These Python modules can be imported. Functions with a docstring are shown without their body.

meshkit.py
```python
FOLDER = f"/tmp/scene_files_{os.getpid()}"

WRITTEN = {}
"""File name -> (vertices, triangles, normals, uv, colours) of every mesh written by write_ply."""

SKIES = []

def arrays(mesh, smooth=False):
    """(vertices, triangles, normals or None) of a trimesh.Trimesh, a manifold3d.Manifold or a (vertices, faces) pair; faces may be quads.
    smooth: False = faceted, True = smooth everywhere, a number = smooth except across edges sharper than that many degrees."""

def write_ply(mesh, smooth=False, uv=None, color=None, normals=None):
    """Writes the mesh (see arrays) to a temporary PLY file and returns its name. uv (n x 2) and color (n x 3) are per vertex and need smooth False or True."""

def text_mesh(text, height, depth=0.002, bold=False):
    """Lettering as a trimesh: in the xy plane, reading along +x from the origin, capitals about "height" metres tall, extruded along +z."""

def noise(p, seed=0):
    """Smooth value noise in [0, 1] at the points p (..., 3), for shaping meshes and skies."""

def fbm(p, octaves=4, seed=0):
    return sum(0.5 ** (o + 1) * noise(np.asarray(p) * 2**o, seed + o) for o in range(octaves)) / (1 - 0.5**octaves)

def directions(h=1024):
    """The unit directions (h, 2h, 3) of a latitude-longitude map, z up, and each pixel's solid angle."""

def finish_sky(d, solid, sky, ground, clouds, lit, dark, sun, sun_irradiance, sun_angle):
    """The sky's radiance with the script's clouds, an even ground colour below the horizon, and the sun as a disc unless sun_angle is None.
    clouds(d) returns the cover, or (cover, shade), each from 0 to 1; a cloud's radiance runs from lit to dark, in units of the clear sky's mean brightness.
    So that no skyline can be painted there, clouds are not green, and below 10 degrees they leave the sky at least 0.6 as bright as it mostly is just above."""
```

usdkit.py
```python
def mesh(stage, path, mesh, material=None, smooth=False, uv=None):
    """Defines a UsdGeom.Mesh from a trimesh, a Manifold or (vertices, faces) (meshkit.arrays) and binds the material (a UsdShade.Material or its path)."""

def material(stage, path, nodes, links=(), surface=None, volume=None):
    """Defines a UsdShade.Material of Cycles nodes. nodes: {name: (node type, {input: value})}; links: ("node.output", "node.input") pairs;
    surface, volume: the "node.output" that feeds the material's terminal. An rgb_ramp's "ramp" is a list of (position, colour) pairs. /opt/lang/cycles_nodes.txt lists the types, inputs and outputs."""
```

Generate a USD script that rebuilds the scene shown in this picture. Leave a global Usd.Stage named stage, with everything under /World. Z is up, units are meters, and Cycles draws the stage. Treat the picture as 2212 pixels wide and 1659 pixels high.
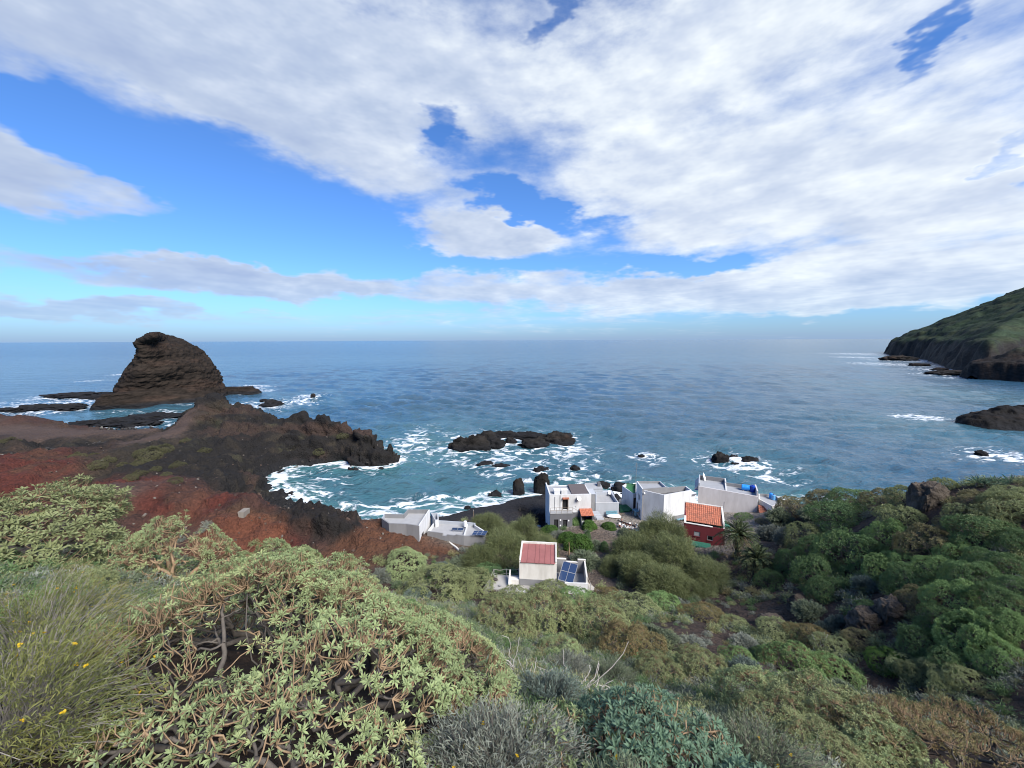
import math, random
import numpy as np
import trimesh, manifold3d, shapely
from scipy.interpolate import RBFInterpolator
from scipy.spatial import cKDTree
from pxr import Usd, UsdGeom, UsdLux, UsdShade, Gf, Sdf, Vt
import usdkit, meshkit
from meshkit import noise, fbm

stage = Usd.Stage.CreateInMemory()
UsdGeom.SetStageUpAxis(stage, UsdGeom.Tokens.z)
world = UsdGeom.Xform.Define(stage, '/World')
UsdGeom.Scope.Define(stage, '/World/Looks')

# ------------------------------------------------------------------ camera, sky, sun, exposure
EYE = np.array([0.0, 0.0, 30.0])                 # thirty metres above the sea
PW, PH, FPX, HORIZON = 2212.0, 1659.0, 850.0, 734.5
PITCH = math.atan((PH / 2 - HORIZON) / FPX)
ROLL = 0.0041
_f0 = np.array([0, math.cos(PITCH), -math.sin(PITCH)])
_u0 = np.array([0, math.sin(PITCH), math.cos(PITCH)])
_r0 = np.array([1.0, 0, 0])
CAM_R = _r0 * math.cos(ROLL) - _u0 * math.sin(ROLL)
CAM_U = _u0 * math.cos(ROLL) + _r0 * math.sin(ROLL)
CAM_F = _f0
cam = UsdGeom.Camera.Define(stage, '/World/camera')
cam.CreateProjectionAttr('perspective')
cam.CreateHorizontalApertureAttr(36.0)
cam.CreateVerticalApertureAttr(27.0)
cam.CreateFocalLengthAttr(36.0 * FPX / PW)
cam.CreateClippingRangeAttr(Gf.Vec2f(0.05, 100000))
m4 = Gf.Matrix4d(1)
for i, row in enumerate((CAM_R, CAM_U, -CAM_F, EYE)):
    m4.SetRow(i, Gf.Vec4d(*map(float, row), 1.0 if i == 3 else 0.0))
UsdGeom.Xformable(cam).AddTransformOp().Set(m4)
cam.CreateExposureAttr(1.0)


def ray(px, py):
    """direction of the sight line through a point of the photograph, for measuring"""
    return CAM_F + CAM_R * ((px - PW / 2) / FPX) + CAM_U * ((PH / 2 - py) / FPX)


def at(px, py, y):
    d = ray(px, py)
    return EYE + d * (y / d[1])


def at_z(px, py, z=0.0):
    d = ray(px, py)
    return EYE + d * ((z - EYE[2]) / d[2])


SUN_AZ, SUN_EL = math.radians(138), math.radians(43)      # azimuth from +y towards +x
sun = UsdLux.DistantLight.Define(stage, '/World/sun_light')
sun.CreateIntensityAttr(1.02)
sun.CreateAngleAttr(30.0)
sun.CreateColorAttr(Gf.Vec3f(1.0, 0.95, 0.88))
sun.GetPrim().CreateAttribute('inputs:normalize', Sdf.ValueTypeNames.Bool).Set(True)
_sd = np.array([math.sin(SUN_AZ) * math.cos(SUN_EL), math.cos(SUN_AZ) * math.cos(SUN_EL), math.sin(SUN_EL)])
_a = np.cross([0, 0, 1.0], _sd); _a /= np.linalg.norm(_a)
_b = np.cross(_sd, _a)
ms = Gf.Matrix4d(1)
for i, row in enumerate((_a, _b, _sd, (0, 0, 100.0))):
    ms.SetRow(i, Gf.Vec4d(*map(float, row), 1.0 if i == 3 else 0.0))
UsdGeom.Xformable(sun).AddTransformOp().Set(ms)

SKY_STRENGTH = 0.10


def azel(px, py):
    d = ray(px, py); d = d / np.linalg.norm(d)
    return math.atan2(d[0], d[1]), math.asin(d[2])


def build_sky():
    N, L = {}, []
    N['tc'] = ('texture_coordinate', {})
    N['sky'] = ('sky_texture', {'sky_type': 'single_scattering', 'sun_disc': False, 'sun_elevation': SUN_EL, 'sun_rotation': SUN_AZ,
                                'altitude': 30.0, 'air_density': 1.0, 'aerosol_density': 0.6, 'ozone_density': 2.0})
    N['sep'] = ('separate_xyz', {}); L.append(('tc.generated', 'sep.vector'))

    def math_(name, kind, a, b=None, c=None, clamp=False):
        ins = {'math_type': kind}
        if clamp: ins['use_clamp'] = True
        for key, val in (('value1', a), ('value2', b), ('value3', c)):
            if val is None: continue
            if isinstance(val, str): L.append((val, f'{name}.{key}'))
            else: ins[key] = float(val)
        N[name] = ('math', ins)
        return name + '.value'

    az = math_('az', 'arctan2', 'sep.x', 'sep.y')
    el = math_('el', 'arcsine', 'sep.z')
    N['ae'] = ('combine_xyz', {'z': 0.0}); L += [(az, 'ae.x'), (el, 'ae.y')]
    # position on the cloud layer, a plane overhead
    zz = math_('zz', 'maximum', 'sep.z', 0.0)
    zp = math_('zp', 'add', zz, 0.06)
    qx = math_('qx', 'divide', 'sep.x', zp)
    qy = math_('qy', 'divide', 'sep.y', zp)
    N['q'] = ('combine_xyz', {'z': 0.0}); L += [(qx, 'q.x'), (qy, 'q.y')]
    # clouds far off are seen from the side: their heaps keep some height
    N['qn'] = ('noise_texture', {'dimensions': '3D', 'scale': 0.75, 'detail': 7.0, 'roughness': 0.56, 'lacunarity': 2.1, 'distortion': 0.25})
    N['qm'] = ('mapping', {'mapping_type': 'point', 'location': (3.3, 1.7, 0.4), 'scale': (1.0, 1.0, 1.0), 'rotation': (0, 0, 0.5)})
    L += [('q.vector', 'qm.vector'), ('qm.vector', 'qn.vector')]
    N['an'] = ('noise_texture', {'dimensions': '3D', 'scale': 9.0, 'detail': 6.0, 'roughness': 0.58})
    N['am'] = ('mapping', {'mapping_type': 'point', 'location': (0.7, 0.2, 0.0), 'scale': (1.0, 2.4, 1.0)})
    L += [('ae.vector', 'am.vector'), ('am.vector', 'an.vector')]
    # warp of the large shapes
    N['wn'] = ('noise_texture', {'dimensions': '3D', 'scale': 6.5, 'detail': 4.0, 'roughness': 0.6})
    L.append(('am.vector', 'wn.vector'))
    N['wc'] = ('vector_math', {'math_type': 'subtract', 'vector2': (0.5, 0.5, 0.5)}); L.append(('wn.color', 'wc.vector1'))
    N['ws'] = ('vector_math', {'math_type': 'multiply_add', 'vector2': (0.30, 0.13, 0.0)}); L += [('wc.vector', 'ws.vector1'), ('ae.vector', 'ws.vector3')]
    acc = None
    # the large clouds and the openings between them: (x, y) of the centre, half width, half height, turn, weight
    for k, (px, py, ax, ay, rot, wgt) in enumerate(SKY_SHAPES):
        a0, e0 = azel(px, py)
        # local scale: radians per photograph pixel
        a1, _ = azel(px + ax * 0.5, py); a2, _ = azel(px - ax * 0.5, py)
        _, e1 = azel(px, py - ay * 0.5); _, e2 = azel(px, py + ay * 0.5)
        N[f'm{k}'] = ('mapping', {'mapping_type': 'texture', 'location': (a0, e0, 0.0), 'rotation': (0, 0, math.radians(rot)),
                                  'scale': (max(abs(a1 - a2), 1e-3), max(abs(e1 - e2), 1e-3), 1.0)})
        N[f'd{k}'] = ('vector_math', {'math_type': 'dot_product'})
        L += [('ws.vector', f'm{k}.vector'), (f'm{k}.vector', f'd{k}.vector1'), (f'm{k}.vector', f'd{k}.vector2')]
        sq = math_(f's{k}', 'multiply', f'd{k}.value', f'd{k}.value') if wgt > 0 or True else None
        ng = math_(f'n{k}', 'multiply', sq, -0.8)
        ex = math_(f'e{k}', 'exponent', ng)
        acc = math_(f'w{k}', 'multiply_add', ex, wgt, acc if acc else SKY_BIAS)
    t1 = math_('t1', 'multiply_add', 'qn.fac', 1.5, acc)
    t2 = math_('t2', 'multiply_add', 'an.fac', 0.62, t1)
    N['cov'] = ('map_range', {'range_type': 'smoothstep', 'from_min': 0.88, 'from_max': 1.74, 'to_min': 0.0, 'to_max': 1.0, 'clamp': True})
    L.append((t2, 'cov.value'))
    N['thick'] = ('map_range', {'range_type': 'smoothstep', 'from_min': 1.25, 'from_max': 2.1, 'to_min': 0.0, 'to_max': 1.0, 'clamp': True})
    L.append((t2, 'thick.value'))
    # relief of the cloud: brighter towards the sun's side, greyer beneath
    N['qm2'] = ('mapping', {'mapping_type': 'point', 'location': (3.3 + 0.16, 1.7 + 0.05, 0.4), 'rotation': (0, 0, 0.5)})
    N['qn2'] = ('noise_texture', {'dimensions': '3D', 'scale': 0.75, 'detail': 4.0, 'roughness': 0.5, 'lacunarity': 2.1, 'distortion': 0.25})
    L += [('q.vector', 'qm2.vector'), ('qm2.vector', 'qn2.vector')]
    df = math_('df', 'subtract', 'qn.fac', 'qn2.fac')
    N['am2'] = ('mapping', {'mapping_type': 'point', 'location': (0.7 + 0.012, 0.2 + 0.075, 0.0), 'scale': (1.0, 2.4, 1.0)})
    N['an2'] = ('noise_texture', {'dimensions': '3D', 'scale': 9.0, 'detail': 3.0, 'roughness': 0.58})
    L += [('ae.vector', 'am2.vector'), ('am2.vector', 'an2.vector')]
    dg = math_('dg', 'subtract', 'an.fac', 'an2.fac')
    ds = math_('ds', 'multiply_add', df, 1.3, 0.45)
    ds2 = math_('ds2', 'multiply_add', dg, 0.65, ds)
    # the light comes through from the sun's side of the sky
    N['sd'] = ('vector_math', {'math_type': 'dot_product', 'vector2': (0.80, 0.30, 0.52)}); L.append(('tc.generated', 'sd.vector1'))
    sg = math_('sg', 'multiply_add', 'sd.value', 0.46, ds2)
    sg2 = math_('sg2', 'multiply_add', 'thick.result', -0.16, sg)
    sg2 = math_('sg3', 'multiply_add', 'wn.fac', 0.75, math_('sg4', 'add', sg2, -0.36))
    N['cr'] = ('rgb_ramp', {'ramp': CLOUD_RAMP})
    L.append((sg2, 'cr.fac'))
    N['cs'] = ('vector_math', {'math_type': 'scale', 'scale': CLOUD_LIGHT}); L.append(('cr.color', 'cs.vector1'))
    # blue of the clear sky
    N['sk'] = ('mix_color', {'blend_type': 'multiply', 'fac': 1.0, 'b': SKY_TINT, 'use_clamp': False}); L.append(('sky.color', 'sk.a'))
    # low haze over the horizon
    hz = math_('hz', 'multiply', zz, -20.0)
    he = math_('he', 'exponent', hz)
    hm = math_('hm', 'multiply', he, 0.72, clamp=True)
    N['hx'] = ('mix_color', {'blend_type': 'mix', 'b': HAZE_COLOUR, 'use_clamp': False}); L += [(hm, 'hx.fac'), ('sk.result', 'hx.a')]
    N['mx'] = ('mix_color', {'blend_type': 'mix', 'use_clamp': False})
    hf = math_('hf', 'multiply_add', he, -0.75, 1.0)
    cv = math_('cv', 'multiply', 'cov.result', hf)
    cv2 = math_('cv2', 'multiply', cv, 0.97)
    L += [(cv2, 'mx.fac'), ('hx.result', 'mx.a'), ('cs.vector', 'mx.b')]
    N['bg'] = ('background_shader', {'strength': SKY_STRENGTH}); L.append(('mx.result', 'bg.color'))
    return usdkit.material(stage, '/World/Looks/sky_look', N, L, surface='bg.background')


SKY_BIAS = -0.27
SKY_SHAPES = [
    # big bank
    (350, 70, 900, 175, 4, 1.0), (1150, 120, 560, 210, 0, 0.6), (1750, 200, 620, 330, 0, 0.75), (720, 300, 430, 85, -13, 0.75),
    (1600, 430, 430, 120, -8, 0.45), (2050, 500, 420, 160, 0, 0.6), (1450, 520, 140, 45, 0, 0.35),
    # blue band
    (150, 275, 300, 55, -12, -0.75), (560, 440, 340, 42, -6, -0.75), (640, 500, 420, 65, 0, -0.75), (300, 520, 520, 45, 0, -0.55), (1130, 448, 150, 32, -14, -0.85),
    (1450, 585, 160, 26, 0, -0.55),
    # left cloud, the lens cloud
    (150, 415, 330, 80, -5, 1.35), (1020, 508, 210, 42, -2, 1.3),
    # low band
    (420, 595, 420, 30, -2, 0.75), (1050, 625, 560, 34, -1, 0.85), (1750, 625, 600, 48, 0, 0.8), (150, 662, 340, 26, 0, 0.7), (1000, 690, 1400, 26, 0, 0.30), (1900, 685, 300, 22, 0, -0.4),
    (560, 655, 260, 9, 0, -0.5),
    # openings
    (945, 270, 40, 46, 0, -0.5), (570, 190, 26, 34, 0, -0.35), (1190, 25, 70, 40, 30, -0.34), (2040, 60, 34, 90, -35, -0.38), (2205, 360, 45, 60, 0, -0.5),
]
CLOUD_RAMP = [(0.0, (0.34, 0.42, 0.60)), (0.35, (0.43, 0.51, 0.66)), (0.62, (0.55, 0.62, 0.74)), (0.85, (0.70, 0.76, 0.82)), (1.0, (0.80, 0.85, 0.88))]
CLOUD_LIGHT = 6.15
SKY_TINT = (0.38, 0.635, 1.0)
HAZE_COLOUR = (1.65, 2.25, 3.5)
dome = UsdLux.DomeLight.Define(stage, '/World/sky')
dome.CreateIntensityAttr(1.0)
UsdShade.MaterialBindingAPI.Apply(dome.GetPrim()).Bind(build_sky())
dome.GetPrim().SetCustomDataByKey('kind', 'structure')
# ------------------------------------------------------------------ helpers
NEXT = {}


def prim_name(path):
    n = NEXT.get(path, 0)
    NEXT[path] = n + 1
    p = f'{path}_{n:03d}' if n else path
    while stage.GetPrimAtPath(p).IsValid():
        n += 1
        p = f'{path}_{n:03d}'
    return p


def tag(prim, label=None, category=None, group=None, kind=None):
    prim = prim.GetPrim() if hasattr(prim, 'GetPrim') else prim
    for k, v in (('label', label), ('category', category), ('group', group), ('kind', kind)):
        if v: prim.SetCustomDataByKey(k, v)
    return prim


def thing(name, label=None, category=None, loc=(0, 0, 0), rz=0.0, group=None, scale=None):
    x = UsdGeom.Xform.Define(stage, prim_name('/World/' + name))
    x.AddTranslateOp().Set(Gf.Vec3d(*map(float, loc)))
    if rz: x.AddRotateZOp().Set(float(rz))
    if scale is not None: x.AddScaleOp().Set(Gf.Vec3f(*map(float, np.broadcast_to(scale, 3))))
    tag(x, label, category, group)
    return x.GetPrim()


def obj(name, mesh, mat, parent=None, smooth=False, colours=None):
    base = str(parent.GetPath()) if parent is not None else '/World'
    m = usdkit.mesh(stage, prim_name(base + '/' + name), mesh, mat, smooth=smooth)
    if colours:
        api = UsdGeom.PrimvarsAPI(m)
        for k, v in colours.items():
            v = np.asarray(v, np.float32)
            if v.ndim == 2:
                api.CreatePrimvar(k, Sdf.ValueTypeNames.Color3fArray, 'vertex').Set(Vt.Vec3fArray.FromNumpy(v))
            else:
                api.CreatePrimvar(k, Sdf.ValueTypeNames.FloatArray, 'vertex').Set(Vt.FloatArray.FromNumpy(v))
    return m.GetPrim()


def struct(name, mesh, mat, smooth=False, colours=None, label=None):
    return tag(obj(name, mesh, mat, None, smooth, colours), label, None, None, 'structure')


def mat(name, nodes, links, surface='p.BSDF', volume=None):
    return usdkit.material(stage, '/World/Looks/' + name, nodes, links, surface=surface, volume=volume)


def ridged(p, octaves=5, seed=0, gain=0.55):
    s, a, t = 0.0, 1.0, 0.0
    for o in range(octaves):
        s = s + a * (1 - np.abs(2 * noise(np.asarray(p) * 2.03 ** o, seed + 11 * o) - 1)); t += a; a *= gain
    return s / t


def blocks(s, size, seed):
    """uneven blocks of broken rock: one offset per block, in -0.5 to 0.5"""
    w = np.stack([fbm(s / size * .8 + k * 7.3, 2, seed + k) for k in range(3)], -1)
    return noise(np.floor(s / size * [1, 1, 1.5] + .9 * w) + .0, seed) - .5


def sstep(x, a, b):
    t = np.clip((x - a) / (b - a), 0, 1)
    return t * t * (3 - 2 * t)


# ------------------------------------------------------------------ shape of the land: heights at surveyed spots
SOIL = dict(S=(0.050, 0.034, 0.026), R=(0.072, 0.020, 0.014), O=(0.090, 0.040, 0.022), K=(0.024, 0.019, 0.015), B=(0.020, 0.019, 0.021),
            P=(0.070, 0.047, 0.037), G=(0.115, 0.088, 0.068), D=(0.050, 0.025, 0.019), T=(0.22, 0.195, 0.165), L=(0.028, 0.023, 0.017))
CLS = list(SOIL)
SPOTS = []


def W(c, *pts):
    for p in pts: SPOTS.append((*p, c))


def V(c, *pts):
    for px, py, y in pts: SPOTS.append((*at(px, py, y), c))


# the slope in front of the viewer
W('S', (0, 0, 28.4), (0, -5, 31.6), (-8, -5, 32), (10, -5, 31), (-20, -12, 38), (25, -12, 35), (60, -12, 38), (-45, -12, 42), (0, -20, 41), (0, -40, 52), (60, -40, 56), (-60, -40, 56),
  (0, 2.5, 26.7), (0, 5, 25.0), (0, 8, 22.6), (0, 12, 19.5), (0, 16, 16.8), (0, 22, 13.2), (1, 28, 10.0), (2, 32, 7.0), (-3, 3, 26.9), (-3, 6, 25.0), (-3, 10, 22.3), (-3, 14, 19.7),
  (-4, 20, 15.6), (-5, 28, 9.2), (-5, 35, 5.2), (-8, 6, 25.6), (-8, 10, 23.9), (-9, 14, 21.0), (-10, 20, 15.5), (-12, 28, 9), (-14, 8, 25.3), (-14, 10.5, 24.4), (-17, 14, 22.0), (-20, 20, 16.5), (-24, 28, 11),
  (3.3, 2.5, 26.0), (3, 5, 24.4), (5, 4.5, 24.0), (7, 7, 22.3), (4, 1.6, 26.2), (3, .8, 27.4), (6, 0, 27.3), (7, 4, 23.7), (1.4, 2.6, 26.5), (5, 10, 19.7), (6, 14, 17.2), (8, 20, 14.0), (9, 26, 10), (9, 32, 6.8), (10, 4, 23.4), (10, 0, 27.0), (9, 9, 20.5), (11, 13, 17.6), (11.4, 24, 11.6), (8, 22, 12.8),
  (15, 14, 14.6), (17, 18, 12.6), (19, 25, 10.0), (19.5, 32, 7.2), (21, 40, 4.8), (15, 8, 20.5), (20, 2, 26))
# the slope across the gully on the right
W('S', (20.7, 15, 15.6), (25, 18, 17.3), (38, 28, 18.2), (39, 34, 16.8), (41, 42, 11.8), (41, 52, 7.4), (44, 62, 2.8), (28, 27, 13.2), (27.6, 32, 10.4), (33, 45, 6.0), (30, 38, 8.8), (50, 30, 19.0),
  (60, 20, 24), (35, 15, 20), (30, 8, 22), (20, 8, 20), (55, 45, 12), (50, 55, 6.5), (90, 10, 32), (120, 20, 34), (80, 30, 22))
W('K', (48, 70, 0.6), (60, 61, 0.4), (75, 52, 0.4), (90, 45, 0.4), (120, 40, 0.4), (60, 76, -3), (80, 68, -3), (100, 60, -3), (130, 60, -4), (50, 80, -3))
# the flat ground of the hamlet
W('G', (2.5, 36, 5.4), (6, 36, 5.2), (9, 38, 4.7), (3, 42, 3.9), (-5, 40, 4.0), (15, 48, 3.2), (10, 46, 3.5), (5, 52, 2.4), (10, 53, 2.6), (15, 44, 3.8), (12, 38, 4.7))
W('T', (20, 57, 2.6), (14, 60, 2.3), (22, 62, 2.2), (30, 62, 2.4), (24, 49, 3.8), (30, 53, 4.0), (36, 57, 3.8), (17, 56, 2.5), (10, 60, 2.2), (27, 57, 3.0))
W('K', (12, 73, 0.4), (22, 73, 0.4), (32, 72, 0.4), (38, 67, 1.8), (15, 79, -1.5), (28, 79, -1.5), (40, 77, -1.5), (6, 62, 1.8))
# the black beach
W('B', (-12.4, 64.6, 0.0), (-3, 69.5, 0.0), (5.7, 74, 0.0), (-13, 60, 1.0), (-3, 63, 1.5), (5, 66.5, 1.6), (0, 58, 2.0), (-15, 70, -1.3), (-3, 76, -1.3), (6, 80, -1.6), (-20, 66, -0.5), (3, 57, 2.1), (10, 68, 1.2))
W('G', (-8, 52, 2.6), (-15, 56, 2.8), (-19, 60, 2.2), (-3, 50, 2.6), (-3, 55, 2.2))
# the red ridge before the cove: its edge, its face, the gully at its foot
V('R', (-60, 980, 72), (0, 985, 70), (100, 1000, 67), (250, 1030, 62), (480, 1060, 55), (0, 1060, 58), (100, 1090, 54), (480, 1190, 46), (600, 1200, 45), (560, 1130, 49), (200, 1060, 57), (330, 1090, 54))
V('D', (400, 1050, 57), (540, 1073, 53), (250, 1130, 50), (350, 1160, 48), (420, 1120, 51), (680, 1160, 47))
V('K', (640, 1082, 52), (700, 1090, 51), (738, 1110, 50), (690, 1120, 49.5))
V('O', (775, 1122, 50), (800, 1128, 50), (860, 1148, 49), (930, 1180, 47), (700, 1200, 44), (800, 1205, 43), (800, 1165, 46.5), (740, 1160, 47))
V('S', (975, 1205, 45), (860, 1225, 42), (930, 1240, 41))
W('S', (-30, 42, 5.0), (-20, 40, 4.2), (-12, 41, 3.9), (-40, 46, 6.0), (-26, 36, 7), (-60, 40, 12))
W('K', (-24, 60, 0.6), (-28, 62, 0.4), (-33, 62, 0.5), (-20, 61, 1.0))
# the dark slope from the plateau down to the cove
V('L', (300, 980, 78), (300, 1010, 70), (400, 1000, 74), (450, 960, 88), (480, 1030, 66.5), (350, 960, 88))
V('K', (520, 1000, 80), (560, 1030, 74), (540, 1060, 66), (600, 1050, 76), (520, 950, 93))
# the promontory: crest, flank, shore
V('K', (842, 952, 95), (820, 938, 96), (800, 922, 97), (775, 922, 98), (745, 925, 99), (720, 912, 100), (705, 901, 101), (685, 905, 102), (655, 896, 104), (630, 893, 106), (600, 890, 107), (560, 880, 109), (520, 868, 111),
  (500, 868, 112), (485, 852, 113), (455, 850, 113), (425, 860, 113), (400, 885, 112), (375, 912, 111))
V('L', (600, 945, 97), (700, 955, 95.5), (520, 915, 101), (450, 920, 102), (640, 920, 101), (760, 955, 95))
V('P', (380, 925, 104), (370, 935, 98), (300, 926, 104), (200, 932, 102), (100, 932, 100), (0, 932, 100), (-60, 932, 100), (300, 948, 92))
V('K', (150, 962, 87), (0, 962, 87), (250, 955, 90))
V('D', (60, 893, 113), (0, 893, 113), (-60, 893, 113), (120, 904, 113), (180, 915, 113), (240, 921, 111))
for px, py in ((650, 1012), (740, 1001), (825, 997), (610, 1030), (700, 1005)): SPOTS.append((*at_z(px, py, -0.2), 'K'))
for px, py in ((650, 1030), (740, 1015), (850, 1000), (780, 1010)): SPOTS.append((*at_z(px, py + 8, 0) * (1, 1, 0) + np.array([0, 0, -1.6]), 'K'))
for px, py, y in ((852, 955, 100), (820, 938, 108), (775, 922, 111), (705, 901, 114), (630, 893, 119), (560, 880, 122), (485, 852, 127), (425, 860, 126), (375, 912, 121), (300, 930, 117), (200, 930, 121), (100, 930, 123), (0, 930, 123), (-80, 930, 124)):
    p = at(px, py, y); SPOTS.append((p[0], p[1], -1.0, 'K')); SPOTS.append((p[0] * 1.04, p[1] + 10, -4.0, 'K'))
V('K', (365, 917, 112), (350, 921, 113), (400, 889, 113), (345, 930, 106))
W('K', (-30, 74, -2.6), (-38, 80, -2.2), (-25, 82, -3.5), (-20, 76, -3), (-20, 97, -3), (-10, 110, -4), (20, 100, -4), (-100, 165, -5), (-60, 155, -5), (-20, 140, -5), (20, 125, -5), (60, 110, -5), (-150, 165, -5), (-190, 165, -5), (100, 100, -5), (150, 80, -5))
W('P', (-165, 100, 9), (-150, 60, 14), (-105, 40, 16), (-60, 22, 20), (-60, 5, 30), (-190, 60, 22), (-40, 10, 27), (-35, 24, 15), (-60, 55, 9.5))

_P = np.array([s[:3] for s in SPOTS], float)
_C = np.array([CLS.index(s[3]) for s in SPOTS])
GX0, GX1, GY0, GY1, GS = -230.0, 150.0, -45.0, 185.0, 0.5
_gx, _gy = np.arange(GX0, GX1, GS), np.arange(GY0, GY1, GS)
_cx, _cy = np.arange(GX0, GX1 + 2, 2.0), np.arange(GY0, GY1 + 2, 2.0)
from scipy.ndimage import gaussian_filter, map_coordinates
_XX, _YY = np.meshgrid(_gx, _gy)
_rbf = RBFInterpolator(_P[:, :2], _P[:, 2], kernel='linear', neighbors=48, smoothing=0.02)
_far = RBFInterpolator(_P[:, :2], _P[:, 2], kernel='linear', smoothing=0.05)
_q = np.stack([_XX.ravel(), _YY.ravel()], 1)
# a coarse raster of the exact surface, then smoothed a little so that no survey spot shows as a spike
_q2 = np.stack([a.ravel() for a in np.meshgrid(_cx[::1], _cy[::1])], 1)
_Hc = _far(_q2).reshape(len(_cy), len(_cx))
_H = map_coordinates(_Hc, [(_YY - GY0) / 2.0, (_XX - GX0) / 2.0], order=3, mode='nearest')
_H = gaussian_filter(_H, 1.1)
_tree = cKDTree(_P[:, :2])


def height(x, y):
    x, y = np.broadcast_arrays(np.asarray(x, float), np.asarray(y, float))
    return map_coordinates(_H, [((y - GY0) / GS).ravel(), ((x - GX0) / GS).ravel()], order=1, mode='nearest').reshape(x.shape)


def classes(x, y):
    """share of each kind of ground at a spot"""
    x, y = np.asarray(x, float).ravel(), np.asarray(y, float).ravel()
    r = np.hypot(x, y)
    wob = np.stack([fbm(np.stack([x * .16, y * .16, 0 * x + s], -1), 4, s) - .5 for s in (3, 9)], 1) * np.clip(r * .16, 1, 10)[:, None]
    d, i = _tree.query(np.stack([x, y], 1) + wob, k=6)
    w = 1.0 / (d + 0.15) ** 3.2
    w /= w.sum(1, keepdims=True)
    out = np.zeros((len(x), len(CLS)))
    for k in range(6): np.add.at(out, (np.arange(len(x)), _C[i[:, k]]), w[:, k])
    return out


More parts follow.
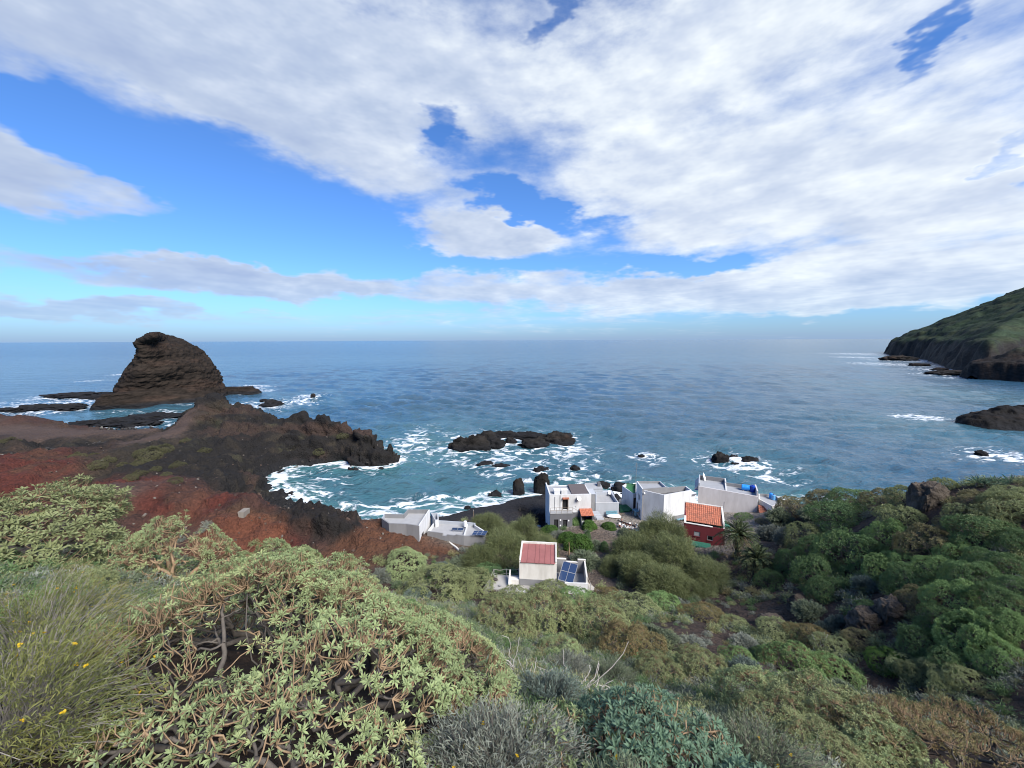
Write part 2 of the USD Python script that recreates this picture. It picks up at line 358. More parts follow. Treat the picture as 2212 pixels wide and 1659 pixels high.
# ------------------------------------------------------------------ the ground sheet
def ground_mesh():
    front = np.radians(np.concatenate([np.arange(-63, 63.01, 126 / 560)]))
    back = np.radians(np.linspace(63, 297, 60)[1:-1])
    th = np.concatenate([front, back])
    r = np.concatenate([[0.35], np.geomspace(0.9, 14, 110), np.geomspace(14, 60, 140)[1:], np.linspace(60, 150, 190)[1:], np.linspace(150, 185, 20)[1:]])
    T, R = np.meshgrid(th, r)
    x, y = R * np.sin(T), R * np.cos(T)
    nt, nr = len(th), len(r)
    z = height(x, y)
    cw = classes(x, y).reshape(nr, nt, -1)
    idx = np.arange(nr * nt).reshape(nr, nt)
    a, b = idx[:-1, :], idx[1:, :]
    q = np.stack([a, np.roll(a, -1, 1), np.roll(b, -1, 1), b], -1).reshape(-1, 4)[:, ::-1]
    tri = np.vstack([q[:, [0, 1, 2]], q[:, [0, 2, 3]]])
    v = np.stack([x, y, z], -1).reshape(-1, 3)
    # crags: push the rock out along its normal
    tm = trimesh.Trimesh(v, tri, process=False)
    n = np.array(tm.vertex_normals)
    cwf = cw.reshape(-1, len(CLS))
    rock = cwf[:, CLS.index('K')] + 0.75 * cwf[:, CLS.index('L')]
    red = cwf[:, [CLS.index(c) for c in 'ROD']].sum(1)
    soil = cwf[:, [CLS.index(c) for c in 'SP']].sum(1)
    flat = cwf[:, [CLS.index(c) for c in 'TGB']].sum(1)
    rr = np.hypot(v[:, 0], v[:, 1])
    s = v.copy(); s[:, 2] *= 1.0
    # tilted layers
    lay = s[:, 2] * 0.9 + 0.22 * s[:, 0] + 1.6 * fbm(s * 0.09, 3, 5)
    strata = ridged(np.stack([s[:, 0] * .05, s[:, 1] * .05, lay * 0.75], -1), 3, 2)
    crag = ridged(s * [.16, .16, .30], 5, 7, .6)
    lump = fbm(s * .5, 4, 21)
    big = np.clip((rr - 25) / 30, 0.25, 1.0)
    amp = rock * big * 1.1
    d = amp * ((crag - .62) * 4.6 + (strata - .6) * 2.4 + (ridged(s * .55, 4, 31) - .6) * 1.5 + (ridged(s * 1.5, 3, 33) - .6) * .5)
    d += amp * (blocks(s, 2.6, 5) * 1.3 + blocks(s, 1.1, 8) * .8) * .7
    gul = ridged(np.stack([s[:, 0] * .22 + s[:, 2] * .05, s[:, 1] * .10, s[:, 2] * .06], -1), 4, 17)
    d += red * big * ((gul - .6) * 3.2 + (lump - .5) * 1.1 + (ridged(s * .9, 3, 23) - .6) * .9 + blocks(s, 1.8, 15) * .5)
    d += (soil + .35 * flat) * np.clip(rr / 12, .25, 1) * (lump - .5) * .5
    v = v + n * d[:, None]
    # colour of the bare ground: its own mineral tones, patchy
    col = cwf @ np.array([SOIL[c] for c in CLS])
    f1 = fbm(s * [.35, .35, .8], 5, 41)[:, None]; f2 = fbm(s * 1.3, 4, 43)[:, None]
    col = col * (0.62 + 0.62 * f1 + 0.25 * (f2 - .5))
    # black lava and paler, dustier lava side by side
    lv = sstep(ridged(s * [.22, .22, .45], 4, 47) + .35 * (fbm(s * 1.1, 3, 49) - .5), .50, .72)[:, None] * np.clip(rock * 1.2, 0, 1)[:, None]
    col = col * (1 - lv) + lv * np.array([.011, .010, .0095])
    ol = sstep(fbm(s * [.15, .15, .3] + 3, 4, 53), .50, .62)[:, None] * (cwf[:, [CLS.index('L')]] + .4 * cwf[:, [CLS.index('K')]]) * (1 - lv)
    col = col * (1 - .6 * ol) + .6 * ol * np.array([.040, .041, .021])
    # olive and ochre veins in the rock and the red earth
    vein = sstep(fbm(s * [.12, .12, .4], 4, 51), .55, .68)[:, None]
    col = col * (1 - .45 * vein * (rock + red)[:, None]) + .45 * vein * (rock + red)[:, None] * np.where(red[:, None] > .4, np.array([.055, .039, .023]), np.array([.040, .031, .020]))
    # reddish weathered bands on the promontory
    orange = sstep(fbm(s * [.09, .09, .2] + 21, 4, 59), .54, .66)[:, None] * red[:, None] * sstep(s[:, 0], -60, -28)[:, None]
    col = col * (1 - .6 * orange) + .6 * orange * np.array([.125, .050, .026])
    rb = sstep(fbm(s * [.07, .07, .5] + 9, 4, 57), .56, .66)[:, None] * rock[:, None]
    col = col * (1 - .5 * rb) + .5 * rb * np.array([.058, .034, .025])
    # black, wet and salt-washed just over the water
    wet = (sstep(v[:, 2], 2.0, .6) * np.clip(rock * 1.4 + .3 * cwf[:, CLS.index('B')], 0, 1))[:, None]
    col = col * (1 - wet) + wet * np.array([.012, .012, .013])
    return v, tri, col, cwf, idx


GV, GT, GC, GW, _ = ground_mesh()
_gtree = cKDTree(GV[:, :2])


def ground_z(x, y):
    """height of the finished ground sheet at a spot"""
    d, i = _gtree.query(np.stack(np.broadcast_arrays(np.asarray(x, float), np.asarray(y, float)), -1), k=3)
    w = 1 / (d + .02)
    return (GV[i, 2] * w).sum(-1) / w.sum(-1)


ground_look = mat('ground_look', {
    'a': ('attribute', {'attribute': 'tone'}), 'g': ('geometry', {}),
    'n': ('noise_texture', {'scale': 3.0, 'detail': 8.0, 'roughness': .65}), 'n2': ('noise_texture', {'scale': .7, 'detail': 8.0, 'roughness': .7}),
    'v': ('voronoi_texture', {'scale': 2.2, 'feature': 'f1', 'detail': 2.0}),
    'mr': ('map_range', {'from_min': .3, 'from_max': .7, 'to_min': .6, 'to_max': 1.45, 'clamp': True}),
    'm': ('vector_math', {'math_type': 'scale'}),
    'h1': ('math', {'math_type': 'multiply_add', 'value2': .5}), 'h2': ('math', {'math_type': 'multiply_add', 'value2': -.45}),
    'b': ('bump', {'strength': 1.0, 'distance': .4}),
    'p': ('principled_bsdf', {'roughness': .93, 'specular_ior_level': .25})},
    [('g.position', 'n.vector'), ('g.position', 'n2.vector'), ('g.position', 'v.vector'), ('n.fac', 'mr.value'), ('a.color', 'm.vector1'), ('mr.result', 'm.scale'), ('m.vector', 'p.base_color'),
     ('n.fac', 'h1.value1'), ('n2.fac', 'h1.value3'), ('v.distance', 'h2.value1'), ('h1.value', 'h2.value3'), ('h2.value', 'b.height'), ('b.normal', 'p.normal')])


def split_ground():
    """one sheet of land, named by what it is in each stretch"""
    c = GV[GT].mean(1)
    fc = GW[GT].mean(1)
    g = lambda cs: fc[:, [CLS.index(k) for k in cs]].sum(1)
    groups = {'hillside': g('S'), 'rocky_headland': g('KLP'), 'red_slope': g('ROD'), 'beach': g('B'), 'hamlet_ground': g('GT')}
    names = list(groups)
    which = np.argmax(np.stack([groups[n] for n in names], 1), 1)
    which[(which == 2) & (c[:, 0] > -5)] = 0
    labels = {'hillside': 'dark brown earth of the bushy slopes', 'rocky_headland': 'dark rugged volcanic promontory left of the cove', 'red_slope': 'bare rust red earth ridge in front of the cove',
              'beach': 'narrow black sand beach at the cove', 'hamlet_ground': 'pale trodden ground between the houses'}
    keep = GV[:, 2] > -4.5
    for k, nme in enumerate(names):
        t = GT[(which == k) & keep[GT].any(1)]
        used, inv = np.unique(t, return_inverse=True)
        m = usdkit.mesh(stage, '/World/' + nme, (GV[used], inv.reshape(-1, 3)), ground_look, smooth=False)
        m.CreateNormalsAttr(Vt.Vec3fArray.FromNumpy(GN[used].astype(np.float32))); m.SetNormalsInterpolation('vertex')
        UsdGeom.PrimvarsAPI(m).CreatePrimvar('tone', Sdf.ValueTypeNames.Color3fArray, 'vertex').Set(Vt.Vec3fArray.FromNumpy(GC[used].astype(np.float32)))
        tag(m, labels[nme], None, None, 'structure')


GN = np.array(trimesh.Trimesh(GV, GT, process=False).vertex_normals)
split_ground()
FOAM_SRC = []
# ------------------------------------------------------------------ sea stack, sea rocks, far headlands
rock_look = mat('rock_look', {
    'g': ('geometry', {}), 'n': ('noise_texture', {'scale': .9, 'detail': 9.0, 'roughness': .68}), 'n2': ('noise_texture', {'scale': .16, 'detail': 6.0, 'roughness': .6}),
    'mp': ('mapping', {'mapping_type': 'point', 'scale': (.35, .35, .9), 'rotation': (.35, .3, 0)}), 'n3': ('noise_texture', {'scale': .9, 'detail': 7.0, 'roughness': .6}),
    'a': ('attribute', {'attribute': 'tone'}),
    'mr': ('map_range', {'from_min': .32, 'from_max': .68, 'to_min': .5, 'to_max': 1.6, 'clamp': True}), 'm': ('vector_math', {'math_type': 'scale'}),
    'h': ('math', {'math_type': 'multiply_add', 'value2': .8}), 'b': ('bump', {'strength': 1.0, 'distance': .5}),
    'p': ('principled_bsdf', {'roughness': .9, 'specular_ior_level': .16})},
    [('g.position', 'n.vector'), ('g.position', 'n2.vector'), ('g.position', 'mp.vector'), ('mp.vector', 'n3.vector'), ('n3.fac', 'mr.value'), ('a.color', 'm.vector1'), ('mr.result', 'm.scale'), ('m.vector', 'p.base_color'),
     ('n3.fac', 'h.value1'), ('n.fac', 'h.value3'), ('h.value', 'b.height'), ('b.normal', 'p.normal')])


def rock_tone(v, base=(.017, .0125, .0092), wet_to=2.5):
    f = fbm(v * [.10, .10, .35], 4, 61)[:, None]
    c = np.array(base) * (.55 + .9 * f)
    r = sstep(fbm(v * [.06, .06, .3] + 5, 4, 63), .52, .64)[:, None]
    c = c * (1 - .6 * r) + .6 * r * np.array([.034, .021, .0145])
    if wet_to <= 0: return c
    w = sstep(v[:, 2], wet_to, wet_to * .35)[:, None]
    return c * (1 - w) + w * np.array([.011, .011, .012])


sea_stack = thing('sea_stack', 'tall brown sea stack rising from the water behind the promontory', 'rock')


def profile_loft(name, left, right, yl, yr, half, seed, amp, p=2.3, nseg=230):
    """a rock from its two flanks: (photograph x, y) up the left one at distance yl and up the right one at distance yr"""
    Lp = np.array([at(x, y, yl) for x, y in left]); Rp = np.array([at(x, y, yr) for x, y in right])
    Lp, Rp = Lp[np.argsort(Lp[:, 2])], Rp[np.argsort(Rp[:, 2])]
    top = min(Lp[-1, 2], Rp[-1, 2]) + .5 * abs(Lp[-1, 2] - Rp[-1, 2])
    zs = np.linspace(-3, top, 120)
    I = lambda Q, k: np.interp(zs, Q[:, 2], Q[:, k])
    A_, B_2 = np.c_[I(Lp, 0), I(Lp, 1)], np.c_[I(Rp, 0), I(Rp, 1)]
    mid, axv = (A_ + B_2) / 2, (B_2 - A_) / 2
    ln = np.linalg.norm(axv, axis=1, keepdims=True)
    d0 = (axv[0] / ln[0]); pv = np.array([-d0[1], d0[0]])
    hw = np.interp((zs - zs[0]) / (zs[-1] - zs[0]), *zip(*half))
    th = np.linspace(0, 2 * np.pi, nseg, endpoint=False)
    c, s_ = np.cos(th), np.sin(th)
    cc, ss = np.sign(c) * np.abs(c) ** (2 / p), np.sign(s_) * np.abs(s_) ** (2 / p)
    xy = mid[:, None] + axv[:, None] * cc[None, :, None] + (pv * hw[:, None])[:, None] * ss[None, :, None]
    v = np.concatenate([xy, np.broadcast_to(zs[:, None, None], (*xy.shape[:2], 1))], -1)
    n, m = v.shape[:2]
    idx = np.arange(n * m).reshape(n, m); a, b = idx[:-1], idx[1:]
    q = np.stack([a, np.roll(a, -1, 1), np.roll(b, -1, 1), b], -1).reshape(-1, 4)
    vv = np.vstack([v.reshape(-1, 3), v[-1].mean(0) + [0, 0, .4]])
    tri = np.vstack([q[:, [0, 1, 2]], q[:, [0, 2, 3]], np.stack([idx[-1], np.roll(idx[-1], -1), np.full(m, n * m)], 1)])
    nn = np.array(trimesh.Trimesh(vv, tri, process=False).vertex_normals)
    lay = vv[:, 2] * .5 - .22 * vv[:, 1] + 3.0 * fbm(vv * .05, 3, seed)
    d = amp * ((ridged(np.stack([vv[:, 0] * .05, vv[:, 1] * .05, lay * .30], -1), 4, seed + 1) - .6) * 1.1
               + (ridged(vv * [.07, .07, .09], 5, seed + 2, .62) - .62) * 5.0 + (ridged(vv * [.35, .35, .5], 4, seed + 3) - .6) * 1.9 + .5)
    d += amp * (blocks(vv, 3.2, seed + 9) * .45 + blocks(vv, 1.6, seed + 8) * .5)
    vv = vv + nn * d[:, None]
    return obj(name, (vv, tri), rock_look, sea_stack, smooth=True, colours={'tone': rock_tone(vv)})


profile_loft('rock_mass', [(332, 725), (320, 729), (305, 735), (296, 742), (300, 752), (297, 765), (290, 785), (282, 805), (268, 825), (258, 842), (250, 862), (246, 880)],
             [(338, 725), (360, 729), (386, 737), (410, 748), (430, 762), (445, 778), (456, 794), (463, 808), (470, 826), (478, 838), (482, 850), (484, 860)], 186, 226, [(0, 17), (.12, 16), (.5, 12), (.8, 7.5), (1, 1.5)], 3, .8)
profile_loft('rock_ledge', [(226, 842), (220, 852), (212, 862), (204, 875), (198, 890), (196, 900)], [(440, 846), (455, 850), (462, 856), (470, 862), (478, 866), (480, 872)], 174, 205, [(0, 9), (.6, 7), (1, 4.5)], 13, .45, 2.6, 150)
profile_loft('rock_shelf', [(478, 836), (470, 842), (465, 850), (460, 860)], [(545, 839), (556, 842), (562, 846), (566, 850)], 222, 226, [(0, 5), (1, 2.2)], 17, .3, 2.4, 80)
for px, py, a_ in ((210, 885, 10), (300, 880, 9), (400, 865, 9), (520, 842, 12), (475, 850, 6)):
    pass


def boulder(px, py, w, h, seed, depth=None, name='sea_rock', label=None, group=None, base=(.015, .0135, .012), at_height=0.0, sink=.35, tall=1.0, category='rock', wet=2.5, cat_parent=None, spot=None, facets=4):
    if w < 45 and spot is None: facets = 3
    """a rock w by h photograph pixels, standing at the water line (or at a height)"""
    if spot is None:
        p = at_z(px, py, at_height)
        dist = np.dot(p - EYE, CAM_F)
    else:
        p = np.array(spot, float); dist = FPX
    W_, H_ = w / FPX * dist, h / FPX * dist * tall
    D_ = depth if depth else W_ * .7
    s = trimesh.creation.icosphere(facets)
    v = np.array(s.vertices)
    block = h > w or wet < 0
    if block: v = np.sign(v) * np.abs(v) ** .62
    rng = np.random.default_rng(seed)
    o = rng.uniform(0, 90, 3)
    u0 = v.copy()
    d = 1 + .95 * (ridged(v * 1.2 + o, 4, seed, .6) - .6) + .5 * (fbm(v * 1.3 + o, 3, seed + 5) - .5) + .42 * (ridged(v * 3.4 + o, 4, seed + 2) - .6)
    if facets > 2: d = d + .22 * blocks(v + o, .45, seed) + .12 * blocks(v + o, .2, seed + 1)
    if block: d = 1 + (d - 1) * .5
    v = v * d[:, None]
    v[:, 2] = np.where(v[:, 2] > 0, v[:, 2], v[:, 2] * .6)
    v = v * [W_ / 2, D_ / 2, H_]
    v[:, 2] -= sink * H_ * .3
    v = v + p
    m = obj(name, (v, np.array(s.faces)), rock_look, cat_parent, smooth=40 if facets < 3 else True, colours=None if facets < 3 else {'tone': rock_tone(v, base, at_height + wet)})
    if facets < 3: pass
    if cat_parent is None: tag(m, label, category, group)
    FOAM_SRC.append((p[0], p[1], W_ / 2, D_ / 2))
    return m


reef = [(1015, 972, 74, 34, 'dark rock at the left end of the reef in the cove mouth'), (1052, 952, 44, 20, 'small dark rock behind the left end of the reef'), (1086, 944, 64, 13, 'long flat rock along the back of the reef'),
        (1073, 962, 34, 14, 'small rock at the front middle of the reef'), (1102, 959, 22, 15, 'round rock beside the gap in the middle of the reef'), (1142, 944, 70, 9, 'thin flat rock at the back right of the reef'),
        (1160, 966, 62, 18, 'dark front rock right of the reef middle'), (1196, 960, 66, 26, 'largest dark rock at the right end of the reef'), (1222, 944, 24, 9, 'small rock at the far right tip of the reef')]
for k, (px, py, w, h, lb) in enumerate(reef): boulder(px, py, w, h * .9, 100 + k, label=lb, depth=None if w < 60 else w / FPX * 110 * .45)
near_rocks = [(1052, 1004, 34, 7, 'low flat rock awash in front of the reef'), (1083, 1008, 34, 6, 'second low flat rock awash in front of the reef, on the right'), (1170, 1020, 34, 11, 'dark rock awash midway between reef and house roofs'),
              (1243, 1013, 18, 8, 'little rock in the foam right of the awash rocks'), (1120, 1066, 23, 34, 'tall dark boulder at the water edge off the beach'), (1170, 1062, 30, 40, 'tall leaning boulder beside the corner of the two storey house'),
              (1069, 1072, 26, 11, 'low boulder in the wash left of the tall boulders'), (1010, 1098, 12, 5, 'tiny rock at the edge of the black beach'),
              (1557, 998, 30, 20, 'left and largest rock in the patch of foam at right'), (1585, 992, 18, 9, 'middle rock in the patch of foam at right'), (1618, 1001, 40, 13, 'right hand rock in the patch of foam at right'),
              (1590, 1003, 22, 5, 'low wet rock in front of the foam patch rocks'), (1385, 985, 12, 3, 'rock tip breaking the surface in the thin foam before the houses'),
              (586, 874, 40, 9, 'dark rock in the white water beyond the promontory'), (610, 868, 9, 4, 'small rock right of the rock beyond the promontory'), (572, 866, 18, 4, 'small rock behind the rock beyond the promontory'), (677, 860, 9, 11, 'upright rock in the spray far beyond the promontory'),
              (165, 855, 100, 7, 'long low reef rock left of the sea stack'), (80, 884, 70, 9, 'flat reef rock at the left edge of the water'), (130, 883, 80, 9, 'flat reef rock beside the foot of the sea stack'), (25, 888, 50, 7, 'leftmost flat reef rock'),
              (205, 860, 40, 7, 'low rock touching the left foot of the sea stack'), (235, 870, 30, 12, 'rock at the front left foot of the sea stack'), (190, 917, 60, 8, 'reef rock between the red mound and the sea stack'),
              (260, 912, 90, 8, 'long reef rock in the channel behind the plateau'), (330, 903, 100, 8, 'long reef rock in the channel towards the promontory'), (300, 916, 60, 7, 'dark reef rock just behind the plateau edge'),
              (2064, 809, 90, 8, 'low rock shelf reaching out from the right headland'), (1940, 778, 60, 9, 'rock shelf at the foot of the headland tip'), (1985, 790, 34, 5, 'small rock under the headland cliff'), (2030, 800, 30, 5, 'small rock along the headland shore'),
              (2120, 981, 22, 7, 'small rock in the surf at the right edge'), (1345, 1058, 40, 14, 'shore boulder behind the grey terrace house'), (1640, 1078, 24, 8, 'shore boulder behind the house with blue tanks'), (1300, 1052, 30, 10, 'shore rock behind the two storey house')]
for k, (px, py, w, h, lb) in enumerate(near_rocks): boulder(px, py, w, h, 200 + k, label=lb, depth=(w / FPX * 70 * .8 if py > 1000 else None))


def headland(name, poly, hfun, label, seed, step, tone):
    """land inside a coast polygon whose height grows with the distance from the shore"""
    pg = shapely.Polygon(poly).buffer(0)
    x0, y0, x1, y1 = pg.bounds
    xs, ys = np.arange(x0, x1 + step, step), np.arange(y0, y1 + step, step)
    X, Y = np.meshgrid(xs, ys)
    pts = shapely.points(X.ravel(), Y.ravel())
    inside = shapely.contains(pg, pts)
    d = shapely.distance(pg.exterior, pts) * np.where(inside, 1, -1)
    d = d + (fbm(np.stack([X.ravel() * .05, Y.ravel() * .05, 0 * d], -1), 4, seed) - .5) * 14 * min(1, step / 3)
    z = hfun(d, X.ravel(), Y.ravel())
    v = np.stack([X.ravel(), Y.ravel(), z], 1)
    ny, nx = X.shape
    idx = np.arange(nx * ny).reshape(ny, nx)
    q = np.stack([idx[:-1, :-1], idx[:-1, 1:], idx[1:, 1:], idx[1:, :-1]], -1).reshape(-1, 4)
    tri = np.vstack([q[:, [0, 1, 2]], q[:, [0, 2, 3]]])
    tri = tri[(v[tri][:, :, 2] > -3).any(1)]
    t = trimesh.Trimesh(v, tri, process=False)
    n = np.array(t.vertex_normals)
    dd = (ridged(v * [.03, .03, .06], 5, seed, .6) - .6) * 6 * max(.28, min(1, step / 2.5)) + (ridged(v * .12, 4, seed + 4) - .6) * 2.6 + blocks(v, 2.2 * max(1, step), seed + 6) * (.9 + .35 * step)
    v = v + n * dd[:, None] * np.clip((v[:, 2] + 2) / 6, .15, 1)[:, None]
    used, inv = np.unique(tri, return_inverse=True)
    v, tri = v[used], inv.reshape(-1, 3)
    nrm = np.array(trimesh.Trimesh(v, tri, process=False).vertex_normals)
    return struct(name, (v, tri), rock_look, smooth=True, colours={'tone': tone(v, nrm)}, label=label)


def green_tone(v, n):
    steep = sstep(n[:, 2], .76, .58)[:, None]
    c = rock_tone(v, (.015, .013, .012), 5.0)
    g = np.array([.019, .031, .015]) * (.6 + .9 * fbm(v * .05, 5, 71)[:, None])
    g2 = sstep(fbm(v * [.02, .02, .05], 4, 73), .5, .62)[:, None]
    g = g * (1 - g2 * .55) + g2 * .55 * np.array([.032, .036, .017])
    k = (1 - steep) * sstep(v[:, 2], 16, 30)[:, None]
    return c * (1 - k) + g * k


A = lambda px, py: at_z(px, py)[:2]
tip = A(1978, 771)
far_poly = [A(2112, 815), A(2085, 806), A(2060, 801), A(2026, 790), A(2000, 781), A(1978, 773), tip + [12, 60], tip + [120, 190], tip + [420, 420], tip + [900, 380], tip + [900, -330], A(2300, 800)]


def far_h(d, x, y):
    cliff = 27 * sstep(d, -1, 17) - 4
    up = np.clip(d - 8, 0, None)
    return cliff + .56 * up + 3 * sstep(d, 0, 40) - 3


headland('far_headland', far_poly, far_h, 'steep green headland falling to black cliffs on the right', 81, 4.4, green_tone)
p0 = A(2097, 818)
mid_poly = [p0, A(2212, 826), A(2300, 830), p0 + [210, 20], p0 + [150, 70], p0 + [40, 34], p0 + [6, 14]]


def mid_h(d, x, y): return 13 * sstep(d, -.5, 5) - 3 + .55 * np.clip(d - 4, 0, 22)


headland('cliff_spur', mid_poly, mid_h, 'dark cliff spur with an olive top below the far headland', 83, 1.6, green_tone)
q0 = A(2046, 910)
near_poly = [q0, A(2080, 920), A(2140, 926), A(2212, 929), A(2330, 932), q0 + [75, 12], q0 + [30, 13], q0 + [10, 6]]


def near_h(d, x, y): return 3.2 * sstep(d, -.3, 2.2) - 2 + .36 * np.clip(d - 1.5, 0, 12)


headland('low_headland', near_poly, near_h, 'low black rocky point at the right edge of the water', 85, .55, lambda v, n: rock_tone(v, (.009, .008, .0072), 2.0))

# ------------------------------------------------------------------ the sea
def sea_mesh():
    th = np.concatenate([np.radians(np.linspace(-62, 62, 420)), np.radians(np.linspace(62, 298, 30))[1:-1]])
    r = np.concatenate([np.geomspace(42, 200, 230), np.geomspace(200, 900, 120)[1:], np.geomspace(900, 42000, 50)[1:]])
    T, R = np.meshgrid(th, r)
    x, y = R * np.sin(T), R * np.cos(T)
    rng = np.random.default_rng(5)
    z = np.zeros_like(x)
    dr = np.gradient(r)[:, None]
    main = math.radians(205)          # the swell runs in towards the beach
    for k in range(46):
        lam = 1.6 * (22 / 1.6) ** (k / 45)
        a = main + rng.normal(0, .42)
        kx, ky = math.sin(a) * 2 * np.pi / lam, math.cos(a) * 2 * np.pi / lam
        amp = .013 * lam ** .85
        fade = np.clip(lam / (2.6 * np.maximum(dr, R * .0043)) - .6, 0, 1)
        ph = kx * x + ky * y + rng.uniform(0, 6.28)
        z += amp * fade * (np.sin(ph) + .25 * np.sin(2 * ph + .4))
    gust = fbm(np.stack([x * .02, y * .02, 0 * x], -1), 3, 91)
    z *= .55 + .9 * gust
    depth = -height(x, y)
    ins = (x > GX0 + 2) & (x < GX1 - 2) & (y > GY0 + 2) & (y < GY1 - 2)
    depth = np.where(ins, depth, 5.0)
    shore = np.clip(depth / 1.4, 0, 1)
    z *= .25 + .75 * shore
    return x, y, z, depth


sx, sy, sz, sdep = sea_mesh()
_fx, _fy = sx.ravel(), sy.ravel()
foam = np.zeros(len(_fx))
# breaking along the shore
foam = np.maximum(foam, .78 * sstep(sdep.ravel(), 1.0, .05))
foam = np.maximum(foam, .30 * sstep(sdep.ravel(), 2.6, .8))
for x, y, a, b in FOAM_SRC:
    r = max(a, 1.2)
    q = ((_fx - x) / (a + 1.2 + .5 * r)) ** 2 + ((_fy - y + .2 * b) / (b + 1.0 + .55 * r)) ** 2
    foam = np.maximum(foam, .74 * np.exp(-.8 * q ** 1.1))
# streaks and patches of white water seen on the surface: centre, half width, half height in photograph pixels, strength
for px, py, w, h, s in [(1100, 965, 190, 38, .60), (1230, 975, 70, 30, .62), (980, 975, 60, 26, .6), (1130, 1015, 150, 26, .52), (1250, 1040, 120, 22, .66), (1040, 1085, 150, 18, .60), (1180, 1040, 90, 30, .58), (1400, 990, 46, 12, .7), (1590, 1000, 86, 26, .80), (1660, 1025, 80, 18, .66),
                        (880, 960, 50, 40, .66), (910, 985, 40, 26, .5), (930, 935, 60, 12, .45), (660, 1060, 90, 40, .62), (790, 1095, 110, 14, .8), (900, 1085, 120, 8, .75), (860, 1110, 130, 16, .82), (1000, 1075, 130, 10, .7), (620, 1030, 40, 20, .6), (720, 1015, 90, 12, .5),
                        (600, 872, 90, 14, .62), (670, 857, 40, 8, .66), (530, 876, 60, 9, .6), (530, 838, 52, 7, .7), (560, 846, 30, 6, .6), (100, 872, 130, 13, .55), (170, 866, 90, 12, .62), (60, 893, 90, 8, .6), (250, 918, 150, 10, .6), (370, 905, 90, 9, .6), (330, 890, 120, 4, .55), (430, 872, 80, 3.5, .5),
                        (192, 823, 15, 2.5, .9), (265, 809, 20, 2.5, .85), (250, 822, 30, 2, .5), (2000, 780, 90, 6, .62), (1880, 765, 90, 3.5, .6), (2060, 800, 70, 6, .72), (1930, 787, 90, 6, .55), (2090, 816, 60, 3, .6), (1850, 772, 50, 2.5, .6), (2000, 902, 60, 8, .75), (2080, 930, 60, 4, .5), (2180, 990, 90, 16, .78), (2120, 975, 60, 8, .6),
                        (1330, 1052, 60, 10, .7), (1470, 1068, 70, 8, .6), (1660, 1075, 50, 8, .6), (1750, 1075, 60, 8, .5)]:
    c = at_z(px, py)
    a = w / FPX * np.dot(c - EYE, CAM_F)
    b = max(abs(at_z(px, py - h)[1] - c[1]) if py - h > HORIZON + 5 else 60, .5)
    foam = np.maximum(foam, .92 * s * np.exp(-.8 * (((_fx - c[0]) / a) ** 2 + ((_fy - c[1]) / b) ** 2) ** 1.2))
band = .5 + .5 * np.sin(2 * np.pi * sdep.ravel() / .55 + 5 * fbm(np.c_[_fx * .1, _fy * .1, 0 * _fx], 3, 97))
foam = np.where((sdep.ravel() < 2.4) & (sdep.ravel() > .12), foam * (.72 + .36 * band), foam)
foam = np.clip(foam, 0, 1)
# the pale, stirred water of the cove and round the rocks
stir = sstep(sdep.ravel(), 3.6, .6)
for px, py, w, h, s in [(900, 975, 170, 70, .8), (1100, 965, 220, 60, .55), (700, 1040, 120, 50, .55), (1000, 1030, 260, 50, .35), (1590, 1000, 170, 50, .45), (330, 895, 200, 20, .6), (2160, 860, 170, 30, .5), (2080, 930, 200, 40, .45), (600, 872, 130, 20, .4)]:
    c = at_z(px, py)
    a = w / FPX * np.dot(c - EYE, CAM_F)
    b = abs(at_z(px, py - h)[1] - c[1])
    stir = np.maximum(stir, s * np.exp(-.7 * (((_fx - c[0]) / a) ** 2 + ((_fy - c[1]) / b) ** 2)))
n, m = sx.shape
idx = np.arange(n * m).reshape(n, m)
q = np.stack([idx[:-1], np.roll(idx[:-1], -1, 1), np.roll(idx[1:], -1, 1), idx[1:]], -1).reshape(-1, 4)[:, ::-1]
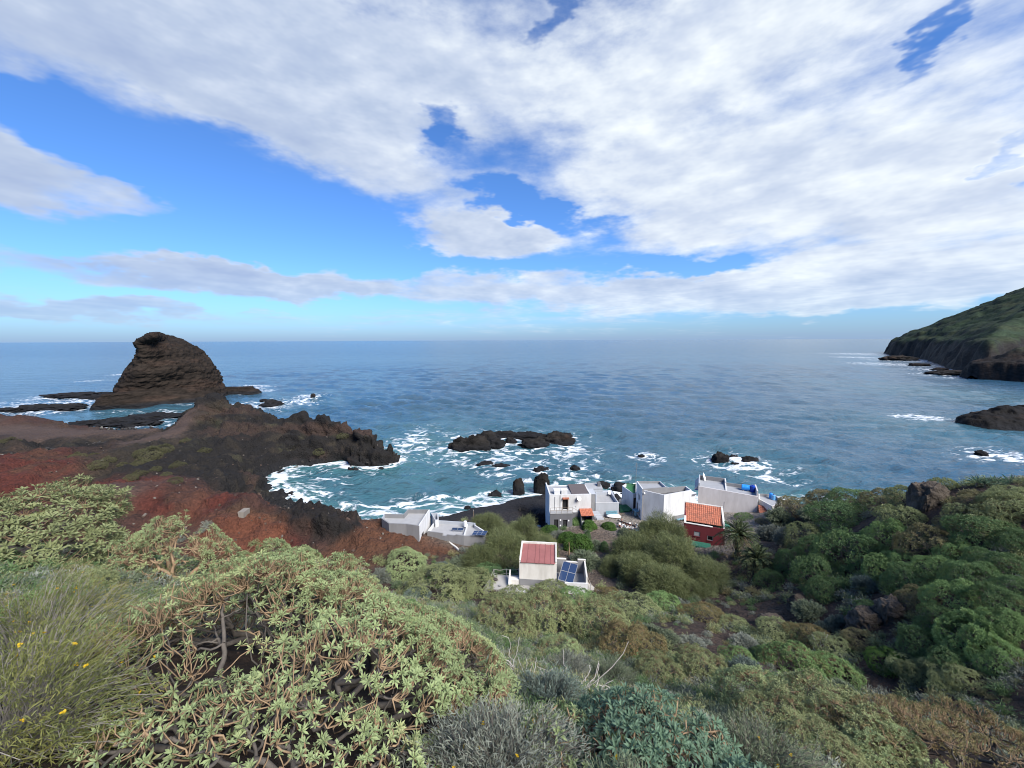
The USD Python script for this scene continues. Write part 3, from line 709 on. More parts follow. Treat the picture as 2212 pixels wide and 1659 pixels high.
# no water sheet under the land
dry = (sdep.ravel()[q] < -2.2).all(1)
q = q[~dry]
sea_v = np.stack([_fx, _fy, sz.ravel()], 1)
sea_look = mat('sea_look', {
    'g': ('geometry', {}), 'f': ('attribute', {'attribute': 'foam'}), 's': ('attribute', {'attribute': 'stir'}),
    'mp': ('mapping', {'mapping_type': 'point', 'scale': (.55, 1.0, 1.0), 'rotation': (0, 0, .18)}),
    'w1': ('noise_texture', {'scale': .55, 'detail': 6.0, 'roughness': .62, 'distortion': .4}), 'w2': ('noise_texture', {'scale': .09, 'detail': 5.0, 'roughness': .6}), 'w3': ('noise_texture', {'scale': .012, 'detail': 4.0, 'roughness': .6}),
    'w4': ('noise_texture', {'scale': .22, 'detail': 4.0, 'roughness': .6, 'distortion': .6}), 'h1': ('math', {'math_type': 'multiply', 'value2': .5}), 'h4': ('math', {'math_type': 'multiply_add', 'value2': .9}), 'h2': ('math', {'math_type': 'multiply_add', 'value2': 1.6}), 'h3': ('math', {'math_type': 'multiply_add', 'value2': 4.0}),
    'ch': ('noise_texture', {'scale': 1.3, 'detail': 3.0, 'roughness': .6}), 'c0': ('vector_math', {'math_type': 'subtract', 'vector2': (.5, .5, .5)}), 'c1': ('vector_math', {'math_type': 'multiply_add', 'vector2': (.45, .62, 0.0), 'vector3': (0.0, 0.0, 1.0)}), 'c2': ('vector_math', {'math_type': 'normalize'}),
    'b': ('bump', {'strength': 1.0, 'distance': 1.0}),
    # lace of the foam
    'fn': ('noise_texture', {'scale': .42, 'detail': 7.0, 'roughness': .62, 'distortion': 1.4}),
    'fs': ('math', {'math_type': 'multiply_add', 'value2': .9, 'value3': -1.6}), 'fa': ('math', {'math_type': 'multiply_add', 'value2': 3.2}),
    'fm': ('map_range', {'range_type': 'smoothstep', 'from_min': .42, 'from_max': .80, 'to_min': 0.0, 'to_max': 1.0, 'clamp': True}),
    'deep': ('mix_color', {'blend_type': 'mix', 'a': (.029, .078, .126), 'b': (.048, .130, .142)}),
    'sp': ('separate_xyz', {}), 'ro': ('map_range', {'from_min': 90.0, 'from_max': 900.0, 'to_min': .10, 'to_max': .20, 'clamp': True}),
    'ff': ('math', {'math_type': 'multiply', 'value2': .55}),
    'wet': ('principled_bsdf', {'roughness': .09, 'ior': 1.33, 'specular_ior_level': .45}),
    'foamy': ('principled_bsdf', {'base_color': (.62, .65, .67), 'roughness': .8, 'specular_ior_level': .2}),
    'fg': ('map_range', {'range_type': 'smoothstep', 'from_min': .06, 'from_max': .34, 'to_min': 0.0, 'to_max': 1.0, 'clamp': True}), 'fx': ('math', {'math_type': 'multiply'}), 'mix': ('mix_closure', {})},
    [('mp.vector', 'ch.vector'), ('ch.color', 'c0.vector1'), ('c0.vector', 'c1.vector1'), ('c1.vector', 'c2.vector1'), ('c2.vector', 'b.normal'), ('g.position', 'sp.vector'), ('sp.y', 'ro.value'), ('ro.result', 'wet.roughness'), ('g.position', 'mp.vector'), ('mp.vector', 'w1.vector'), ('mp.vector', 'w2.vector'), ('mp.vector', 'w3.vector'), ('w1.fac', 'h1.value1'), ('w2.fac', 'h2.value1'), ('mp.vector', 'w4.vector'), ('w4.fac', 'h4.value1'), ('h1.value', 'h4.value3'), ('h4.value', 'h2.value3'), ('w3.fac', 'h3.value1'), ('h2.value', 'h3.value3'), ('h3.value', 'b.height'),
     ('mp.vector', 'fn.vector'), ('fn.fac', 'fa.value1'), ('f.fac', 'fs.value1'), ('fs.value', 'fa.value3'), ('fa.value', 'fm.value'),
     ('s.fac', 'deep.fac'), ('deep.result', 'wet.base_color'), ('b.normal', 'wet.normal'), ('b.normal', 'foamy.normal'), ('f.fac', 'fg.value'), ('fg.result', 'fx.value1'), ('fm.result', 'fx.value2'), ('fx.value', 'mix.fac'), ('wet.BSDF', 'mix.closure1'), ('foamy.BSDF', 'mix.closure2')], surface='mix.closure')
struct('sea', (sea_v, np.vstack([q[:, [0, 1, 2]], q[:, [0, 2, 3]]])), sea_look, smooth=True, colours={'foam': foam, 'stir': stir}, label='blue green sea with white water round the rocks, out to the horizon')
# ------------------------------------------------------------------ building materials
def plaster(name, c, stain=.25, scale=1.3, rough=.85):
    return mat(name, {
        'g': ('geometry', {}), 'mp': ('mapping', {'mapping_type': 'point', 'scale': (1, 1, .28)}),
        'n': ('noise_texture', {'scale': scale, 'detail': 7.0, 'roughness': .65}), 'n2': ('noise_texture', {'scale': 14.0, 'detail': 4.0, 'roughness': .6}),
        'r': ('map_range', {'from_min': .35, 'from_max': .72, 'to_min': 0.0, 'to_max': stain, 'clamp': True}),
        'm': ('mix_color', {'blend_type': 'multiply', 'a': c, 'b': (.55, .53, .50)}), 'b': ('bump', {'strength': .35, 'distance': .02}),
        'p': ('principled_bsdf', {'roughness': rough, 'specular_ior_level': .3})},
        [('g.position', 'mp.vector'), ('mp.vector', 'n.vector'), ('g.position', 'n2.vector'), ('n.fac', 'r.value'), ('r.result', 'm.fac'), ('m.result', 'p.base_color'), ('n2.fac', 'b.height'), ('b.normal', 'p.normal')])


def plain(name, c, rough=.6, metallic=0.0, spec=.4, vary=.25):
    return mat(name, {'g': ('geometry', {}), 'n': ('noise_texture', {'scale': 6.0, 'detail': 5.0}),
                      'r': ('map_range', {'from_min': .3, 'from_max': .7, 'to_min': 1 - vary, 'to_max': 1 + vary, 'clamp': True}), 'm': ('vector_math', {'math_type': 'scale', 'vector1': c}),
                      'p': ('principled_bsdf', {'roughness': rough, 'metallic': metallic, 'specular_ior_level': spec})},
               [('g.position', 'n.vector'), ('n.fac', 'r.value'), ('r.result', 'm.scale'), ('m.vector', 'p.base_color')])


MW = plaster('white_plaster', (.58, .585, .59), .6)
MP = plaster('pinkish_plaster', (.53, .50, .495), .45)
MC = plaster('cream_plaster', (.60, .58, .54), .55)
MG = plaster('grey_plaster', (.20, .20, .205), .4)
MGL = plaster('pale_grey_paint', (.35, .37, .40), .3)
MDG = plaster('dark_grey_paint', (.12, .12, .13), .4)
MRF = plaster('roof_coating', (.31, .31, .31), .3)
MRG = plaster('grey_roof_coating', (.28, .288, .30), .3)
MTF = plaster('terrace_concrete', (.33, .315, .29), .4)
MDR = plaster('dark_roof_felt', (.075, .075, .08), .35)
MRED = plaster('oxblood_paint', (.125, .020, .026), .5, 2.0)
MGRN = plain('green_paint', (.02, .11, .075), .6)
MTURF = plain('green_floor_paint', (.025, .12, .045), .8)
MROOF = plaster('faded_red_sheet', (.27, .105, .098), .5, .9, .6)
MTILE = plain('orange_clay', (.37, .125, .07), .75, vary=.3)
MTILE2 = plain('orange_clay_weathered', (.29, .105, .062), .8, vary=.3)
MBLK = plain('dark_interior', (.012, .012, .014), .8)
MDOOR = plain('dark_door_wood', (.03, .022, .02), .6)
MBLUE = plain('bright_blue_plastic', (.02, .22, .62), .35, vary=.08)
MNAVY = plain('deep_blue_plastic', (.01, .045, .30), .35, vary=.08)
MTEAL = plain('faded_teal_paint', (.12, .24, .29), .6)
MSTEEL = plain('galvanised_steel', (.42, .42, .42), .45, .6)
MWHT = plain('white_enamel', (.78, .78, .77), .4, vary=.06)
MWOOD = plain('weathered_wood', (.16, .12, .085), .85)
MSOLAR = mat('solar_cells', {'p': ('principled_bsdf', {'base_color': (.025, .045, .10), 'roughness': .12, 'specular_ior_level': .6})}, [])
MGLASS = mat('window_glass', {'f': ('fresnel', {'IOR': 1.5}), 't': ('transparent_bsdf', {'color': (.8, .85, .85)}), 'gl': ('glossy_bsdf', {'roughness': .05, 'color': (.9, .9, .9)}), 'm': ('mix_closure', {})},
             [('f.fac', 'm.fac'), ('t.BSDF', 'm.closure1'), ('gl.BSDF', 'm.closure2')], surface='m.closure')
MROPE = plain('pale_rope', (.40, .38, .33), .9)


def box(a, b, bev=0.0):
    a, b = np.minimum(a, b), np.maximum(a, b)
    if bev <= 0:
        m = trimesh.creation.box(b - a); m.apply_translation((a + b) / 2); return m
    pts = []
    for s in np.ndindex(2, 2, 2):
        c = np.where(np.array(s), b, a)
        d = np.where(np.array(s), -1, 1) * bev
        for k in range(3):
            e = d.copy(); e[k] = 0; pts.append(c + e)
    return trimesh.convex.convex_hull(np.array(pts))


def prism(plan, z0, z1):
    """plan: list of (x, y); z0, z1 numbers or one per corner"""
    pl = np.array(plan, float); n = len(pl)
    area = np.sum(pl[:, 0] * np.roll(pl[:, 1], -1) - np.roll(pl[:, 0], -1) * pl[:, 1])
    z0, z1 = np.broadcast_to(z0, n).astype(float), np.broadcast_to(z1, n).astype(float)
    if area < 0: pl, z0, z1 = pl[::-1], z0[::-1], z1[::-1]
    lo, hi = np.c_[pl, z0], np.c_[pl, z1]
    tri2 = trimesh.creation.triangulate_polygon(shapely.Polygon(pl), engine='earcut')
    tv, tf = tri2
    _, ix = cKDTree(pl).query(tv[:, :2])
    f = ix[tf]
    c = np.cross(pl[f[:, 1]] - pl[f[:, 0]], pl[f[:, 2]] - pl[f[:, 0]])
    f[c < 0] = f[c < 0][:, ::-1]
    i = np.arange(n); j = (i + 1) % n
    side = np.vstack([np.c_[i, j, j + n], np.c_[i, j + n, i + n]])
    return trimesh.Trimesh(np.vstack([lo, hi]), np.vstack([f[:, ::-1], f + n, side]), process=False)


def mani(m):
    return manifold3d.Manifold(manifold3d.Mesh(np.asarray(m.vertices, np.float32), np.asarray(m.faces, np.uint32)))


def cut(m, *holes):
    r = mani(m)
    for h in holes: r = r - mani(h)
    return r


def join(*ms): return trimesh.util.concatenate([m for m in ms])


class Frame:
    """a local ground frame: origin, direction of its x axis; y runs away from the viewer"""
    def __init__(s, o, towards):
        s.o = np.array(o, float)
        d = np.array(towards, float)[:2] - s.o[:2]
        s.w = float(np.linalg.norm(d)); s.ang = math.atan2(d[1], d[0])

    def thing(s, name, label, cat, loc=(0, 0, 0), group=None, rz=0):
        c, n = math.cos(s.ang), math.sin(s.ang)
        return thing(name, label, cat, (s.o[0] + c * loc[0] - n * loc[1], s.o[1] + n * loc[0] + c * loc[1], s.o[2] + loc[2]), math.degrees(s.ang) + rz, group)

    def loc(s, p):
        d = np.array(p[:2]) - s.o[:2]; c, n = math.cos(s.ang), math.sin(s.ang)
        return np.array([c * d[0] + n * d[1], -n * d[0] + c * d[1]])


def mitre(pl, t):
    pl = np.array(pl, float); n = len(pl)
    out = []
    for i in range(n):
        a, b, c = pl[i - 1], pl[i], pl[(i + 1) % n]
        d1, d2 = (b - a) / np.linalg.norm(b - a), (c - b) / np.linalg.norm(c - b)
        n1, n2 = np.array([-d1[1], d1[0]]), np.array([-d2[1], d2[0]])
        k = (n1 + n2) / max(1 + n1 @ n2, .2)
        out.append(b + k * t)
    return np.array(out)


def shell(parent, plan, z0, top, roof_z, mats, roof_mat, t=.18, tops=None, holes=None):
    """outer walls along a plan (counter-clockwise), each a part of its own with a parapet standing over the roof slab"""
    pl = np.array(plan, float)
    if np.sum(pl[:, 0] * np.roll(pl[:, 1], -1) - np.roll(pl[:, 0], -1) * pl[:, 1]) < 0: raise ValueError('plan must run counter-clockwise')
    inn = mitre(pl, t); n = len(pl)
    tops = tops or {}; holes = holes or {}
    for i in range(n):
        j = (i + 1) % n
        d = pl[j] - pl[i]; L = np.linalg.norm(d)
        if i in tops:                      # stepped parapet: (share from, share to, top)
            segs = []
            for f0, f1, zt in tops[i]:
                P = lambda f: (pl[i] + (pl[j] - pl[i]) * f, inn[i] + (inn[j] - inn[i]) * f)
                (a, ai), (b, bi) = P(f0), P(f1)
                segs.append(prism([a, b, bi, ai], z0, zt))
            m = segs[0] if len(segs) == 1 else join(*segs)
        else:
            m = prism([pl[i], pl[j], inn[j], inn[i]], z0, top)
            if i in holes:
                u = d / L; nn = np.array([-u[1], u[0]])
                hs = []
                for s0, w, zb, h in holes[i]:
                    q = [pl[i] + u * s0 - nn * .1, pl[i] + u * (s0 + w) - nn * .1, pl[i] + u * (s0 + w) + nn * .5, pl[i] + u * s0 + nn * .5]
                    hs.append(prism(q, zb, zb + h))
                m = cut(m, *hs)
        obj('wall', m, mats[i % len(mats)] if isinstance(mats, (list, tuple)) else mats, parent)
    core = inn + (inn.mean(0) - inn) * .002
    obj('roof', prism(core, roof_z - .25, roof_z), roof_mat, parent)


def edge_panel(parent, plan, i, s0, w, zb, h, mt, name='door', inset=.10, thick=.05, frame=None):
    pl = np.array(plan, float); a, b = pl[i], pl[(i + 1) % len(pl)]
    u = (b - a) / np.linalg.norm(b - a); nn = np.array([-u[1], u[0]])
    q = lambda s, e: a + u * s + nn * e
    o = obj(name, prism([q(s0, inset), q(s0 + w, inset), q(s0 + w, inset + thick), q(s0, inset + thick)], zb, zb + h), mt, parent)
    if frame is not None:
        f = .05
        P = lambda sa, sb, za, zc: prism([q(sa, inset - .05), q(sb, inset - .05), q(sb, inset - .003), q(sa, inset - .003)], za, zc)
        obj('frame', join(P(s0, s0 + f, zb, zb + h), P(s0 + w - f, s0 + w, zb, zb + h), P(s0 + f, s0 + w - f, zb, zb + f), P(s0 + f, s0 + w - f, zb + h - f, zb + h)), frame, o)
    return o


def tile_strip(parent, frame_pts, nu, nv, mts, rise=.05, thick=.03, seed=0):
    """clay tiles laid in courses over a slope given by its corners: near left, near right, far right, far left"""
    a, b, c, d = (np.array(p, float) for p in frame_pts)
    rng = np.random.default_rng(seed)
    nrm = np.cross(b - a, d - a); nrm /= np.linalg.norm(nrm)
    if nrm[2] < 0: nrm = -nrm
    P = lambda u, v: a * (1 - u) * (1 - v) + b * u * (1 - v) + c * u * v + d * (1 - u) * v
    for j in range(nv):
        for i in range(nu):
            u0, u1 = i / nu, (i + .96) / nu
            v0, v1 = j / nv - .012, (j + 1) / nv
            lift = rng.uniform(0, .008)
            prof = [(0, 0), (.18, .75), (.5, 1.0), (.82, .75), (1, 0)]
            lo0 = [P(u0 + (u1 - u0) * x, v0) + nrm * (.03 + rise * y + lift) for x, y in prof]
            hi0 = [P(u0 + (u1 - u0) * x, v1) + nrm * (.008 + rise * y * .9 + lift) for x, y in prof]
            v = np.array(lo0 + hi0 + [lo0[0] - nrm * thick, lo0[-1] - nrm * thick])
            f = []
            for k in range(4): f += [[k, k + 1, k + 6], [k, k + 6, k + 5]]
            f += [[10, 1, 0], [10, 2, 1], [10, 3, 2], [10, 11, 3], [11, 4, 3]]
            obj('tile', (v, np.array(f)), mts[int(rng.integers(len(mts)))], parent)


def rod(p, q, r, n=6):
    m = trimesh.creation.cylinder(radius=r, segment=[np.array(p, float), np.array(q, float)], sections=n)
    return m


def crop(x0, y0, s):
    return lambda cx, cy: ((x0 + cx / s) * PW / 4032.0, (y0 + cy / s) * PW / 4032.0)


# ------------------------------------------------------------------ the terraced white house left of the beach
c3 = crop(1480, 1950, 4.424)
def PZ(c, pts, z): return [at_z(*c(*p), z)[:2] for p in pts]

hA = thing('terraced_house', 'low white and grey flat roofed house in two steps, left of the beach', 'house')
A1 = PZ(c3, [(100, 405), (225, 492), (530, 502), (755, 535), (940, 247), (555, 245), (480, 330), (140, 322)], 5.9)
shell(hA, A1, 1.4, 5.9, 5.35, [MG, MG, MG, MW, MG, MG, MG, MGL], MRF, t=.16)
A2 = PZ(c3, [(893, 628), (1530, 712), (1905, 705), (1885, 612), (1735, 520), (1735, 482), (1600, 468), (1042, 432)], 4.3)
shell(hA, A2, .9, 4.3, 3.85, [MG, MG, MW, MW, MGL, MGL, MGL, MW], MRF, t=.16,
      tops={0: [(0, .42, 4.3), (.42, .54, 3.95), (.54, .78, 4.2), (.78, 1, 4.35)]})
_a, _b = PZ(c3, [(1600, 480), (1532, 700)], 4.3)
_u = (_b - _a) / np.linalg.norm(_b - _a); _n = np.array([-_u[1], _u[0]]) * .07
obj('divider_wall', prism([_a + _u * .2 - _n, _b - _u * .2 - _n, _b - _u * .2 + _n, _a + _u * .2 + _n], 3.86, 4.24), MW, hA)
# link wall with its stepped top between the two blocks, and the door in it
B1 = PZ(c3, [(945, 395), (1090, 310), (1075, 300), (950, 305)], 4.9)
B1 = PZ(c3, [(1035, 440), (1093, 420), (1085, 306), (955, 306)], 4.9)
shell(hA, B1, 1.0, 4.9, 4.2, [MW, MW, MGL, MGL], MRG, t=.12)
edge_panel(hA, A1, 3, .9, .8, 2.3, 2.0, MDOOR, 'door', -.04, .035)
edge_panel(hA, A1, 3, 2.2, .5, 2.5, 1.0, MBLK, 'window', -.04, .03)


def solar(name, label, c, z0, pts, ztop, nx, ny, group=None):
    """a framed panel over four photograph points: near left, near right, far right, far left"""
    a, b = at_z(*c(*pts[0]), z0), at_z(*c(*pts[1]), z0)
    cc, d = at_z(*c(*pts[2]), ztop), at_z(*c(*pts[3]), ztop)
    x0 = a
    t = thing(name, label, 'solar panel', x0, 0, group)
    P = lambda u, v: a * (1 - u) * (1 - v) + b * u * (1 - v) + cc * u * v + d * (1 - u) * v - x0
    n = np.cross(b - a, d - a); n /= np.linalg.norm(n); n = n if n[2] > 0 else -n
    def plate(u0, u1, v0, v1, e0, e1):
        q = np.array([P(u0, v0), P(u1, v0), P(u1, v1), P(u0, v1)])
        v = np.vstack([q + n * e0, q + n * e1])
        f = [[0, 2, 1], [0, 3, 2], [4, 5, 6], [4, 6, 7]] + [x for k in range(4) for x in ([k, (k + 1) % 4, 4 + (k + 1) % 4], [k, 4 + (k + 1) % 4, 4 + k])]
        return trimesh.Trimesh(v, np.array(f), process=False)
    g = .035
    for i in range(nx):
        for j in range(ny):
            obj('cell_panel', plate(i / nx + g / nx, (i + 1) / nx - g / nx, j / ny + g / ny, (j + 1) / ny - g / ny, .0, .03), MSOLAR, t)
    bars = [plate(max(0, i / nx - g / nx), min(1, i / nx + g / nx), 0, 1, -.02, .04) for i in range(nx + 1)]
    obj('frame', join(*bars), MSTEEL, t)
    obj('cross_bar', join(*[plate(0.002, .998, max(0.001, j / ny - g / ny), min(.999, j / ny + g / ny), -.018, .036) for j in range(ny + 1)]), MSTEEL, t)
    for u in (.12, .88):
        h = P(u, .85)
        obj('leg', rod(h, [h[0], h[1], min(0, h[2]) - .9 + 0 * h[2] if h[2] < .3 else 0.0], .025), MSTEEL, t)
    return t


solar('solar_panel', 'small two pane solar panel lying on the white terrace roof', c3, 4.15, [(1315, 600), (1520, 612), (1535, 568), (1335, 562)], 4.45, 2, 1)
solar('solar_panel', 'long blue solar panel at the right end of the terraced house', c3, 4.6, [(1668, 690), (1905, 700), (1950, 625), (1715, 618)], 4.9, 3, 2)
tk = at_z(*c3(1560, 570), 3.85)
wt = thing('water_heater', 'small white water heater beside the panels on the terrace roof', 'water heater', tk)
obj('drum', trimesh.creation.cylinder(.22, .75, sections=16, transform=trimesh.transformations.translation_matrix((0, 0, .6))), MWHT, wt)
obj('stand', join(rod((-.15, 0, 0), (-.15, 0, .3), .02), rod((.15, 0, 0), (.15, 0, .3), .02)), MSTEEL, wt)
pb = at_z(*c3(1705, 470), 3.6)
pol = thing('pole', 'thin wooden pole standing behind the terraced house by the beach shrubs', 'pole', (pb[0], pb[1], 2.0))
obj('post', rod((0, 0, 0), (0, 0, 3.4), .05, 7), MWOOD, pol); obj('cap', rod((0, 0, 3.4), (0, 0, 3.46), .065, 7), MSTEEL, pol)
# low garden walls stepping down the red bank
for lb, pts, zz, mt in [('curving low stone garden wall at the foot of the red bank', [(755, 620), (830, 690), (880, 760), (915, 870)], 3.2, MWOOD), ('pale low wall running down beside the red bank to the garden', [(1180, 790), (1300, 860), (1400, 930), (1450, 985)], 3.0, MC)]:
    q = [at_z(*c3(*p), zz) for p in pts]
    t = thing('garden_wall', lb, 'wall', q[0])
    for a, b in zip(q[:-1], q[1:]):
        a, b = a - q[0], b - q[0]
        u = (b - a) / np.linalg.norm(b - a); n2 = np.array([-u[1], u[0], 0]) * .11
        plan = [(a - n2)[:2], (b - n2 - u * .01)[:2], (b + n2 - u * .01)[:2], (a + n2)[:2]]
        obj('wall_section', prism(plan, -1.2, 0.25), mt, t)

# ------------------------------------------------------------------ the little house with the faded red roof
c4 = crop(1900, 2100, 4.424)
zB = 5.55
FB = Frame(at_z(*c4(640, 878), zB), at_z(*c4(1290, 918), zB))
wB = FB.w
hB = FB.thing('red_roof_cottage', 'small cream cottage with a faded red sheet roof, nearest of the houses', 'house')
HF, HB, DB = 2.35, 2.75, 3.0
t_ = .15
front = prism([(0, 0), (wB, 0), (wB, t_), (0, t_)], .55, HF)
obj('wall', front, MC, hB)
obj('plinth', prism([(-.003, -.004), (wB + .003, -.004), (wB + .003, t_), (-.003, t_)], -.9, .55), MG, hB)
sl = lambda y: HF + (HB - HF) * y / DB
for x0 in (0, wB - t_):
    v = prism([(x0, t_), (x0 + t_, t_), (x0 + t_, DB), (x0, DB)], -.9, [sl(t_) + .16, sl(t_) + .16, sl(DB) + .16, sl(DB) + .16])
    obj('wall', v, MC, hB)
obj('wall', prism([(t_, DB - t_), (wB - t_, DB - t_), (wB - t_, DB), (t_, DB)], -.9, HB + .16), MC, hB)
obj('coping', join(prism([(0, -.02), (.14, -.02), (.14, DB + .02), (0, DB + .02)], [sl(0) + .165, sl(0) + .165, sl(DB) + .165, sl(DB) + .165], [sl(0) + .22, sl(0) + .22, sl(DB) + .22, sl(DB) + .22])), MC, hB)
obj('coping', prism([(wB - .14, -.02), (wB, -.02), (wB, DB + .02), (wB - .14, DB + .02)], [sl(0) + .165, sl(0) + .165, sl(DB) + .165, sl(DB) + .165], [sl(0) + .22, sl(0) + .22, sl(DB) + .22, sl(DB) + .22]), MC, hB)
obj('coping', prism([(.145, DB - .14), (wB - .145, DB - .14), (wB - .145, DB + .02), (.145, DB + .02)], HB + .165, HB + .22), MC, hB)
edges = [.16, .84, 1.62, 2.05, 2.62, 3.2, wB - .16]
for k in range(6):
    xa, xb = edges[k], edges[k + 1] - .012
    zz = lambda y, e: sl(y) + e
    up = .012 * (k % 2)
    plate = prism([(xa, -.12), (xb, -.12), (xb, DB - .16), (xa, DB - .16)], [zz(-.12, .02 + up)] * 2 + [zz(DB - .16, .02 + up)] * 2, [zz(-.12, .05 + up)] * 2 + [zz(DB - .16, .05 + up)] * 2)
    rib = prism([(xb - .05, -.13), (xb + .01, -.13), (xb + .01, DB - .165), (xb - .05, DB - .165)], [zz(-.13, .051 + up)] * 2 + [zz(DB - .165, .051 + up)] * 2, [zz(-.13, .085 + up)] * 2 + [zz(DB - .165, .085 + up)] * 2)
    pnl = obj('roof_panel', plate, MROOF, hB)
    if k < 5: obj('seam', rib, MROOF, pnl)
# terrace
obj('terrace_floor', prism([(-3.5, -1.0), (-.05, -1.25), (-.05, 1.5), (-3.0, 1.2)], -1.6, -.02), MTF, hB)
obj('terrace_step', prism([(-1.0, -.1), (-.06, -.1), (-.06, .5), (-1.0, .5)], -.019, .42), MC, hB)
obj('spike_wall', prism([(-1.05, -.6), (-.92, -.6), (-.92, .6), (-1.05, .6)], -.018, [.35, .35, 1.1, 1.1]), MC, hB)
obj('retaining_wall', prism([(-1.1, -1.3), (wB + .8, -.75), (wB + .8, -.5), (-1.1, -1.05)], -2.2, -.05), MW, hB)
obj('forecourt', prism([(-1.05, -1.04), (wB + .8, -.49), (wB + .8, -.02), (-.06, -.02)], -1.2, -.12), MTF, hB)
# walled yard on the right
xa, xb, ya, yb = wB + .80, wB + 3.0, -.55, 2.5
obj('yard_floor', prism([(wB + .02, ya + .16), (xb - .16, ya + .16), (xb - .16, yb - .16), (wB + .02, yb - .16)], -1.0, .05), MRF, hB)
obj('yard_wall', join(prism([(wB + .02, yb - .15), (wB + 1.0, yb - .15), (wB + 1.0, yb), (wB + .02, yb)], -1, 1.5), prism([(wB + 1.0, yb - .15), (wB + 2.2, yb - .15), (wB + 2.2, yb), (wB + 1.0, yb)], -1, 1.2), prism([(wB + 2.2, yb - .15), (xb, yb - .15), (xb, yb), (wB + 2.2, yb)], -1, 1.5)), MG, hB)
obj('coping', join(box((wB + .02, yb - .19, 1.505), (wB + 1.0, yb + .03, 1.56)), box((wB + 1.0, yb - .19, 1.205), (wB + 2.2, yb + .03, 1.26)), box((wB + 2.2, yb - .19, 1.505), (xb + .03, yb + .03, 1.56))), MC, hB)
obj('yard_wall', prism([(xb - .15, ya + .15), (xb, ya + .15), (xb, yb - .155), (xb - .15, yb - .155)], -1.4, 1.45), MC, hB)
obj('yard_wall', prism([(xa, ya), (xb, ya), (xb, ya + .145), (xa, ya + .145)], -1.6, [.75, .80, .80, .75]), MW, hB)
obj('path', prism([(xb + .05, -1.2), (xb + 1.9, -1.6), (xb + 1.5, .3), (xb + .05, 1.6)], -1.6, [-.9, -1.2, -.7, -.3]), MTF, hB)
c_ = FB.thing('solar_panel', 'large four pane solar panel slanting beside the red roofed cottage', 'solar panel', (wB + .22, .35, 0), rz=-20)


def tilted(x0, x1, y0, y1, z0, z1, th=.04):
    return prism([(x0, y0), (x1, y0), (x1, y1), (x0, y1)], [z0, z0, z1, z1], [z0 + th, z0 + th, z1 + th, z1 + th])


for i in range(2):
    for j in range(2):
        y0, y1 = -.25 + j * .85, -.25 + j * .85 + .80
        zz = lambda y: .62 + (y + .25) * .62
        obj('cell_panel', tilted(.04 + i * .76, .04 + i * .76 + .71, y0, y1, zz(y0), zz(y1)), MSOLAR, c_)
for x in (-.005, .755, 1.515): obj('frame', tilted(x, x + .04, -.28, 1.44, .60, 1.67, .06), MSTEEL, c_)
for y in (-.29, .555, 1.405): obj('cross_bar', tilted(-.004, 1.553, y, y + .04, .598 + (y + .28) * .62, .622 + (y + .28) * .62, .057), MSTEEL, c_)
for x in (.1, .8, 1.4): obj('leg', rod((x, .1, -.3), (x, .1, .82), .025), MSTEEL, c_)


def fence(frame, pts, label, hgt=.75, n_r=2):
    t = frame.thing('rope_fence', label, 'fence', pts[0])
    o = np.array(pts[0])
    for p in pts:
        q = np.array(p) - o
        obj('post', rod(q, q + [0, 0, hgt], .035, 7), MSTEEL, t)
    for a, b in zip(pts[:-1], pts[1:]):
        for h in np.linspace(.35, .96, n_r) * hgt:
            a2, b2 = np.array(a) - o + [0, 0, h], np.array(b) - o + [0, 0, h]
            k = [a2 + (b2 - a2) * u - [0, 0, .09 * 4 * u * (1 - u)] for u in np.linspace(0, 1, 6)]
            obj('rope', join(*[rod(x, y, .014, 5) for x, y in zip(k[:-1], k[1:])]), MROPE, t)


fence(FB, [(-3.3, -.9, -.6), (-2.75, 1.1, -.02), (-1.45, 1.25, -.02), (-.2, 1.4, -.02)], 'rope fence with grey posts along the cottage terrace')
fence(FB, [(wB + 3.1, 1.7, -.3), (wB + 3.4, .6, -.6), (wB + 4.1, -.2, -.8), (wB + 4.9, -1.0, -1.1)], 'rope fence along the sloping path right of the cottage')
bg = FB.thing('sandbag', 'dark lumpy sack lying on the cottage terrace by the fence', 'sack', (-2.6, .35, -.02))
s_ = trimesh.creation.icosphere(3); v_ = np.array(s_.vertices); v_ = v_ * (1 + .3 * (fbm(v_ * 2, 3, 4) - .5))[:, None] * [.38, .2, .14] + [0, 0, .11]
obj('cloth', (v_, s_.faces), MDOOR, bg, smooth=True); obj('tie', rod((.34, 0, .13), (.46, .02, .16), .03), MROPE, bg)
st_ = FB.thing('stone', 'small grey stone on the pale cottage terrace', 'stone', (-1.9, -.6, -.02))
obj('stone_body', (v_ * [.45, .6, .6], s_.faces), MG, st_, smooth=True)

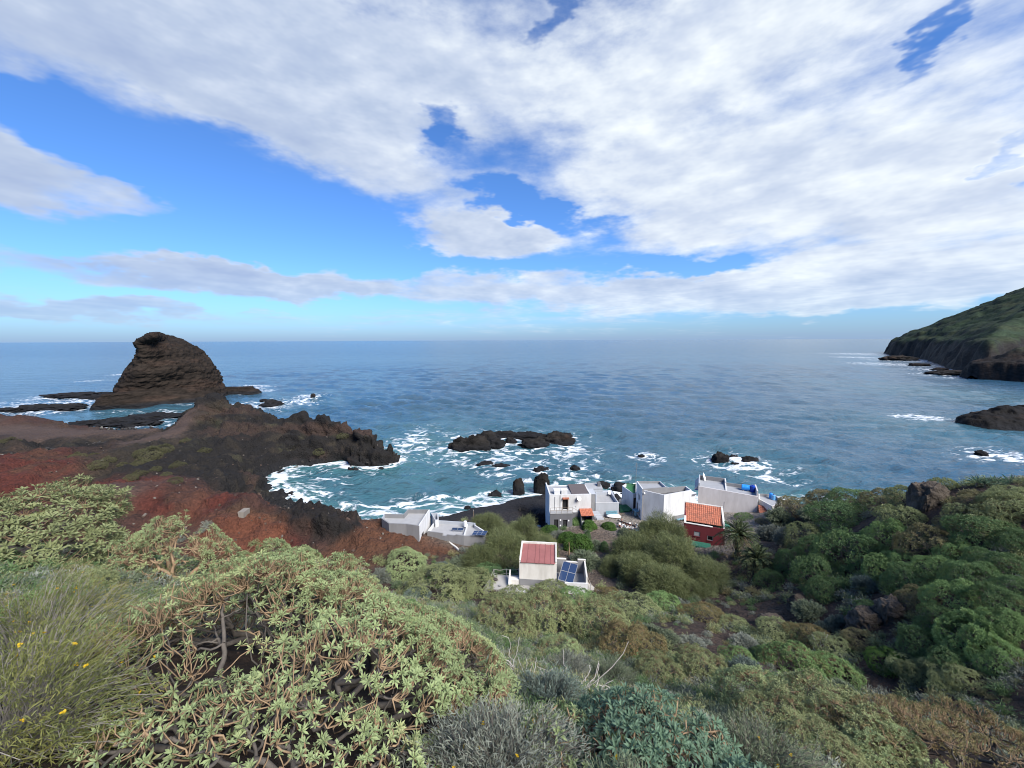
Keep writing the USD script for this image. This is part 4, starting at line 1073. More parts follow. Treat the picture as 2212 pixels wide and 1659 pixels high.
# ------------------------------------------------------------------ the red house with the orange roof
c5 = crop(2660, 1860, 4.809)
zR = 3.9
FR = Frame(at_z(*c5(150, 1340), zR), at_z(*c5(918, 1482), zR))
wR = FR.w
hR = FR.thing('red_house', 'oxblood red house with an orange tiled roof beside the palm', 'house')
hw = 2.75
wins = [(1.15, .72, 1.25, .62), (wR - 1.95, .68, .98, .60)]
obj('wall', cut(prism([(0, 0), (wR, 0), (wR, .18), (0, .18)], -.8, hw), *[box((x, -.1, z), (x + w, .3, z + h)) for x, w, z, h in wins]), MRED, hR)
for k, (x, w, z, h) in enumerate(wins):
    f = obj('window', join(box((x, .03, z), (x + .06, .10, z + h)), box((x + w - .06, .03, z), (x + w, .10, z + h)), box((x + .06, .03, z), (x + w - .06, .10, z + .06)), box((x + .06, .03, z + h - .06), (x + w - .06, .10, z + h))), MG if k else MDG, hR)
    obj('pane', box((x + .06, .06, z + .06), (x + w - .06, .07, z + h - .06)), MRG if k == 0 else MGLASS, f)
    obj('sill', box((x - .04, -.06, z - .05), (x + w + .04, .02, z - .003)), MRED, f)
obj('room_back', box((.2, .9, -.5), (wR - .2, .95, hw - .2)), MBLK, hR)
obj('wall', prism([(0, .18), (.18, .18), (.18, 4.5), (0, 4.5)], -.8, [hw, hw, hw + .95, hw + .95]), MRED, hR)
obj('wall', prism([(wR - .18, .18), (wR, .18), (wR, 4.5), (wR - .18, 4.5)], -.8, [hw, hw, hw + 1.0, hw + 1.0]), MC, hR)
obj('wall', prism([(.18, 4.32), (wR - .18, 4.32), (wR - .18, 4.5), (.18, 4.5)], -.8, hw + .95), MC, hR)
obj('gutter_floor', box((.18, .18, hw - .75), (wR - .18, 1.2, hw - .70)), MGRN, hR)
obj('eaves_wall', box((.18, 1.0, hw - .7), (wR - .18, 1.12, hw - .05)), plaster('mossy_render', (.13, .16, .13), .5), hR)
obj('coping', box((-.04, -.05, hw + .004), (wR * .70, .2, hw + .07)), MC, hR)
obj('coping', prism([(-.04, .205), (.2, .205), (.2, 1.2), (-.04, 1.2)], [hw + .006, hw + .006, hw + .25, hw + .25], [hw + .1, hw + .1, hw + .5, hw + .5]), MC, hR)
obj('coping', prism([(wR - .2, .9), (wR + .03, .9), (wR + .03, 4.52), (wR - .2, 4.52)], [hw + .2, hw + .2, hw + 1.05, hw + 1.05], [hw + .3, hw + .3, hw + 1.15, hw + 1.15]), MC, hR)
obj('roof_deck', prism([(.18, .95), (wR - .2, .95), (wR - .2, 4.4), (.18, 4.4)], [hw - .05, hw - .05, hw + .95, hw + .95], [hw, hw, hw + 1.0, hw + 1.0]), MTILE2, hR)
tile_strip(hR, [(.1, .85, hw - .02), (wR - .2, .85, hw - .02), (wR - .2, 4.42, hw + 1.0), (.1, 4.42, hw + 1.0)], 18, 9, [MTILE, MTILE, MTILE2], .045, seed=3)
obj('ridge_cap', box((0, 4.38, hw + 1.03), (wR - .1, 4.58, hw + 1.12)), MC, hR)
obj('lean_to_sheet', prism([(.9, -.75), (3.1, -.75), (3.1, -.02), (.9, -.02)], [.28, .28, .55, .55], [.32, .32, .59, .59]), MGRN, hR)
obj('lean_to_board', box((.9, -.76, -.5), (3.1, -.70, .27)), MGRN, hR)
pp = FR.thing('pole', 'thin dark pole at the far right corner of the red house', 'pole', (wR + .12, 4.2, -.5))
obj('post', rod((0, 0, 0), (0, 0, 5.2), .035, 7), MDG, pp); obj('bracket', box((-.12, -.03, 3.2), (0, .03, 3.26)), MSTEEL, pp)
gs = FR.thing('green_awning', 'green sloping awning sheet between the red house and the pinkish house', 'awning', (wR + .2, 3.4, 1.6))
obj('sheet', prism([(0, 0), (1.0, .2), (.9, 1.3), (0, 1.3)], [0, -.5, -.5, .6], [.04, -.46, -.46, .64]), MGRN, gs); obj('post', rod((.9, .3, -2.4), (.9, .3, -.5), .03), MSTEEL, gs)

# ------------------------------------------------------------------ the pinkish house with the blue tanks
zF = 3.3
FF = Frame(at_z(*c5(415, 648), zF), at_z(*c5(1538, 832), zF))
wF = FF.w
hF_ = FF.thing('pinkish_house', 'pale pinkish long house with a grey roof terrace and blue tanks', 'house')
hF = 3.15
xs = wF * .47
MFW = [MP]
obj('wall', prism([(0, 0), (wF, 0), (wF, .18), (0, .18)], -1.2, [hF + .25, hF - .05, hF - .05, hF + .25]), MP, hF_)
obj('wall', prism([(0, .18), (.18, .18), (.18, 4.6), (0, 4.6)], -1.2, hF + .72), MGL, hF_)
obj('wall', prism([(.18, 4.42), (xs, 4.42), (xs, 4.6), (.18, 4.6)], -1.2, hF + .65), MG, hF_)
obj('wall', prism([(xs, 3.0), (xs + .18, 3.0), (xs + .18, 4.6), (xs, 4.6)], -1.2, hF + .65), MW, hF_)
obj('divider_wall', prism([(xs, .19), (xs + .18, .19), (xs + .18, 2.995), (xs, 2.995)], hF - .3, [hF + .12, hF + .12, hF + .3, hF + .3]), MW, hF_)
obj('wall', prism([(xs + .18, 3.0), (wF - .18, 3.0), (wF - .18, 3.18), (xs + .18, 3.18)], -1.2, hF + .45), MG, hF_)
obj('wall', prism([(wF - .18, .18), (wF, .18), (wF, 3.18), (wF - .18, 3.18)], -1.2, hF + .75), MP, hF_)
obj('roof', prism([(.185, .185), (xs - .005, .185), (xs - .005, 4.415), (.185, 4.415)], hF - .25, [hF + .15, hF + .02, hF - .02, hF - .02]), MRG, hF_)
obj('roof', prism([(xs + .185, .185), (wF - .185, .185), (wF - .185, 2.995), (xs + .185, 2.995)], hF - .4, [hF - .06, hF - .12, hF - .12, hF - .06]), MRG, hF_)
obj('eaves_trim', box((-.55, .3, hF - .55), (-.005, 4.5, hF - .42)), MNAVY, hF_)
obj('eaves', prism([(-.55, .3), (-.004, .3), (-.004, 4.5), (-.55, 4.5)], [hF - .41] * 4, [hF - .35, hF + .3, hF + .3, hF - .35]), MGL, hF_)
bd = FF.thing('surfboard', 'white board leaning on the parapet of the pinkish house roof', 'board', (.95, 4.0, hF))
pr = [(-.22, 0), (-.25, .5), (-.2, 1.0), (0, 1.35), (.2, 1.0), (.25, .5), (.22, 0)]
m_ = prism(pr, 0, .06); m_.apply_transform(trimesh.transformations.rotation_matrix(math.radians(72), (1, 0, 0))); m_.apply_transform(trimesh.transformations.rotation_matrix(math.radians(62), (0, 0, 1)))
obj('deck', m_, MWHT, bd); obj('fin', box((-.02, -.1, .12), (.02, -.02, .3)), MG, bd)


def barrel(frame, label, loc, r, h, mt, lying=False, group=None):
    t = frame.thing('water_tank', label, 'water tank', loc, group)
    lv = [(0, .8), (.04, .97), (.22, 1.0), (.25, .97), (.28, 1.0), (.6, 1.0), (.63, .97), (.66, 1.0), (.92, .97), (1.0, .62)]
    prof = [[0, 0]] + [[r * b, h * a] for a, b in lv] + [[0, h]]
    m = trimesh.creation.revolve(np.array(prof), sections=24)
    lid = trimesh.creation.cylinder(r * .38, .08, sections=16); lid.apply_translation((0, 0, h + .035))
    if lying:
        R = trimesh.transformations.rotation_matrix(math.radians(90), (0, 1, 0)); T = trimesh.transformations.translation_matrix((-h / 2, 0, r))
        m.apply_transform(T @ R); lid.apply_transform(T @ R)
        obj('cradle', join(box((-h * .3, -r * .7, -.002), (-h * .22, r * .7, r * .35)), box((h * .22, -r * .7, -.002), (h * .3, r * .7, r * .35))), MSTEEL, t)
    obj('body', m, mt, t, smooth=35); obj('lid', lid, MNAVY, t, smooth=35)


barrel(FF, 'bright blue tank lying on its side on the pinkish house roof', (wF - 1.45, 2.2, hF - .1), .46, 1.15, MBLUE, True)
barrel(FF, 'deep blue upright tank at the roof corner of the pinkish house', (wF - .55, 2.05, hF - .1), .38, 1.0, MNAVY)
# small wing on the right of it
hW = FF.thing('side_wing', 'low grey roofed annex with an orange tile canopy right of the pinkish house', 'house', (wF + .02, 0, 0))
wpts = [at_z(*c5(*p), zF + 2.5) for p in [(1572, 500), (1830, 640), (2020, 562), (1885, 415), (1572, 400)]]
wl = [FF.loc(p) - [wF + .02, 0] for p in wpts]
shell(hW, wl, -1.5, 2.5, 2.1, [MC, MP, MG, MG, MW], MRG, t=.14)
obj('canopy_deck', prism([(.05, -1.35), (2.1, -1.35), (2.2, .0), (.05, .0)], [1.15, 1.15, 1.72, 1.72], [1.2, 1.2, 1.78, 1.78]), MTILE2, hW)
tile_strip(hW, [(.05, -1.45, 1.18), (2.15, -1.45, 1.18), (2.2, .0, 1.8), (.05, .0, 1.8)], 8, 4, [MTILE2, MTILE], .04, seed=8)
obj('canopy_post', rod((2.0, -1.3, -1.2), (2.0, -1.3, 1.15), .04), MWOOD, hW)
obj('pipe', join(*[rod((.1 + .22 * k, 1.6 - .3 * k, 2.16 + .0 * k), (.1 + .22 * (k + 1), 1.6 - .3 * (k + 1), 2.16), .04) for k in range(4)]), MWHT, hW)
q_ = FF.loc(at_z(*c5(1800, 490), zF + 2.1)); barrel(FF, 'blue barrel with a dark lid, back one of two on the annex roof', (q_[0], q_[1], 2.1), .24, .85, MBLUE)
q_ = FF.loc(at_z(*c5(1850, 520), zF + 2.1)); barrel(FF, 'lighter blue barrel with a dark lid, front one of two on the annex roof', (q_[0], q_[1], 2.1), .26, .8, plain('pale_blue_plastic', (.10, .30, .55), .4, vary=.08))

# ------------------------------------------------------------------ the big white house
c6 = crop(2420, 1860, 5.53)
hE = thing('big_white_house', 'large plain white house with a dark felt roof dipping to a corner', 'house')
E1 = PZ(c6, [(478, 188), (607, 366), (1138, 322), (988, 188)], 7.5)
E2 = PZ(c6, [(608, 385), (1080, 494), (1680, 388), (1552, 296), (1140, 326)], 7.3)
shell(hE, E1, 1.5, 7.5, 7.15, [MW, MG, MGL, MG], MRG, t=.16, holes={0: [(1.3, .75, 5.0, 1.0), (1.9, .8, 2.6, 1.25), (.5, .8, 2.35, 2.0)]})
e1 = np.array(E1)
for s0, w, zb, h, nm in [(1.3, .75, 5.0, 1.0, 'window'), (1.9, .8, 2.6, 1.25, 'window'), (.5, .8, 2.35, 2.0, 'door')]:
    f = edge_panel(hE, E1, 0, s0, w, zb, h, MDOOR if nm == 'door' else MBLK, nm, .11, .05, frame=MWHT)
shell(hE, E2, 1.0, 7.3, 6.55, [MW, MW, MW, MG, MG], MDR, t=.16)
e2 = np.array(E2)
_u = (e2[2] - e2[1]) / np.linalg.norm(e2[2] - e2[1]); _n = np.array([-_u[1], _u[0]])
obj('plinth', prism([e2[1] + _u * 1.6 - _n * .03, e2[2] - _n * .03, e2[2] - _n * .003, e2[1] + _u * 1.6 - _n * .003], 1.0, 3.75), MG, hE)
_c = thing('stone_bench', 'long pale blue bench along the foot of the big white house', 'bench', (*(e2[1] + _u * 2.0 - _n * .4), 3.0))
_l = np.linalg.norm(e2[2] - e2[1]) - 2.4
_pl = lambda s, e: (_u * s - _n * e)
obj('seat', prism([_pl(0, 0), _pl(_l, 0), _pl(_l, .35)[::1], _pl(0, .35)][::1], .38, .46), MTEAL, _c)
for s in (.2, _l / 2, _l - .4): obj('leg', prism([_pl(s, .05), _pl(s + .2, .05), _pl(s + .2, .3), _pl(s, .3)], -.5, .378), MDG, _c)
# annex at its right end
ax = PZ(c6, [(1600, 520), (1762, 478), (1762, 440), (1682, 400)], 6.0)
obj('annex', prism(ax, 1.2, 6.0), MW, hE)
aw = np.array(PZ(c6, [(1590, 497), (1755, 462)], 6.1)); dv = (aw[1] - aw[0]); pn = np.array([dv[1], -dv[0]]) / np.linalg.norm(dv) * .35
obj('ledge', prism([aw[0], aw[0] + pn, aw[1] + pn, aw[1]][::-1], 6.03, 6.09), MDG, hE)
lamp = e2[0] + (e2[1] - e2[0]) * .1; nn_ = e2[1] - e2[0]; nn_ = np.array([nn_[1], -nn_[0]]) / np.linalg.norm(nn_)
lm = trimesh.creation.icosphere(2, .13); lm.apply_translation((*(lamp + nn_ * .12), 6.9)); obj('wall_lamp', lm, MWHT, hE)
ap = np.array(e1[0]) + [.1, .1]
an = thing('antenna_pole', 'thin tall antenna pole on the back corner of the big white house', 'pole', (*at_z(*c6(460, 235), 6.8)[:2], 5.0))
obj('mast', rod((0, 0, 0), (0, 0, 5.3), .03, 6), MG, an)
for k in range(4): obj('cross_rod', rod((-.3 + .04 * k, 0, 4.6 + .15 * k), (.3 - .04 * k, 0, 4.6 + .15 * k), .012, 5), MG, an)
# the wing with the green roof
hG = thing('green_roof_wing', 'white wing with a green roof terrace left of the big white house', 'house')
G1 = PZ(c6, [(165, 290), (408, 470), (474, 462), (474, 240), (243, 244)], 5.1)
shell(hG, G1, 1.6, 5.1, 4.6, [MW, MW, MW, plaster('green_parapet', (.05, .15, .08), .4), MW], MTURF, t=.14)
g1 = np.array(G1); L_ = np.linalg.norm(g1[1] - g1[0])
edge_panel(hG, G1, 1, .08, .42, 2.3, 2.1, MDOOR, 'door', -.05, .045)
vt = np.array(G1[0]) ; fin = thing('water_pipe', 'white plastic pipe lying on the green roof edge', 'pipe', (*at_z(*c6(440, 240), 5.2)[:2], 5.12))
obj('tube', rod((-.35, -.1, .06), (.4, .1, .12), .07, 10), MWHT, fin); obj('collar', rod((.3, .075, .11), (.38, .095, .12), .085, 10), MGL, fin)
pt = [at_z(*c6(*p), 2.42)[:2] for p in [(104, 706), (130, 850), (300, 842), (392, 790), (318, 694)]]
gp = thing('patio_floor', 'bright green painted patio floor between the grey terrace and the white wing', 'patio')
obj('slab', prism(pt, 1.5, 2.44), MTURF, gp)
p0_, p1_ = at_z(*c6(100, 690), 2.44), at_z(*c6(325, 680), 2.44)
pf = Frame(p0_, p1_)
fe = pf.thing('picket_fence', 'low white picket fence behind the green patio', 'fence')
npk = 12
for k in range(npk): obj('picket', box((k * pf.w / npk, 0, .02), (k * pf.w / npk + .10, .03, .82 + .06 * (k % 2)), .012), MWHT, fe)
obj('rail', box((0, .032, .25), (pf.w, .06, .32)), MWHT, fe); obj('rail', box((0, .032, .6), (pf.w, .06, .67)), MWHT, fe)
tb = at_z(*c6(385, 900), 2.5); tb2 = at_z(*c6(470, 960), 2.5)
tF = Frame(tb, tb2)
tt = tF.thing('garden_table', 'faded teal garden table standing by the white house door', 'table')
obj('top', box((-.05, -.1, .72), (tF.w + .1, .75, .78), .015), MTEAL, tt)
for x, y in ((.05, 0), (tF.w - .05, 0), (.05, .6), (tF.w - .05, .6)): obj('leg', box((x, y, 0), (x + .07, y + .07, .718)), MTEAL, tt)
obj('side_panel', box((tF.w * .55, -.06, .02), (tF.w * .95, -.03, .7)), MTEAL, tt)

# ------------------------------------------------------------------ the two storey house at the beach
c7 = crop(2120, 1880, 5.53)
zC = 2.0
top = 6.75
cl, cr = at_z(*c7(242, 380), top), at_z(*c7(1150, 364), top)
FC = Frame((cl[0], cl[1], 0.0), (cr[0], cr[1], 0.0))
wC = FC.w
hC = FC.thing('two_storey_house', 'white two storey house with a dark doorway over a grey ground floor', 'house')
far_l = FC.loc(at_z(*c7(168, 160), top + .3))
dC = 4.2
f0 = 4.35
obj('wall', cut(prism([(0, 0), (wC, 0), (wC, .18), (0, .18)], f0 - .9, top), box((2.05, -.1, f0 + .02), (2.80, .4, f0 + 1.75)), box((3.85, -.1, f0 + .35), (4.05, .12, f0 + .5))), MW, hC)
obj('doorway', box((2.05, .30, f0), (2.80, .34, f0 + 1.78)), MBLK, hC)
obj('door_frame', join(box((1.97, -.03, f0), (2.05, .05, f0 + 1.78)), box((2.80, -.03, f0), (2.88, .05, f0 + 1.78))), MWOOD, hC)
obj('wall', prism([(0, .18), (.18, .18), (far_l[0] + .18, dC), (far_l[0], dC)], .4, [top + .02, top + .02, top + .35, top + .35]), MW, hC)
obj('wall', prism([(wC - .18, .18), (wC, .18), (wC, dC), (wC - .18, dC)], 1.5, top - .05), MW, hC)
obj('wall', prism([(far_l[0] + .19, dC - .18), (wC - .19, dC - .18), (wC - .19, dC), (far_l[0] + .19, dC)], 1.5, top - .1), MW, hC)
obj('roof', prism([(.19, .19), (wC * .55, .19), (wC * .55, dC - .2), (.1, dC - .2)], top - .5, top - .22), MRG, hC)
obj('roof', prism([(wC * .55 + .01, .19), (wC - .2, .19), (wC - .2, dC - .2), (wC * .55 + .01, dC - .2)], top - .5, [top - .18, top - .18, top + .12, top + .12]), plaster('brown_grey_felt', (.10, .085, .085), .3), hC)
for k, x in enumerate((1.25, 2.35)):
    bt = FC.thing('roof_box', ('white box shaped tank on the two storey house roof, left one', 'white box shaped tank on the two storey house roof, right one')[k], 'tank', (x, 1.0, top - .22))
    obj('body', box((-.45, -.35, 0), (.45, .35, .62), .03), MW, bt); obj('lid', box((-.5, -.4, .623), (.5, .4, .72), .02), MWHT, bt)
# awning tiles over the door
tile_strip(hC, [(1.95, -.35, f0 + 1.78), (2.95, -.35, f0 + 1.78), (2.95, 0.0, f0 + 1.95), (1.95, 0.0, f0 + 1.95)], 5, 2, [MTILE2], .03, seed=11)
# ground floor, proud of the upper one, with the balcony on top
gd = 1.15
doors = [(.55, .62, 1.85), (1.85, .62, 1.35)]
obj('wall', cut(prism([(-.05, -gd), (3.3, -gd), (3.3, -gd + .2), (-.05, -gd + .2)], .6, f0 - .05), box((.55, -gd - .1, 1.4), (1.17, -gd + .4, 3.4)), box((1.90, -gd - .1, 1.75), (2.52, -gd + .4, 3.3))), MDG, hC)
obj('door', box((.55, -gd + .13, .6), (1.17, -gd + .17, 3.4)), MBLK, hC)
obj('door', box((1.90, -gd + .13, .6), (2.52, -gd + .17, 3.3)), MBLK, hC)
obj('wall', prism([(-.05, -gd + .2), (.15, -gd + .2), (.15, -.005), (-.05, -.005)], .6, f0 - .05), MW, hC)
obj('wall', prism([(3.1, -gd + .2), (3.3, -gd + .2), (3.3, -.005), (3.1, -.005)], .6, f0 - .05), MDG, hC)
obj('balcony_floor', box((-.08, -gd - .05, f0 - .048), (3.34, -.005, f0 + .0)), MRF, hC)
obj('base_wall', prism([(3.31, -.3), (wC - 1.2, -.3), (wC - 1.2, -.01), (3.31, -.01)], 1.0, f0 - .4), MDG, hC)
for x in (.0, .85, 1.7, 2.5, 3.28): obj('railing_post', rod((x, -gd, f0), (x, -gd, f0 + .85), .025, 6), MWOOD, hC)
for z in (.45, .85): obj('railing_bar', rod((0, -gd, f0 + z), (3.28, -gd, f0 + z), .022, 6), MWOOD, hC)
obj('railing_bar', rod((3.28, -gd, f0 + .85), (4.3, -.6, f0 + .05), .022, 6), MWOOD, hC)
obj('pipe', rod((.82, -.05, f0 + .0), (.82, -.05, top - .3), .03, 6), MG, hC)
obj('pipe', rod((1.62, -.05, f0 + .0), (1.62, -.05, top - .05), .025, 6), MRG, hC)
for x, z in ((1.5, 3.2), (1.5, 2.35), (2.72, 3.1)): obj('meter_box', box((x - .1, -gd - .06, z), (x + .1, -gd - .003, z + .2), .01), MWHT, hC)
ds = FC.thing('satellite_dish', 'white satellite dish on the two storey house front', 'satellite dish', (4.4, -.05, f0 + 1.75))
pf_ = np.array([[.0, .0], [.12, .015], [.24, .06], [.34, .12], [.33, .135], [.24, .08], [.12, .035], [.0, .02]])
dm = trimesh.creation.revolve(pf_, sections=24); dm.apply_transform(trimesh.transformations.rotation_matrix(math.radians(62), (1, 0, .45))); dm.apply_translation((0, -.25, .1))
obj('reflector', dm, MWHT, ds, smooth=40); obj('arm', rod((0, 0, 0), (0, -.25, .1), .025), MG, ds); obj('feed', rod((0, -.3, .12), (.12, -.6, .02), .015), MG, ds)
# the kiosk under the orange canopy
kx0, kx1 = wC - 1.75, wC + .05
hK = FC.thing('kiosk', 'little open shed with an orange tile canopy and white counter wall', 'shed', (kx0, -1.35, 2.2))
wk = kx1 - kx0
obj('back_wall', box((0, 1.25, 0), (wk, 1.33, 2.2)), MBLK, hK)
obj('side_wall', box((0, .1, .0), (.08, 1.245, 1.75)), MG, hK); obj('side_wall', box((wk - .08, .1, .0), (wk, 1.245, 1.75)), MG, hK)
obj('blue_shutter', box((wk * .55, 1.18, 1.0), (wk - .1, 1.24, 1.7)), MNAVY, hK)
obj('counter_wall', box((.12, 0, -1.0), (wk - .02, .12, .95), .02), MW, hK)
obj('canopy_deck', prism([(-.05, -.1), (wk + .05, -.1), (wk + .05, 1.3), (-.05, 1.3)], [1.78, 1.78, 2.25, 2.25], [1.83, 1.83, 2.30, 2.30]), MTILE2, hK)
tile_strip(hK, [(-.06, -.18, 1.82), (wk + .06, -.18, 1.82), (wk + .06, 1.32, 2.31), (-.06, 1.32, 2.31)], 9, 4, [MTILE], .035, seed=13)
# grey terrace house
hD = FC.thing('grey_terrace_house', 'low blue grey annex with a walled roof terrace and steps', 'house')
D1w = [at_z(*c7(*p), 4.55) for p in [(1245, 552), (1755, 552), (1592, 318), (1245, 314)]]
D1 = [FC.loc(p) for p in D1w]
shell(hD, D1, 1.6, 4.55, 4.0, [MGL, MGL, MGL, MGL], MRF, t=.16)
d1 = np.array(D1)
obj('coping', prism([d1[0] + [0, -.03], d1[1] + [.03, -.03], d1[1] + [.03, .1], d1[0] + [0, .1]], 4.555, 4.60), MW, hD)
obj('stair_tower', box((d1[0][0] - .80, d1[0][1] + .1, 2.5), (d1[0][0] - .05, d1[0][1] + 1.6, 5.9)), MG, hD)
obj('tower_cap', prism([(d1[0][0] - .86, d1[0][1] + .02), (d1[0][0] + .0, d1[0][1] + .02), (d1[0][0] + .0, d1[0][1] + 1.7), (d1[0][0] - .86, d1[0][1] + 1.7)], 5.91, [5.98, 5.98, 6.2, 6.2]), MGL, hD)
for k in range(5): obj('step', box((d1[0][0] - .75 + .16 * k, d1[0][1] - .55 - .22 * k, 1.6), (d1[0][0] + .35 + .16 * k, d1[0][1] - .55 - .22 * k + .218, 3.35 - .17 * k)), MGL, hD)
bb = FC.thing('bench', 'teal bench against the front wall of the grey annex', 'bench', (d1[1][0] - 2.1, d1[1][1] - .55, 2.5))
obj('seat', box((0, 0, .42), (1.8, .38, .48), .01), MTEAL, bb); obj('back', box((0, .34, .52), (1.8, .38, .85), .01), MTEAL, bb)
for x in (.1, 1.62): obj('leg', box((x, .05, 0), (x + .08, .33, .418)), MDG, bb)
ch = FC.thing('terrace_chair', 'white folding chair on the grey annex roof terrace', 'chair', (*(FC.loc(at_z(*c7(1530, 420), 4.0))), 4.0))
obj('seat', box((0, 0, .4), (.45, .45, .44), .01), MWHT, ch); obj('backrest', prism([(0, .42), (.45, .42), (.45, .47), (0, .47)], .42, .9), MWHT, ch)
for x, y in ((0, 0), (.41, 0), (0, .41), (.41, .41)): obj('leg', box((x, y, 0), (x + .04, y + .04, .398)), MG, ch)
# small sheds on the shore side
hS = FC.thing('shore_shed', 'little grey roofed shed on the sea side of the grey annex', 'shed', (d1[1][0] - .9, d1[2][1] + .3, 1.0))
obj('wall', box((0, 0, 0), (1.5, 1.6, 2.7)), MW, hS); obj('roof', prism([(-.1, -.1), (1.6, -.1), (1.6, 1.7), (-.1, 1.7)], [2.71, 2.71, 3.0, 3.0], [2.78, 2.78, 3.07, 3.07]), MGL, hS)
hS2 = FC.thing('back_shed', 'dark grey roofed block behind the grey annex terrace', 'shed', (d1[0][0] - .3, d1[2][1] + .3, 1.0))
obj('wall', box((0, 0, 0), (2.6, 1.8, 4.0)), MGL, hS2); obj('roof', prism([(-.05, -.05), (2.65, -.05), (2.65, 1.85), (-.05, 1.85)], [4.01, 4.01, 4.35, 4.35], [4.07, 4.07, 4.41, 4.41]), MRG, hS2)
obj('chimney', box((1.9, .6, 4.0), (2.4, 1.1, 4.9)), MDG, hS2)
# upturned boat, planks, rubble on the trodden ground
bo = at_z(*c7(1640, 850), 2.6)
bt = thing('upturned_boat', 'small white upturned boat on the ground before the grey annex', 'boat', (bo[0], bo[1], bo[2]), -8)
us = np.linspace(-1, 1, 15); vs = np.linspace(0, np.pi, 9)
hv = np.array([[1.15 * u, .42 * (1 - abs(u) ** 2.6) ** .6 * np.cos(a), .34 * (1 - abs(u) ** 3) ** .5 * np.sin(a) + .01] for u in us for a in vs])
hf = np.array([[i * 9 + j, i * 9 + j + 1, (i + 1) * 9 + j + 1, (i + 1) * 9 + j] for i in range(14) for j in range(8)])
obj('hull', (hv, hf), MWHT, bt, smooth=True); obj('keel', box((-.9, -.02, .33), (.9, .02, .38)), MWHT, bt)
rng = np.random.default_rng(77)
for k, (cx, cy, L, ang) in enumerate([(1700, 800, 1.6, -38), (1770, 800, 1.7, -40), (1720, 835, 1.4, -36)]):
    p = at_z(*c7(cx, cy), 2.62)
    tag(obj('loose_plank', box(p + [-L / 2, -.09, .0 + .05 * k], p + [L / 2, .09, .045 + .05 * k]), MWOOD), ('grey plank lying beside the upturned boat, leftmost of three', 'grey plank lying beside the upturned boat, rightmost of three', 'grey plank lying beside the upturned boat, middle one')[k], 'plank')
rub = [MC, MTILE2, MWOOD, MG, MWHT]
rp = []
for k in range(70):
    cx, cy = rng.uniform(1760, 2230), 0
    cy = 905 + (cx - 1700) * .30 + rng.uniform(-15, 140)
    p = at_z(*c7(cx, cy), 2.9)
    rp.append((p, rng.uniform(.12, .4), rng.integers(5)))
for mi in range(5):
    ms = []
    for p, s, k in rp:
        if k != mi: continue
        b = trimesh.creation.box((s * 1.4, s * .8, s * .3)); b.apply_transform(trimesh.transformations.random_rotation_matrix(rng.random(3))); b.apply_translation(p + [0, 0, .05]); ms.append(b)
    if mi == 0:
        rb_ = thing('rubble_heap', 'heap of broken boards, tiles and rubble below the white house', 'rubble')
        tag(rb_, None, None, None, 'stuff')
    obj('pieces', join(*ms), rub[mi], rb_)
p = at_z(*c7(1720, 945), 3.0); p2 = at_z(*c7(2110, 1090), 3.0)
lg = thing('long_beam', 'long dark beam lying along the front of the rubble heap', 'beam', p)
obj('timber', rod((0, 0, .15), p2 - p + [0, 0, .15], .09, 6), MDOOR, lg); obj('end_plate', rod(np.array([0, 0, .15]) - (p2 - p) * .004, (p2 - p) * .001 + [0, 0, .15], .1, 6), MC, lg)
# ------------------------------------------------------------------ plants
def leaf_look(name, c, dry=None, dryness=.0, vary=.55, trans=.26, dark=None):
    """leaves: tone varies leaf by leaf and clump by clump"""
    n = {'g': ('geometry', {}), 'o': ('object_info', {}), 'tc': ('texture_coordinate', {}),
         'n': ('noise_texture', {'scale': 1.7, 'detail': 4.0, 'roughness': .6}),
         'r1': ('map_range', {'from_min': 0.0, 'from_max': 1.0, 'to_min': 1 - vary * .6, 'to_max': 1 + vary * .6}),
         'r2': ('map_range', {'from_min': .3, 'from_max': .7, 'to_min': .75, 'to_max': 1.25, 'clamp': True}),
         'r3': ('map_range', {'from_min': 0.0, 'from_max': 1.0, 'to_min': .86, 'to_max': 1.14}),
         'm1': ('math', {'math_type': 'multiply'}), 'm2': ('math', {'math_type': 'multiply'}),
         'dm': ('map_range', {'from_min': .52, 'from_max': .74, 'to_min': 0.0, 'to_max': dryness, 'clamp': True}),
         'cm': ('mix_color', {'blend_type': 'mix', 'a': c, 'b': dry or c}), 'v': ('vector_math', {'math_type': 'scale'}),
         'd': ('principled_bsdf', {'roughness': .62, 'specular_ior_level': .28}), 't': ('translucent_bsdf', {}), 'x': ('mix_closure', {'fac': trans})}
    l = [('tc.object', 'n.vector'), ('g.random_per_island', 'r1.value'), ('n.fac', 'r2.value'), ('o.random', 'r3.value'), ('r1.result', 'm1.value1'), ('r2.result', 'm1.value2'), ('m1.value', 'm2.value1'), ('r3.result', 'm2.value2'),
         ('n.fac', 'dm.value'), ('dm.result', 'cm.fac'), ('cm.result', 'v.vector1'), ('m2.value', 'v.scale'), ('v.vector', 'd.base_color'), ('v.vector', 't.color'), ('d.BSDF', 'x.closure1'), ('t.BSDF', 'x.closure2')]
    return mat(name, n, l, surface='x.closure')


def bark_look(name, c, c2, scale=9.0):
    return mat(name, {'tc': ('texture_coordinate', {}), 'n': ('noise_texture', {'scale': scale, 'detail': 6.0, 'roughness': .65}), 'r': ('map_range', {'from_min': .35, 'from_max': .65, 'clamp': True}),
                      'm': ('mix_color', {'a': c, 'b': c2}), 'b': ('bump', {'strength': .6, 'distance': .01}), 'p': ('principled_bsdf', {'roughness': .85, 'specular_ior_level': .25})},
               [('tc.object', 'n.vector'), ('n.fac', 'r.value'), ('r.result', 'm.fac'), ('m.result', 'p.base_color'), ('n.fac', 'b.height'), ('b.normal', 'p.normal')])


